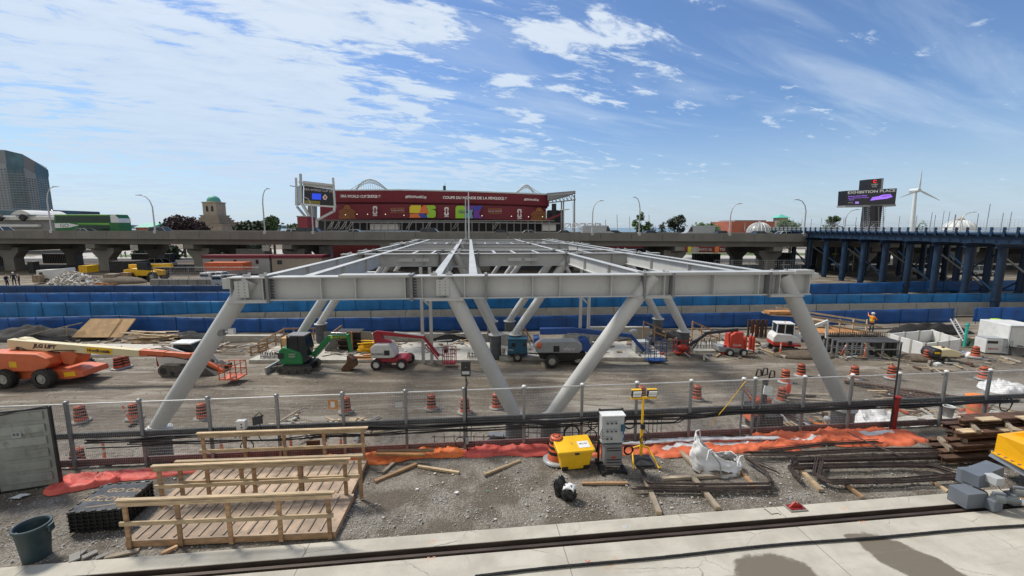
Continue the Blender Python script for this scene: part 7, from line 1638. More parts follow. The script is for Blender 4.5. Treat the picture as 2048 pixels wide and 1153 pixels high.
# ---------------- near platform: fence, cables, stores ----------------
def FXY(px, py=800):
    k = (px-1024)/F; v = (576.5-py)/F; yc = math.cos(TH)+v*math.sin(TH); s_ = 13.78/(yc-.0955*k); return V(k*s_, 13.78+.0955*k*s_, 0)
fe = T('mesh_fence', 'long grey galvanised wire mesh fence on square posts along the platform edge', 'fence', (0, 13.78, 0))
fd = V(1, .0955, 0).normalized(); fn = V(-fd.y, fd.x, 0)
posts = [-10, 130, 277, 415, 553, 685, 811, 928, 1048, 1164, 1273, 1381, 1485, 1508, 1606, 1700, 1793, 1885, 1972, 2065]
PX = [FXY(q) for q in posts]
for i, p in enumerate(PX):
    mb = MB(); w = .09 if i != 12 else .06; mb.box(p+V(0, 0, 1.04), (w, w, 2.2), rz=.095); o = mb.build('post', M['galv'], fe, world=True, bevel=.01)
    mb = MB(); mb.lathe([(.075, 2.14), (.08, 2.17), (.05, 2.2), (.01, 2.21)], 10, tuple(p)); mb.build('post_cap', M['white_plastic' if i > 7 else 'galv'], fe, world=True)
a0, a1 = PX[0]-fd*3, PX[-1]+fd*3
mb = MB(); mb.tube([a0+V(0, 0, 2.1), a1+V(0, 0, 2.1)], .022, 8); mb.build('top_rail', M['lampm'], fe, world=True)
mb = MB(); mb.bar(a0+V(0, 0, 1.03)+fn*.07, a1+V(0, 0, 1.03)+fn*.07, .05, .19); mb.build('mid_rail', M['pier'], fe, world=True)
defm('kick', (.16, .085, .085), .75, var=.25, dirt=.4, dirtc=(.2, .17, .15))
mb = MB(); mb.bar(a0+V(0, 0, .12)+fn*.07, a1+V(0, 0, .12)+fn*.07, .05, .22); mb.build('kick_rail', M['kick'], fe, world=True)
mb = MB(); n = int((a1-a0).length/.055)
for i in range(n): q = a0+(a1-a0)*i/n+fn*.03; mb.bar(q+V(0, 0, .06), q+V(0, 0, 2.08), .0042, .0042)
for i in range(22): z = .08+i*.094; mb.bar(a0+V(0, 0, z)+fn*.026, a1+V(0, 0, z)+fn*.026, .0038, .0038)
tag(mb.build('wire_mesh', M['wire'], fe, world=True), kind='stuff')
# cable bundles slung along the fence
cb = T('cable_bundle', 'thick bundle of black power cables slung along the near mesh fence', 'cables', (0, 13.6, .9))
for k in range(9):
    z0 = .95 if k < 6 else .76; pts = []; rr = random.Random(k)
    x = -13.2 if k < 7 else -12
    while x < 19.5:
        s_ = math.sin((x+k*.2)*math.pi/2.3*.5); z = z0+.045*s_*s_*(-1)+.035*noise.noise(V(x*.7, k*3.1, 0))*1.6+(.03*(k % 3)); 
        if x > 3.2 and x < 11: z -= .04*(k % 2)
        if k >= 6: z += .10*noise.noise(V(x*.35, k*1.7, 4))+(.18 if x > 6 else 0)
        pts.append(V(x, FY(x)-.11-.03*(k % 4)+.02*noise.noise(V(x, k, 9)), z)); x += .35
    mb = MB(); mb.tube(pts, .030 if k < 4 else .020, 6); mb.build('cable', M['cable'], cb, world=True)
def coil(px, py, r, label, loops=3, th=.014, tail=None):
    p = FXY(px, py); z = DY(px, py, p.y).z; t = T('cable_coil', label, 'cable coil', (p.x, p.y-.16, z), .095, 'black cable coils hung on the fence')
    mb = MB(); mb.torus((0, 0, 0), r, th, 'y', 22, .06, loops); mb.build('loops', M['cable'], t); mb = MB(); mb.tube([(0, 0, r), (.03, .03, .92-z+.02)], th, 6); mb.nxt(); mb.each('hanger', M['cable'], t)
coil(1142, 863, .27, 'largest black cable coil hanging left of the electric cabinet', 4, .02); coil(1180, 868, .21, 'loose black cable coil right of the largest coil', 3); coil(1184, 845, .16, 'small high black cable coil just left of the electric cabinet', 3)
coil(1257, 843, .20, 'black cable coil hanging right of the electric cabinet', 4, .02); coil(921, 880, .16, 'thin cable coil left of the black floodlight pole foot', 2, .009); coil(943, 888, .14, 'thin cable coil right of the black floodlight pole foot', 2, .009)
coil(2003, 806, .27, 'black cable coil near the right edge of the photo', 3, .017); coil(1775, 850, .17, 'thin cable coil beside the dark red post', 2, .009); coil(500, 888, .2, 'black cable loop under the small tilted floodlight', 1, .016)
# black diagonal hose beside the red post and slim pole
def stick(name, label, cat, a, b, r, mat, extra=None, n=8):
    t = T(name, label, cat, Vector(a)); mb = MB(); mb.tube([a, b], r, n); mb.build('tube', M[mat], t, world=True); mb = MB(); mb.tube([Vector(b)-(Vector(b)-Vector(a)).normalized()*.02, Vector(b)+(Vector(b)-Vector(a)).normalized()*.03], r*1.35, n); mb.build('end_collar', M[extra or mat], t, world=True); return t
p = FXY(1795); q = DY(1795, 795, p.y-.25); b = DY(1785, 862, p.y-.25)
t = T('red_post', 'dark red round steel post with a flanged top in front of the fence', 'post', (b.x, b.y, 0)); mb = MB(); mb.tube([(0, 0, 0), (q.x-b.x, 0, q.z)], .085, 16); mb.build('tube', M['dark_red'], t); mb = MB(); mb.lathe([(.14, q.z), (.14, q.z+.03)], 16, (q.x-b.x, 0, 0)); mb.build('flange', M['red'], t); mb = MB(); mb.box((0, 0, .02), (.3, .3, .03)); mb.build('base_plate', M['dark_red'], t)
q0 = DY(1780, 858, p.y-.35); stick('slim_black_pole', 'slim black pole leaning beside the dark red post, rising above the fence', 'pole', q0, DY(1803, 686, p.y-.15), .028, 'black', 'galv')
p = FXY(1545); stick('black_stake', 'slim dark stake tied to the fence left of the orange plate machine', 'stake', V(p.x-.55, p.y-.1, 0), V(p.x-.45, p.y-.1, 1.9), .03, 'steel_plate')
mb = MB(); a = FXY(1485)+V(0, -.1, 2.1); b = FXY(1415)+V(0, -.25, .55); mb.tube([a, a.lerp(b, .5)+V(0, 0, -.05), b], .012, 6); tag(mb.build('yellow_rope', M['yellow']), 'yellow rope tied from the fence top down to the left, left of the orange machine', 'rope')
mb = MB(); a = FXY(1573)+V(0, -.05, 2.0); mb.sph(tuple(a+V(0, 0, -.25)), (.09, .05, .22)); mb.tube([a, a+V(0, 0, -.1)], .01, 5); tag(mb.build('red_tag', M['tarp_red']), 'red tag hanging on the fence under the rope end', 'tag')
# junction box, small floodlight, notice
p = FXY(484); z = DY(484, 846, p.y).z
t = T('junction_box', 'small white junction box on the fence left of the tilted floodlight', 'electrical box', (p.x, p.y-.12, z), .095); mb = MB(); mb.box((0, 0, 0), (.27, .16, .30)); mb.build('housing', M['white_plastic'], t, bevel=.01)
mb = MB()
for dz in (-.06, .04): mb.tube([(.03, -.085, dz), (.03, -.10, dz)], .022, 8); mb.nxt()
mb.each('socket', M['black'], t); mb = MB()
for i in range(4): mb.tube([(-.08+i*.05, 0, -.15), (-.1+i*.07, -.02, -.32), (-.25+i*.15, -.02, -.45)], .013, 5); mb.nxt()
mb.each('lead', M['cable'], t)
p = FXY(520); z = DY(520, 835, p.y).z
t = T('floodlight', 'small tilted black floodlight clamped to the fence beside the junction box', 'floodlight', (p.x, p.y-.15, z), .1); mb = MB(); mb.box((0, -.08, 0), (.30, .06, .26), rx=-.35, ry=-.2); mb.build('housing', M['black'], t, bevel=.01); mb = MB(); mb.tube([(-.12, .0, .1), (0, .08, .2), (.14, .0, .1)], .02, 6); mb.build('bracket', M['black'], t)
mb = MB(); mb.tube([(0, 0, -.1), (.05, .02, -.4), (-.05, .02, -.6), (.05, .0, -.75)], .014, 5); mb.build('lead', M['cable'], t)
p = FXY(667); z = DY(667, 808, p.y).z; t = T('notice_board', 'small wooden notice with a white paper fixed on the fence', 'notice', (p.x, p.y-.05, z), .095); mb = MB(); mb.box((0, 0, 0), (.30, .02, .32)); mb.build('board', M['wood_orange'], t); mb = MB(); mb.box((-.01, -.014, .0), (.13, .008, .2)); mb.build('paper', M['white_cloth'], t)
p = FXY(798); z = DY(798, 808, p.y).z; t = T('paper_notice', 'pale paper notice on the fence left of the tall drum', 'notice', (p.x, p.y-.05, z), .095); mb = MB(); mb.box((0, 0, 0), (.24, .01, .22)); mb.build('paper', M['foam'], t); mb = MB(); mb.bar((-.12, 0, .11), (.12, 0, .11), .015, .015); mb.build('tie', M['black'], t)
p = FXY(622); z = DY(622, 890, p.y).z; t = T('notice_board', 'brown board hanging low on the fence behind the rear ramp', 'notice', (p.x, p.y-.05, z), .095); mb = MB(); mb.box((0, 0, 0), (.42, .02, .36)); mb.build('board', M['rust'], t); mb = MB(); mb.bar((-.2, -.02, .18), (.2, -.02, .18), .03, .02); mb.build('batten', M['wood'], t)
# black floodlight pole
p = FXY(934); yb = p.y-.2; q = DY(932, 753, yb); z0 = DY(934, 893, yb).z
t = T('floodlight_pole', 'black floodlight on a slim pole in front of the fence, centre', 'floodlight', (q.x, yb, 0)); mb = MB(); mb.tube([(0, 0, 0), (0, 0, q.z)], .022, 8); mb.build('pole', M['black'], t)
mb = MB(); mb.box((0, 0, q.z+.26), (.30, .12, .50), rx=.0); mb.build('housing', M['black'], t, bevel=.015); mb = MB(); mb.box((0, -.065, q.z+.14), (.24, .01, .10)); mb.build('lens', M['foam'], t); mb = MB(); mb.sph((0, -.07, q.z+.33), .02); mb.build('knob', M['galv'], t)
mb = MB(); mb.box((.01, -.05, .42), (.10, .08, .22)); mb.build('switch_box', M['grey_body'], t, bevel=.01); mb = MB(); mb.tube([(0, -.03, q.z), (.06, -.05, q.z-.25), (-.02, -.05, q.z-.4), (0, -.03, .5)], .012, 5); mb.build('lead', M['cable'], t)
mb = MB(); mb.torus((.04, -.04, q.z-.22), .05, .008, 'y', 12); mb.build('clamp', M['galv'], t)
# black plastic work light stand seen over the fence
p = FXY(1545); t = T('work_light', 'black twin head work light on a stand behind the fence right of the double posts', 'work light', (p.x, p.y+.5, -.1)); mb = MB(); mb.tube([(0, 0, 0), (0, 0, 2.0)], .10, 10); mb.build('stand', M['black'], t, bevel=0)
mb = MB()
for x, z in ((-.28, 2.25), (-.05, 2.3), (.22, 2.2)): mb.tube([(x-.1, 0, z-.15), (x-.05, 0, z+.15), (x+.08, 0, z+.12), (x+.1, 0, z-.1)], .03, 6, closed=True); mb.nxt()
mb.each('head_frame', M['black'], t); mb = MB(); mb.box((.05, -.1, 1.62), (.30, .05, .34), rx=-.2, ry=.2); mb.build('lamp_panel', M['led'], t)
# container with open door leaf at the left
A = G(118, 972); B = G(4, 988); d = (A-B).normalized()
t = T('steel_container', 'weathered white corrugated container door standing at the left edge', 'container', (A+B)/2)
up = V(0, 0, 2.42); off = V(.0, .0, 0)
A2 = A+V(.02, .05, 0); B2 = B
nrm = V(-d.y, d.x, 0)
mb = MB(); mb.bar(B2+V(0, 0, 1.22), A2+V(0, 0, 1.22), .05, 2.3); leaf = mb.build('door', M['door_grey'], t, world=True)
DM = leaf.data.materials[0]
for i in range(6):
    z0 = .2+i*.37; mb = MB(); c = (A2+B2)/2+V(0, 0, z0+.15)-nrm*.035; mb.bar(c-d*((A2-B2).length*.40), c+d*((A2-B2).length*.40), .03, .24); o = mb.build('corrugation', DM, t, world=True, bevel=.012)
mb = MB()
for q in (A2, ): mb.bar(q+V(0, 0, .02), q+V(0, 0, 2.44), .07, .07); mb.nxt()
mb.bar(B2+V(0, 0, 2.40), A2+V(0, 0, 2.40), .07, .05); mb.nxt(); mb.bar(B2+V(0, 0, .05), A2+V(0, 0, .05), .07, .05); mb.nxt(); mb.each('edge_seal', M['black'], t, world=True)
mb = MB(); c = (A2*.42+B2*.58)+V(0, 0, 1.72)-nrm*.055; mb.bar(c-d*.11, c+d*.11, .015, .2); mb.build('plate', M['grey_body'], t, world=True); o = txt('8-8', .10, M['bolt'], t, PM(t).inverted() @ (c-nrm*.012)); o.rotation_euler = (R(90), 0, math.atan2(d.y, d.x))
mb = MB(); mb.bar(B2-d*.12+V(0, 0, 0), B2-d*.12+V(0, 0, 2.45), .14, .2); mb.build('corner_post', M['black_rough'], t, world=True)
mb = MB(); c = B2-d*2.25+nrm*.3; mb.bar(c-d*1.9+V(0, 0, 1.15), c+d*1.9+V(0, 0, 1.15), .3, 2.2); mb.build('box_body', DM, t, world=True)
mb = MB(); mb.tube([A2+V(0, 0, 2.46)-nrm*.05, A2-d*.6+V(0, 0, 2.40)-nrm*.06, B2+V(0, 0, 2.28)-nrm*.06], .016, 6); mb.build('rope', M['cable'], t, world=True)
# orange sheets
def Gs(*pts, z=0): return [G(a, b, z) for a, b in pts]
sheet(Gs((95, 975), (190, 965), (262, 948)), .75, .42, 'orange_tarp', M['tarp_red'], 'crumpled coral red tarp heap beside the container door', 'tarp', 1, .06, 'orange and red tarps along the fence')
sheet(Gs((215, 957), (340, 943), (420, 935), (520, 930)), .6, .16, 'orange_tarp', M['tarp_red'], 'flat coral red tarp between the black crate and the rear ramp', 'tarp', 2, .06, 'orange and red tarps along the fence')
sheet(Gs((505, 932), (600, 927), (700, 925), (790, 912), (930, 905)), .62, .30, 'orange_tarp', M['tarp_deep'], 'bright orange tarp at the right end of the rear ramp', 'tarp', 3, .06, 'orange and red tarps along the fence')
sheet(Gs((922, 906), (1010, 903), (1110, 903)), .62, .30, 'orange_tarp', M['tarp_red'], 'salmon red tarp left of the yellow bin', 'tarp', 4, .06, 'orange and red tarps along the fence')
sheet(Gs((1170, 903), (1250, 902), (1340, 900)), .7, .26, 'orange_tarp', M['tarp_orange'], 'orange tarp behind the yellow light stand', 'tarp', 5, .06, 'orange and red tarps along the fence')
ST_ = lambda u, v: .44 < v < .58 and .05 < u < .95
sheet(Gs((1300, 905), (1400, 893), (1500, 890), (1590, 888)), .95, .30, 'orange_tarp', [M['tarp_orange'], M['white_cloth']], 'orange tarp with a white strip behind the white bulk bag', 'tarp', 6, .06, 'orange and red tarps along the fence', ST_)
sheet(Gs((1510, 886), (1600, 882), (1700, 872)), .9, .48, 'orange_tarp', [M['tarp_orange'], M['white_cloth']], 'deep folded orange tarp in front of the hi vis worker', 'tarp', 7, .05, 'orange and red tarps along the fence', lambda u, v: .30 < v < .40 and .3 < u < .62)
sheet(Gs((1650, 880), (1730, 876), (1840, 872)), 1.25, .30, 'orange_tarp', [M['tarp_orange'], M['white_cloth']], 'orange tarp ending at the rusty beam stack', 'tarp', 8, .06, 'orange and red tarps along the fence', lambda u, v: .55 < v < .68 and .4 < u < .75)
sheet(Gs((1235, 898), (1300, 895), (1360, 891), (1420, 889), (1500, 887), (1560, 885)), .17, .10, 'white_sleeve', M['white_cloth'], 'long white fabric sleeve lying on the orange tarps right of the cabinet', 'sleeve', 41, .06, base=.20)
# grass tufts of debris, small items
# ramps
def ramp(a, b, wdt, label, bl=1.45, front=True, rear=True, rx0=0.0):
    a = Vector(a); b = Vector(b); d = (b-a).normalized(); nn = V(-d.y, d.x, 0); L_ = (b-a).length; t = T('timber_ramp', label, 'ramp', (a+b)/2, 0, 'timber ramps with handrails on the gravel')
    z = .17; mb = MB()
    c = (a+b)/2+nn*wdt/2; n = 2
    for i in range(n): q0 = a+d*(L_*i/n+.004)+nn*wdt/2+V(0, 0, z); q1 = a+d*(L_*(i+1)/n-.004)+nn*wdt/2+V(0, 0, z); mb.bar(q0, q1, wdt, .022); mb.nxt()
    mb.each('deck_sheet', M['plydeck'], t, world=True)
    mb = MB()
    for w in (.022, wdt-.022): mb.bar(a+nn*w+V(0, 0, z-.085), b+nn*w+V(0, 0, z-.085), .04, .14); mb.nxt()
    for s_ in (0.03, L_-.03): mb.bar(a+d*s_+nn*.05+V(0, 0, z-.085), a+d*s_+nn*(wdt-.05)+V(0, 0, z-.085), .04, .14); mb.nxt()
    mb.each('joist', M['wood'], t, world=True)
    mb = MB(); k = int(L_/.30)
    for i in range(k): q = a+d*(.2+i*(L_-.3)/k); mb.bar(q+nn*.06+V(0, 0, z+.025), q+nn*(wdt-.06)+V(0, 0, z+.025), .035, .028); mb.nxt()
    mb.each('cleat', M['wood_grey'], t, world=True)
    for on, w in ((front, -.03), (rear, wdt+.03)):
        if not on: continue
        np_ = 5; mb = MB(); 
        for i in range(np_): q = a+d*(.12+(L_-.24)*i/(np_-1))+nn*w; mb.bar(q+V(0, 0, .02), q+V(0, 0, 1.24)+nn*random.uniform(-.03, .03), .045, .095, up=d); mb.nxt()
        mb.each('post', M['wood'], t, world=True); mb = MB()
        mb.bar(a-d*.05+nn*w+V(0, 0, 1.25), b+d*.05+nn*w+V(0, 0, 1.25), .10, .045); mb.nxt(); mb.bar(a+nn*(w-.045)+V(0, 0, .68), b+nn*(w-.045)+V(0, 0, .68), .04, .10); mb.nxt()
        mb.bar(a+nn*(w-.045)+V(0, 0, 1.17), b+nn*(w-.045)+V(0, 0, 1.17), .04, .095); mb.nxt(); mb.each('rail', M['wood_pale'], t, world=True)
    return t
ra0, ra1 = G(252, 1097), G(672, 1078); ramp(ra0, ra1, 1.5, 'front timber ramp of the two, nearest the concrete slab', front=True, rear=False)
rb0, rb1 = G(330, 1010), G(703, 1000); rb0.y = rb1.y-.38; ramp(rb0, rb1, 1.75, 'rear timber ramp of the two, nearest the fence')
mb = MB(); o = T('timber_handrail', 'timber handrail between the front and rear ramps', 'handrail', (ra0+ra1)/2+UY*1.55)
q0, q1 = ra0+UY*1.54+UX*.35, ra1+UY*1.54+UX*.25
for i in range(4): q = q0.lerp(q1, i/3); mb.bar(q, q+V(0, 0, 1.28), .045, .095, up=UX); mb.nxt()
mb.each('post', M['wood'], o, world=True); mb = MB(); mb.bar(q0+V(0, 0, 1.28)-UX*.1, q1+V(0, 0, 1.28)+UX*.1, .10, .045); mb.nxt(); mb.bar(q0-UY*.05+V(0, 0, .70), q1-UY*.05+V(0, 0, .70), .04, .1); mb.nxt(); mb.each('rail', M['wood_pale'], o, world=True)
def timber(a, b, w, h, mat, label, z=.0, name='timber', cat='timber', group='loose timbers lying on the gravel'):
    a, b = G(*a, z), G(*b, z); c = (a+b)/2; t = T(name, label, cat, c, 0, group); mb = MB(); mb.bar(a+V(0, 0, h/2), b+V(0, 0, h/2), w, h); mb.build('beam', M[mat], t, world=True, bevel=.004)
    d = (b-a).normalized(); mb = MB(); mb.bar(b-d*.002+V(0, 0, h/2), b+d*.004+V(0, 0, h/2), w*.96, h*.96); mb.build('end_grain', M['wood_grey' if mat != 'wood_grey' else 'wood_pale'], t, world=True)
for a in (((750, 966), (833, 931), .12, .08, 'wood', 'double plank lying diagonally right of the rear ramp'), ((765, 948), (788, 927), .1, .06, 'wood_grey', 'short weathered plank behind the double plank'), ((836, 935), (918, 948), .09, .07, 'wood_pale', 'pale plank right of the double plank'), ((968, 952), (1040, 924), .09, .07, 'wood_pale', 'pale plank left of the yellow bin'),
          ((1163, 969), (1255, 968), .09, .06, 'wood', 'straight plank in front of the electric cabinet'), ((1290, 960), (1318, 1030), .14, .10, 'wood_grey', 'thick timber under the left end of the first rebar bundle'), ((1362, 908), (1404, 948), .14, .10, 'wood_grey', 'thick timber left of the white bulk bag'), ((1384, 956), (1436, 1021), .14, .10, 'wood_grey', 'thick timber under the middle of the first rebar bundle'),
          ((1324, 961), (1476, 952), .12, .09, 'wood_grey', 'dark timber in front of the white bulk bag'), ((1480, 942), (1516, 985), .12, .07, 'wood', 'brown timber right of the white bulk bag'), ((1602, 945), (1642, 985), .14, .10, 'wood_pale', 'pale timber under the left end of the large rebar stack'), ((1690, 972), (1726, 998), .1, .08, 'wood', 'short timber sticking out under the middle of the large rebar stack'), ((1860, 962), (1896, 986), .09, .07, 'wood_pale', 'short timber under the right end of the large rebar stack'),
          ((754, 905), (868, 903), .12, .07, 'wood', 'long plank lying on the orange tarp, upper one'), ((750, 910), (850, 912), .12, .07, 'wood_orange', 'long plank lying on the orange tarp, lower one'), ((210, 1117), (278, 1102), .12, .04, 'wood_grey', 'flat grey board at the kerb below the ramp'), ((322, 1112), (355, 1096), .09, .07, 'wood', 'timber end sticking out below the front ramp'), ((655, 1072), (700, 1010), .06, .05, 'wood_grey', 'narrow timber along the right edge of the front ramp')): timber(*a[:5], a[5], z=.22 if 'tarp,' in a[5] else 0)
# wheelie bin, round
p = G(74, 1112); t = T('round_bin', 'dark teal round bin standing open at the left of the gravel', 'bin', p, .2)
mb = MB(); r0, r1, h = .24, .305, .80
mb.lathe([(r0, 0), (r1, h-.06), (r1+.025, h-.05), (r1+.03, h), (r1-.01, h), (r1-.02, h-.08), (r0-.02, .03), (.01, .025)], 36); mb.build('shell', M['bin'], t)
for s in (-1, 1): mb = MB(); mb.prism([(s*(r1+.0), h-.03), (s*(r1+.08), h-.04), (s*(r1+.075), h-.20), (s*(r1+.04), h-.19), (s*(r1+.035), h-.1), (s*(r1-.01), h-.1)][::s], -.07, .07); mb.build('handle', M['bin'], t, bevel=.008)
mb = MB(); mb.lathe([(.2, .06), (.01, .10)], 12, cap=False); mb.build('litter', M['soil'], t); mb = MB(); mb.sph((-.22, -.12, h-.13), (.03, .02, .03)); mb.build('paint_spot', M['white_cloth'], t)
# black crate
p = S(*[q for q in us(G(240, 1050))][:2]) if False else V(-10.42, 10.2, 0)
t = T('plastic_crate', 'low black slatted plastic crate with yellow spray writing on its lid', 'crate', p, R(8))
mb = MB(); mb.box((0, 0, .27), (1.12, 1.12, .50)); mb.build('core', M['crate'], t)
mb = MB()
for i in range(9):
    x = -.56+1.12*i/8; mb.box((x, -.575, .27), (.03, .03, .5)); mb.box((x, .575, .27), (.03, .03, .5)); mb.box((-.575, x, .27), (.03, .03, .5)); mb.box((.575, x, .27), (.03, .03, .5))
for z in (.05, .15, .25, .35, .47): mb.box((0, -.578, z), (1.2, .022, .03)); mb.box((0, .578, z), (1.2, .022, .03)); mb.box((-.578, 0, z), (.022, 1.2, .03)); mb.box((.578, 0, z), (.022, 1.2, .03))
mb.build('side_grid', M['crate'], t)
mb = MB(); mb.box((0, 0, .55), (1.2, 1.2, .05)); mb.build('lid', M['crate_top'], t, bevel=.012)
mb = MB()
for i in range(5):
    for sg in (-1, 1): mb.box((-.46+i*.23, sg*.585, .585), (.09, .045, .02)); mb.nxt(); mb.box((sg*.585, -.46+i*.23, .585), (.045, .09, .02)); mb.nxt()
mb.each('lid_clip', M['crate'], t)
for s_, x, y, sz in (('GO OH', .15, .22, .24), ('ACCOW', -.1, -.12, .26)): txt(s_, sz, M['spray_yellow'], t, (x, y, .5765), (0, 0, -.12), 'spray_writing', 1.1, .0012, .006)
for a, b in (((-.3, -.42), (.35, -.36)), ((-.4, .02), (-.2, .06))): mb = MB(); mb.bar((*a, .577), (*b, .577), .035, .002); mb.build('spray_writing', M['spray_yellow'], t)
# yellow storage bin
a = G(1124, 944); b = G(1180, 940); p = (a+b)/2; t = T('yellow_bin', 'yellow plastic storage bin with lid and white label in front of a drum', 'storage bin', (p.x-.05, p.y+.35, 0), R(10))
mb = MB(); vs = [(x*(.44 if z == 0 else .53), y*(.27 if z == 0 else .34), z) for z in (0, .55) for x, y in ((-1, -1), (1, -1), (1, 1), (-1, 1))]; mb.add(vs, [(3, 2, 1, 0), (4, 5, 6, 7), (0, 1, 5, 4), (1, 2, 6, 5), (2, 3, 7, 6), (3, 0, 4, 7)]); mb.build('tub', M['yellow'], t, bevel=.03)
mb = MB(); mb.xprism([(-.39, .56), (-.39, .66), (.36, .80), (.39, .76), (.39, .56)], -.60, .60); mb.build('lid', M['yellow'], t, bevel=.025)
sl2 = math.atan2(.14, .75)
mb = MB(); mb.box((.3, -.10, .716), (.36, .30, .012), rx=sl2); mb.build('label', M['white_cloth'], t); txt('SPILL KIT', .065, M['bolt'], t, (.3, -.08, .730), (sl2, 0, 0)); txt('0', .16, M['gold'], t, (-.06, -.02, .732), (sl2, 0, 0), 'emblem')
mb = MB()
for y in (-.16, .14): mb.box((-.3, y, .712+y*.187), (.3, .012, .01), rx=sl2); mb.nxt()
mb.each('lid_groove', M['gold'], t)
for x in (-.35, .35): mb = MB(); mb.box((x, -.28, .06), (.2, .03, .12)); mb.build('fork_slot', M['black'], t)
mb = MB(); mb.box((0, -.40, .585), (.14, .03, .06)); mb.build('latch', M['black'], t)
drum(G(1112, 921), 'traffic drum standing on the gravel behind the yellow storage bin', 0, 0, .93)
# electric panel
p = G(1222, 938); t = T('electric_cabinet', 'white socket cabinet over a grey transformer on a black frame', 'electrical cabinet', (p.x, p.y+.05, 0), R(4))
mb = MB()
for x in (-.36, .36):
    mb.box((x, .16, .95), (.06, .06, 1.9)); mb.nxt(); mb.box((x, 0, .05), (.08, .85, .1)); mb.nxt()
for z in (.1, 1.85): mb.box((0, .16, z), (.66, .05, .06)); mb.nxt()
mb.box((0, -.3, .05), (.64, .08, .08)); mb.nxt(); mb.each('frame_bar', M['black'], t)
mb = MB(); mb.box((-.02, -.02, 1.36), (.70, .30, .88)); mb.build('socket_box', M['foam'], t, bevel=.015); mb = MB(); mb.box((-.02, -.04, 1.82), (.74, .36, .03)); mb.build('rain_cover', M['white_plastic'], t)
mb = MB()
for r_, zz_ in enumerate((1.60, 1.34, 1.10)):
    for k in range(3 if r_ < 2 else 2): mb.box((-.2+k*.13, -.18, zz_), (.08, .05, .11)); mb.nxt()
mb.each('socket', M['grey_body'], t, bevel=.01)
mb = MB()
for r_, zz_ in enumerate((1.60, 1.34, 1.10)):
    for k in range(3 if r_ < 2 else 2): mb.tube([(-.2+k*.13, -.20, zz_-.02), (-.2+k*.13, -.225, zz_-.02)], .026, 10); mb.nxt()
mb.each('socket_mouth', M['st_dark'], t)
mb = MB(); mb.box((.28, -.19, 1.42), (.12, .08, .2)); mb.build('plug_box', M['teal'], t); mb = MB(); mb.tube([(.28, -.2, 1.34), (.3, -.3, 1.2), (.25, -.28, 1.05)], .02, 6); mb.build('lead', M['blue'], t)
mb = MB(); mb.box((0, -.05, .56), (.56, .40, .66)); mb.build('transformer', M['steel_plate'], t, bevel=.015); mb = MB(); mb.box((0, -.256, .5), (.14, .01, .05)); mb.build('plate', M['red'], t)
mb = MB()
for z in (.33, .42, .72, .8): mb.box((0, -.253, z), (.44, .008, .03)); mb.nxt()
mb.each('louvre', M['black'], t)
for k in range(4): mb = MB(); mb.tube([(-.3+k*.05, -.15, 1.5-k*.15), (-.48, -.2, 1.1), (-.52+k*.02, -.1, .6), (-.55, .15, .95)], .010, 6); mb.build('lead', M['cable'], t)
mb = MB(); mb.torus((.52, -.1, .62), .14, .02, 'y', 20, .08, 4); mb.build('lead', M['cable'], t)
# yellow light stand
p = G(1282, 925); t = T('light_stand', 'yellow wheeled light stand with twin led heads in front of the fence', 'light stand', (p.x, p.y, 0), R(4))
mb = MB(); mb.tube([(-.02, 0, .25), (-.02, 0, 2.2)], .035, 10); mb.nxt(); mb.tube([(-.02, 0, .3), (-.02, 0, 1.2)], .05, 10); mb.nxt(); mb.each('mast', M['yellow'], t)
mb = MB(); mb.bar((-.42, 0, 2.18), (.42, 0, 2.18), .05, .07); mb.build('cross_arm', M['yellow'], t)
for x in (-.25, .25):
    mb = MB(); mb.box((x, -.02, 2.33), (.31, .09, .23), rx=.25); mb.build('lamp_housing', M['black'], t, bevel=.01); mb = MB(); mb.box((x, .01, 2.455), (.31, .11, .02)); mb.build('lamp_visor', M['yellow'], t)
    for dz in (-.06, .07): mb = MB(); mb.box((x, -.078-dz*.25, 2.33+dz*.8), (.26, .02, .085), rx=.25); mb.build('led_panel', M['led'], t)
mb = MB()
for x0 in (-.32, .32): mb.tube([(-.02, .05, .55), (x0*.8, .1, .45), (x0, -.1, .3), (x0*1.25, -.45, .04), (x0*1.35, -.5, .12)], .028, 8); mb.nxt()
mb.each('base_leg', M['yellow'], t); mb = MB(); mb.box((0, -.1, .12), (.62, .55, .05), rx=.1); mb.build('base_plate', M['black'], t, bevel=.01)
mb = MB(); mb.box((-.02, -.06, 1.25), (.12, .1, .16)); mb.nxt(); mb.tube([(.03, -.05, 1.2), (.14, -.08, 1.05), (.2, -.08, 1.05)], .012, 6); mb.nxt(); mb.each('winch', M['black'], t); mb = MB(); mb.torus((.0, -.08, .8), .1, .012, 'y', 18, .1, 2); mb.build('lead', M['cable'], t)
# black bags with sheet
p = G(1133, 1000); t = T('black_bin_bag', 'black plastic bag bundle with a torn white sheet on top', 'bag', (p.x, p.y, 0))
def blob(c, r, seed, wr=.25, n=26, m=16):
    mb = MB(); vs = []
    for i in range(m+1):
        a = math.pi*i/m
        for k in range(n):
            b = 2*math.pi*k/n; d = V(math.sin(a)*math.cos(b), math.sin(a)*math.sin(b), math.cos(a)); w = 1+wr*(noise.noise(d*2+V(seed, 0, 0))*.6+(.5-abs(noise.noise(d*4.5+V(0, seed, 0)))*1.6)*.5)
            q = V(c[0]+r[0]*d.x*w, c[1]+r[1]*d.y*w, c[2]+r[2]*d.z*w); q.z = max(q.z, .0); vs.append(q)
    mb.add(vs, [(i*n+k, (i+1)*n+k, (i+1)*n+(k+1) % n, i*n+(k+1) % n) for i in range(m) for k in range(n)], True); return mb
M['bag_black'] = mk('bag_black', (.012, .013, .014), .28, var=.3)
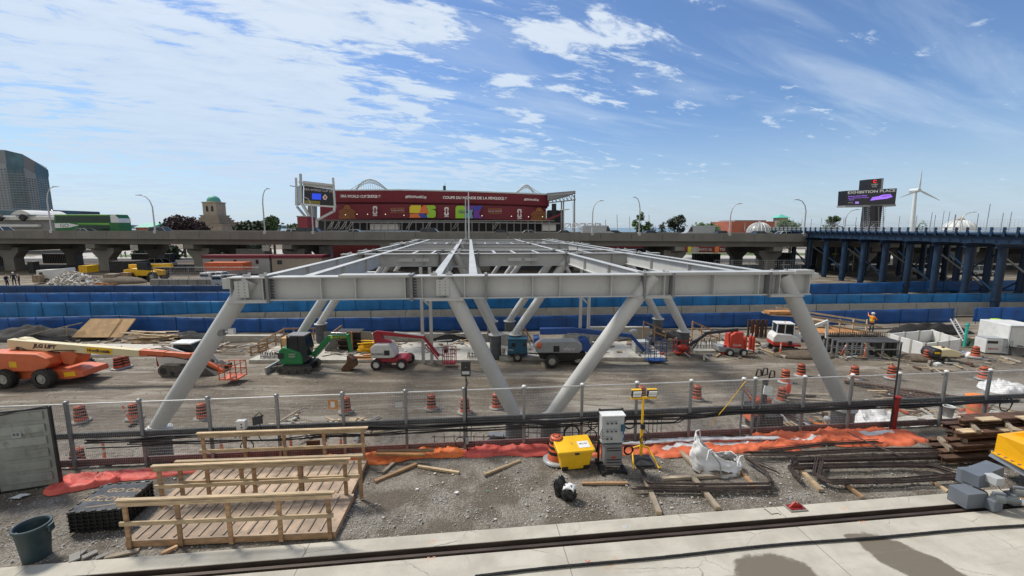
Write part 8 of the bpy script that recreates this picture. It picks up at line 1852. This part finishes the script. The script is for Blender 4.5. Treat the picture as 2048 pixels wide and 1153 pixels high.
blob((-.14, .22, .24), (.19, .17, .30), 1, .45).build('bag', M['bag_black'], t); blob((.06, .0, .2), (.20, .17, .24), 5, .5).build('bag', M['bag_black'], t)
mb = MB(); n = 8; vs = [V(.08+(i/n-.5)*.3+(j/n-.5)*.12, .0+(j/n-.5)*.26-(i/n-.5)*.1, .47+.05*noise.noise(V(i*.6, j*.6, 2))-.25*((i/n-.5)**2+(j/n-.5)**2)) for i in range(n+1) for j in range(n+1)]
mb.add(vs, [(i*(n+1)+j, (i+1)*(n+1)+j, (i+1)*(n+1)+j+1, i*(n+1)+j+1) for i in range(n) for j in range(n)], True); o = mb.build('white_sheet', M['white_cloth'], t); sf = o.modifiers.new('s', 'SOLIDIFY'); sf.thickness = .004
# white bulk bag, slumped
p = G(1440, 948); t = T('bulk_bag', 'slumped white woven bulk bag leaning open to the right', 'bulk bag', (p.x, p.y+.25, 0), 0, None, 1.12)
mb = MB(); n, m = 48, 22; vs = []
for i in range(m+1):
    f = i/m
    for k in range(n):
        a = 2*math.pi*k/n; ca, sa = math.cos(a), math.sin(a); rx_ = .62+.10*math.sin(f*3); ry_ = .42; top = .38+.62*max(0, -ca)**1.2+.06*math.sin(a*3)
        ins = 1-.30*f; x = rx_*ca*ins-.22*f*max(0, -ca)+.08*f; y = ry_*sa*ins; z = top*f
        fold = .06*noise.noise(V(ca*3, sa*3, f*2.2))+.045*(1-abs(noise.noise(V(ca*5+f*2, sa*5, f*3)))*3); x += fold*ca; y += fold*sa; vs.append((x, y, z))
mb.add(vs, [(i*n+k, i*n+(k+1) % n, (i+1)*n+(k+1) % n, (i+1)*n+k) for i in range(m) for k in range(n)], True); o = mb.build('bag', M['white_cloth'], t); sf = o.modifiers.new('s', 'SOLIDIFY'); sf.thickness = .012
mb = MB(); mb.lathe([(.5, .14), (.3, .24), (.01, .28)], 16, cap=False); mb.build('contents', M['soil'], t)
for k, (x, y) in enumerate(((-.62, .1), (-.45, -.35), (.42, -.3))): mb = MB(); z = .95 if x < -.5 else .62 if x < 0 else .42; mb.tube([(x, y, z-.15), (x+.05, y+.02, z+.12), (x+.15, y+.05, z+.14), (x+.2, y+.08, z-.1)], .02, 6); mb.build('lifting_loop', M['white_cloth'], t)
mb = MB(); mb.tube([(-.35, -.38, .7), (-.15, -.46, .45), (-.1, -.5, .1)], .018, 6); mb.build('strap', M['grey_body'], t)
# rebar bundles
def bundle(name, label, paths, n, r, spread, z0=.1, mat='rebar', seed=0):
    rr = random.Random(seed); pts0 = [G(a, b, z0) for a, b in paths]; c = sum(pts0, V(0, 0, 0))/len(pts0); t = T(name, label, 'rebar', (c.x, c.y, 0), 0, 'bundles of steel reinforcing bars'); 
    for i in range(n):
        o_ = V(rr.uniform(-spread, spread)*.6, rr.uniform(-spread, spread), rr.uniform(0, .09)); e = rr.uniform(-.12, .12); mb = MB(); pts = [q+o_*(1 if k not in (0, len(pts0)-1) else 1.3) for k, q in enumerate(pts0)]
        d = (pts[-1]-pts[-2]).normalized(); pts[-1] = pts[-1]+d*e; d = (pts[0]-pts[1]).normalized(); pts[0] = pts[0]+d*rr.uniform(-.1, .1)
        sm = []
        for k, q in enumerate(pts):
            if 0 < k < len(pts)-1:
                u_ = (pts[k-1]-q); v_ = (pts[k+1]-q); bl = min(.12, u_.length*.3, v_.length*.3); sm += [q+u_.normalized()*bl, q+(u_.normalized()+v_.normalized())*bl*.25, q+v_.normalized()*bl]
            else: sm.append(q)
        mb.tube(sm, r, 6); mb.build('bar', M[mat], t, world=True)
bundle('rebar_bundle', 'first rebar bundle with a bent left end, lying over grey timbers', [(1282, 941), (1297, 971), (1420, 974), (1546, 972), (1530, 945), (1490, 918)], 12, .012, .08, .11, seed=1)
bundle('rebar_bundle', 'straight dark bars in front of the first bent bundle', [(1266, 980), (1400, 982), (1548, 980)], 6, .014, .05, .1, seed=2)
bundle('rebar_bundle', 'long bent bar bundle at the front of the large rebar stack', [(1640, 922), (1632, 955), (1660, 968), (1800, 965), (1960, 955)], 18, .012, .11, .13, seed=3)
bundle('rebar_bundle', 'second bent bar bundle from the front of the large rebar stack', [(1600, 962), (1577, 938), (1640, 936), (1800, 933), (1860, 934), (1905, 950)], 16, .012, .10, .13, seed=4)
bundle('rebar_bundle', 'middle bars of the large rebar stack, ending below the rusty beams', [(1585, 930), (1590, 922), (1700, 920), (1880, 914)], 18, .013, .11, .13, seed=5)
bundle('rebar_bundle', 'rear bars of the large rebar stack, close to the orange tarps', [(1500, 912), (1600, 910), (1740, 903), (1870, 904)], 18, .013, .14, .12, seed=6)
bundle('rebar_bundle', 'loose bars crossing in front of the orange tarps', [(1530, 905), (1650, 890), (1760, 886)], 8, .011, .12, .12, seed=7)
bundle('rebar_bundle', 'long thin bars lying diagonally across the orange tarp near the beams', [(1700, 868), (1745, 890), (1800, 912)], 4, .013, .08, .3, seed=8)
bundle('rebar_bundle', 'short dark bars on the gravel left of the yellow gantry part', [(1935, 924), (1960, 932), (1985, 940)], 8, .014, .14, .04, seed=9)
bundle('rebar_bundle', 'two bars on the gravel leading left toward the white bulk bag', [(1500, 925), (1560, 950)], 3, .014, .05, .05, seed=10)
# rusty beam stack
t = T('beam_stack', 'stack of rusty steel beams and timbers at the right in front of the fence', 'steel beams', G(1940, 905)); 
def rb(a, b, z, h=.16, w=.16, m='rust'):
    A_, B_ = G(*a), G(*b); mb = MB(); mb.ibeam(A_+V(0, 0, z+h/2), B_+V(0, 0, z+h/2), h, w, .025, .02); mb.build('beam', M[m], t, world=True)
rnd = random.Random(3)
for lay, (zq_, ys_) in enumerate(((.10, (930, 917, 905, 893)), (.42, (925, 912, 900)), (.74, (918, 907, 897)), (1.0, (905, 897)))):
    for y_ in ys_:
        sh_ = rnd.randint(0, 30)+lay*14; rb((1838+sh_+(y_-890)*.9, y_), (2170+sh_, y_-18+rnd.randint(-4, 2)), zq_, .18, .22)
    if lay < 3:
        for x_ in (1900+lay*24, 1980+lay*20, 2060):
            A_, B_ = G(x_, 922), G(x_-24, 896); mb = MB(); mb.bar(A_+V(0, 0, zq_+.255), B_+V(0, 0, zq_+.255), .12, .12); mb.build('spacer', M['wood_grey'], t, world=True)
for x_, y_, zq_ in ((1965, 905, 1.19), (2045, 902, 1.19), (1930, 915, .93), (2010, 912, .93)): A_ = G(x_, y_); mb = MB(); mb.box(A_+V(0, 0, zq_), (.7, .26, .04), rz=ANG); mb.build('board', M['wood_pale'], t, world=True)
p = FXY(1870); bucket(V(p.x+.2, p.y-.35, .55), 'white bucket standing on the dark beams by the fence', 'white_plastic', .17, .38, 'st_dark')
# ---- gantry bogie at the right edge
p = G(1948, 1019); t = T('gantry_bogie', 'yellow and dark grey gantry crane wheel bogie on the rail at the right edge', 'crane bogie', (p.x, p.y, 0), ANG, None, .70)
GM = M['grey_machine']
def lb(x0, x1, y0, y1, z0, z1, m, nm, bev=.012): mb = MB(); mb.bx(x0, x1, y0, y1, z0, z1); return mb.build(nm, m, t, bevel=bev)
lb(-.42, .42, -.05, .62, .06, .66, GM, 'wheel_box'); lb(.30, 1.05, .35, .95, .60, 1.15, GM, 'side_frame'); 
mb = MB(); mb.bar((.25, .45, .98), (1.7, .70, 1.12), .55, .5); mb.build('side_frame', GM, t, bevel=.015)
mb = MB(); mb.ytube((.6, .3, .28), .3, .16, 24); mb.build('wheel', M['rail_steel'], t)
TL, BL, TR, BR = DY(1995, 868, 12.2), DY(1988, 903, 12.2), DY(2110, 914, 10.3), DY(2105, 962, 10.3); ox = V(1.3, .25, 0)
def qbox(ps, off, m, nm, bev=.012): mb = MB(); mb.add(ps+[q+off for q in ps], [(3, 2, 1, 0), (4, 5, 6, 7), (0, 1, 5, 4), (1, 2, 6, 5), (2, 3, 7, 6), (3, 0, 4, 7)]); return mb.build(nm, M[m], t, world=True, bevel=bev)
qbox([BL, BR, TR, TL], ox, 'yellow_gantry', 'yellow_beam', .02)
dn = V(0, 0, -.05); qbox([BL+dn-V(.09, 0, 0), BR+dn-V(.09, 0, 0), BR-V(.09, 0, .005), BL-V(.09, 0, .005)], ox, 'yellow_gantry', 'flange_plate', .004)
G0, G1 = DY(2022, 868, 12.0), DY(2110, 880, 11.2); qbox([G0+V(0, 0, -.06), G1+V(0, 0, -.2), G1+V(0, 0, .35), G0+V(.02, 0, .0)], V(.02, .03, 0), 'yellow_gantry', 'yellow_gusset', 0)
mb = MB()
for i in range(9): q = (BL+V(-.05, 0, 0)).lerp(BR+V(-.05, 0, 0), i/8); mb.box(q+V(0, 0, .01), (.05, .05, .03)); mb.nxt()
mb.each('bolt', M['steel_plate'], t, world=True)
qbox([DY(1976, 912, 12.2), DY(2105, 985, 10.3), BR+dn*1.2, BL+dn*1.2-V(.1, 0, 0)], V(1.2, .2, 0), 'grey_machine', 'bogie_beam')
lb(.62, .98, -.12, .30, .98, 1.28, M['foam'], 'terminal_box', .02)
for k, (bx_, by_) in enumerate(((.55, -.18), (1.75, .05))):
    lb(bx_-.22, bx_+.18, by_-.18, by_+.2, .08, .52, GM, 'gearbox', .04)
    for (r, x0, x1, m, nm) in ((.17, 0.02, .30, 'motor', 'coupling'), (.13, .28, .78, 'motor', 'motor_body'), (.145, .76, 1.02, 'chrome', 'brake_cover'), (.12, 1.0, 1.14, 'grey_body', 'end_cap')):
        mb = MB(); d = V(.93, -.36, 0).normalized(); o0 = V(bx_-.1, by_-.02, .58); mb.tube([o0+d*x0, o0+d*x1], r, 22)
        if nm == 'motor_body':
            for q in range(14): a = 2*math.pi*q/14; n1 = V(.36, .93, 0)*math.cos(a)+V(0, 0, 1)*math.sin(a); mb.bar(o0+d*x0+n1*(r+.008), o0+d*x1+n1*(r+.008), .008, .02, up=n1)
        mb.build(nm, M[m], t)
    mb = MB(); mb.bar(V(bx_-.1, by_, .76), V(bx_+.25, by_-.12, .76), .13, .1); mb.build('motor_terminal', GM, t, bevel=.01)
mb = MB(); mb.tube([(.8, .0, 1.0), (.9, -.1, .8), (1.0, -.2, .75), (1.1, -.15, .72)], .014, 6); mb.build('lead', M['cable'], t)
# red bracket on the kerb
p = G(1592, 1018, .03); t = T('red_bracket', 'small dark red lifting bracket bolted on the kerb', 'bracket', (p.x, p.y, .03), ANG)
mb = MB(); mb.box((0, .02, .02), (.50, .30, .03)); mb.build('frame_plate', M['conc_dark'], t, bevel=.004); mb = MB(); mb.box((0, .02, .045), (.42, .22, .02)); mb.build('base_plate', M['dark_red'], t); mb = MB(); mb.prism([(-.2, .05), (.2, .05), (.04, .2), (-.04, .2)], .0, .03); mb.build('ear', M['red'], t); mb = MB(); mb.sph((0, -.02, .19), .025); mb.build('pin', M['galv'], t)
# wire rope
mb = MB(); a, b = G(950, 1156, .03), G(2120, 1049, .03); n = 150; L3 = (b-a).length; d = (b-a).normalized(); px_ = V(-d.y, d.x, 0)
base = [a.lerp(b, i/n)+px_*(.10*math.sin(i/n*math.pi)+.02*math.sin(i/9))+V(0, 0, .035) for i in range(n+1)]
RP = T('wire_rope', 'thick black stranded wire rope lying across the concrete slab', 'rope', (a+b)/2)
mb.tube(base, .022, 8); mb.build('core', M['cable'], RP, world=True)
for s_ in range(5):
    mb = MB(); pts = []
    for i in range(n*3+1):
        f = i/(n*3); k = min(int(f*n), n-1); q = base[k].lerp(base[k+1], f*n-k); an = 2*math.pi*(f*L3/.22+s_/5); pts.append(q+px_*math.cos(an)*.02+V(0, 0, math.sin(an)*.02))
    mb.tube(pts, .013, 5); mb.build('strand', M['black_rough'], RP, world=True)
# spray marks and kerb cracks
def mark(s_, px, py, size, m='spray_orange', z=.0312, rz=ANG): p = G(px, py, z); o = txt(s_, size, M[m], None, p, (0, 0, rz), 'spray_mark', ext=.0008); return o
SP_ = T('survey_marks', 'faint orange spray survey marks on the concrete by the rail slot', 'paint mark', G(1200, 1085))
for s_, px, py, sz, z in (('F1', 868, 1084, .16, .0312), ('E-7', 862, 1118, .15, .0262), ('E11', 1690, 1018, .15, .0312), ('M1', 1727, 1045, .15, .0262), ('X', 1177, 1126, .2, .0262)):
    o = mark(s_, px, py, sz, 's_red' if s_ == 'X' else 'spray_orange', z); o.parent = SP_; o.matrix_parent_inverse = PM(SP_).inverted()
mb = MB(); pts = Gs((1528, 1018), (1537, 1024), (1543, 1029), (1556, 1027), (1562, 1030), z=.035); mb.tube(pts, .01, 5); tag(mb.build('thin_cable', M['cable']), 'short thin cable lying across the kerb left of the red bracket', 'cable')
# litter: paper scraps
def scrap(px, py, s_, m, label, seed): 
    p = G(px, py); mb = MB(); n = 5; vs = [V(p.x+(i/n-.5)*s_+(j/n-.5)*s_*.4, p.y+(j/n-.5)*s_*.7, .03+.05*s_*3*abs(noise.noise(V(i*.7, j*.7, seed)))) for i in range(n+1) for j in range(n+1)]
    mb.add(vs, [(i*(n+1)+j, (i+1)*(n+1)+j, (i+1)*(n+1)+j+1, i*(n+1)+j+1) for i in range(n) for j in range(n)], True); tag(mb.build('litter', M[m]), label, 'litter', 'scraps of litter on the gravel')
scrap(40, 995, .3, 'white_plastic', 'crumpled clear plastic scrap beside the container door', 1); scrap(285, 967, .14, 'white_cloth', 'white scrap right behind the black crate', 2); scrap(834, 980, .08, 'white_cloth', 'small white scrap right of the diagonal planks', 3); scrap(913, 987, .1, 'white_cloth', 'white stone like scrap in the middle of the gravel', 4); scrap(975, 984, .06, 'teal_pipe', 'small green scrap left of the black bags', 5)
scrap(1592, 908, .16, 'white_cloth', 'white rag tied to the rebar near the orange tarp', 6); scrap(1584, 925, .12, 'white_cloth', 'white rag at the left end of the large rebar stack', 7); scrap(1250, 1056, .12, 'foam', 'grey scrap on the kerb right of centre', 8); scrap(1942, 935, .14, 'white_cloth', 'white scrap beside the gantry bogie', 9)
t = T('broken_slab_pieces', 'broken flat concrete pieces by the kerb below the crate', 'rubble', G(170, 1115)); mb = MB()
for px, py, w in ((150, 1117, .3), (180, 1112, .25), (205, 1115, .2), (165, 1108, .15)): p = G(px, py); mb.box(p+V(0, 0, .03), (w, w*.6, .04), rz=px, rx=.05); mb.nxt()
mb.each('piece', M['conc_dark'], t, world=True)
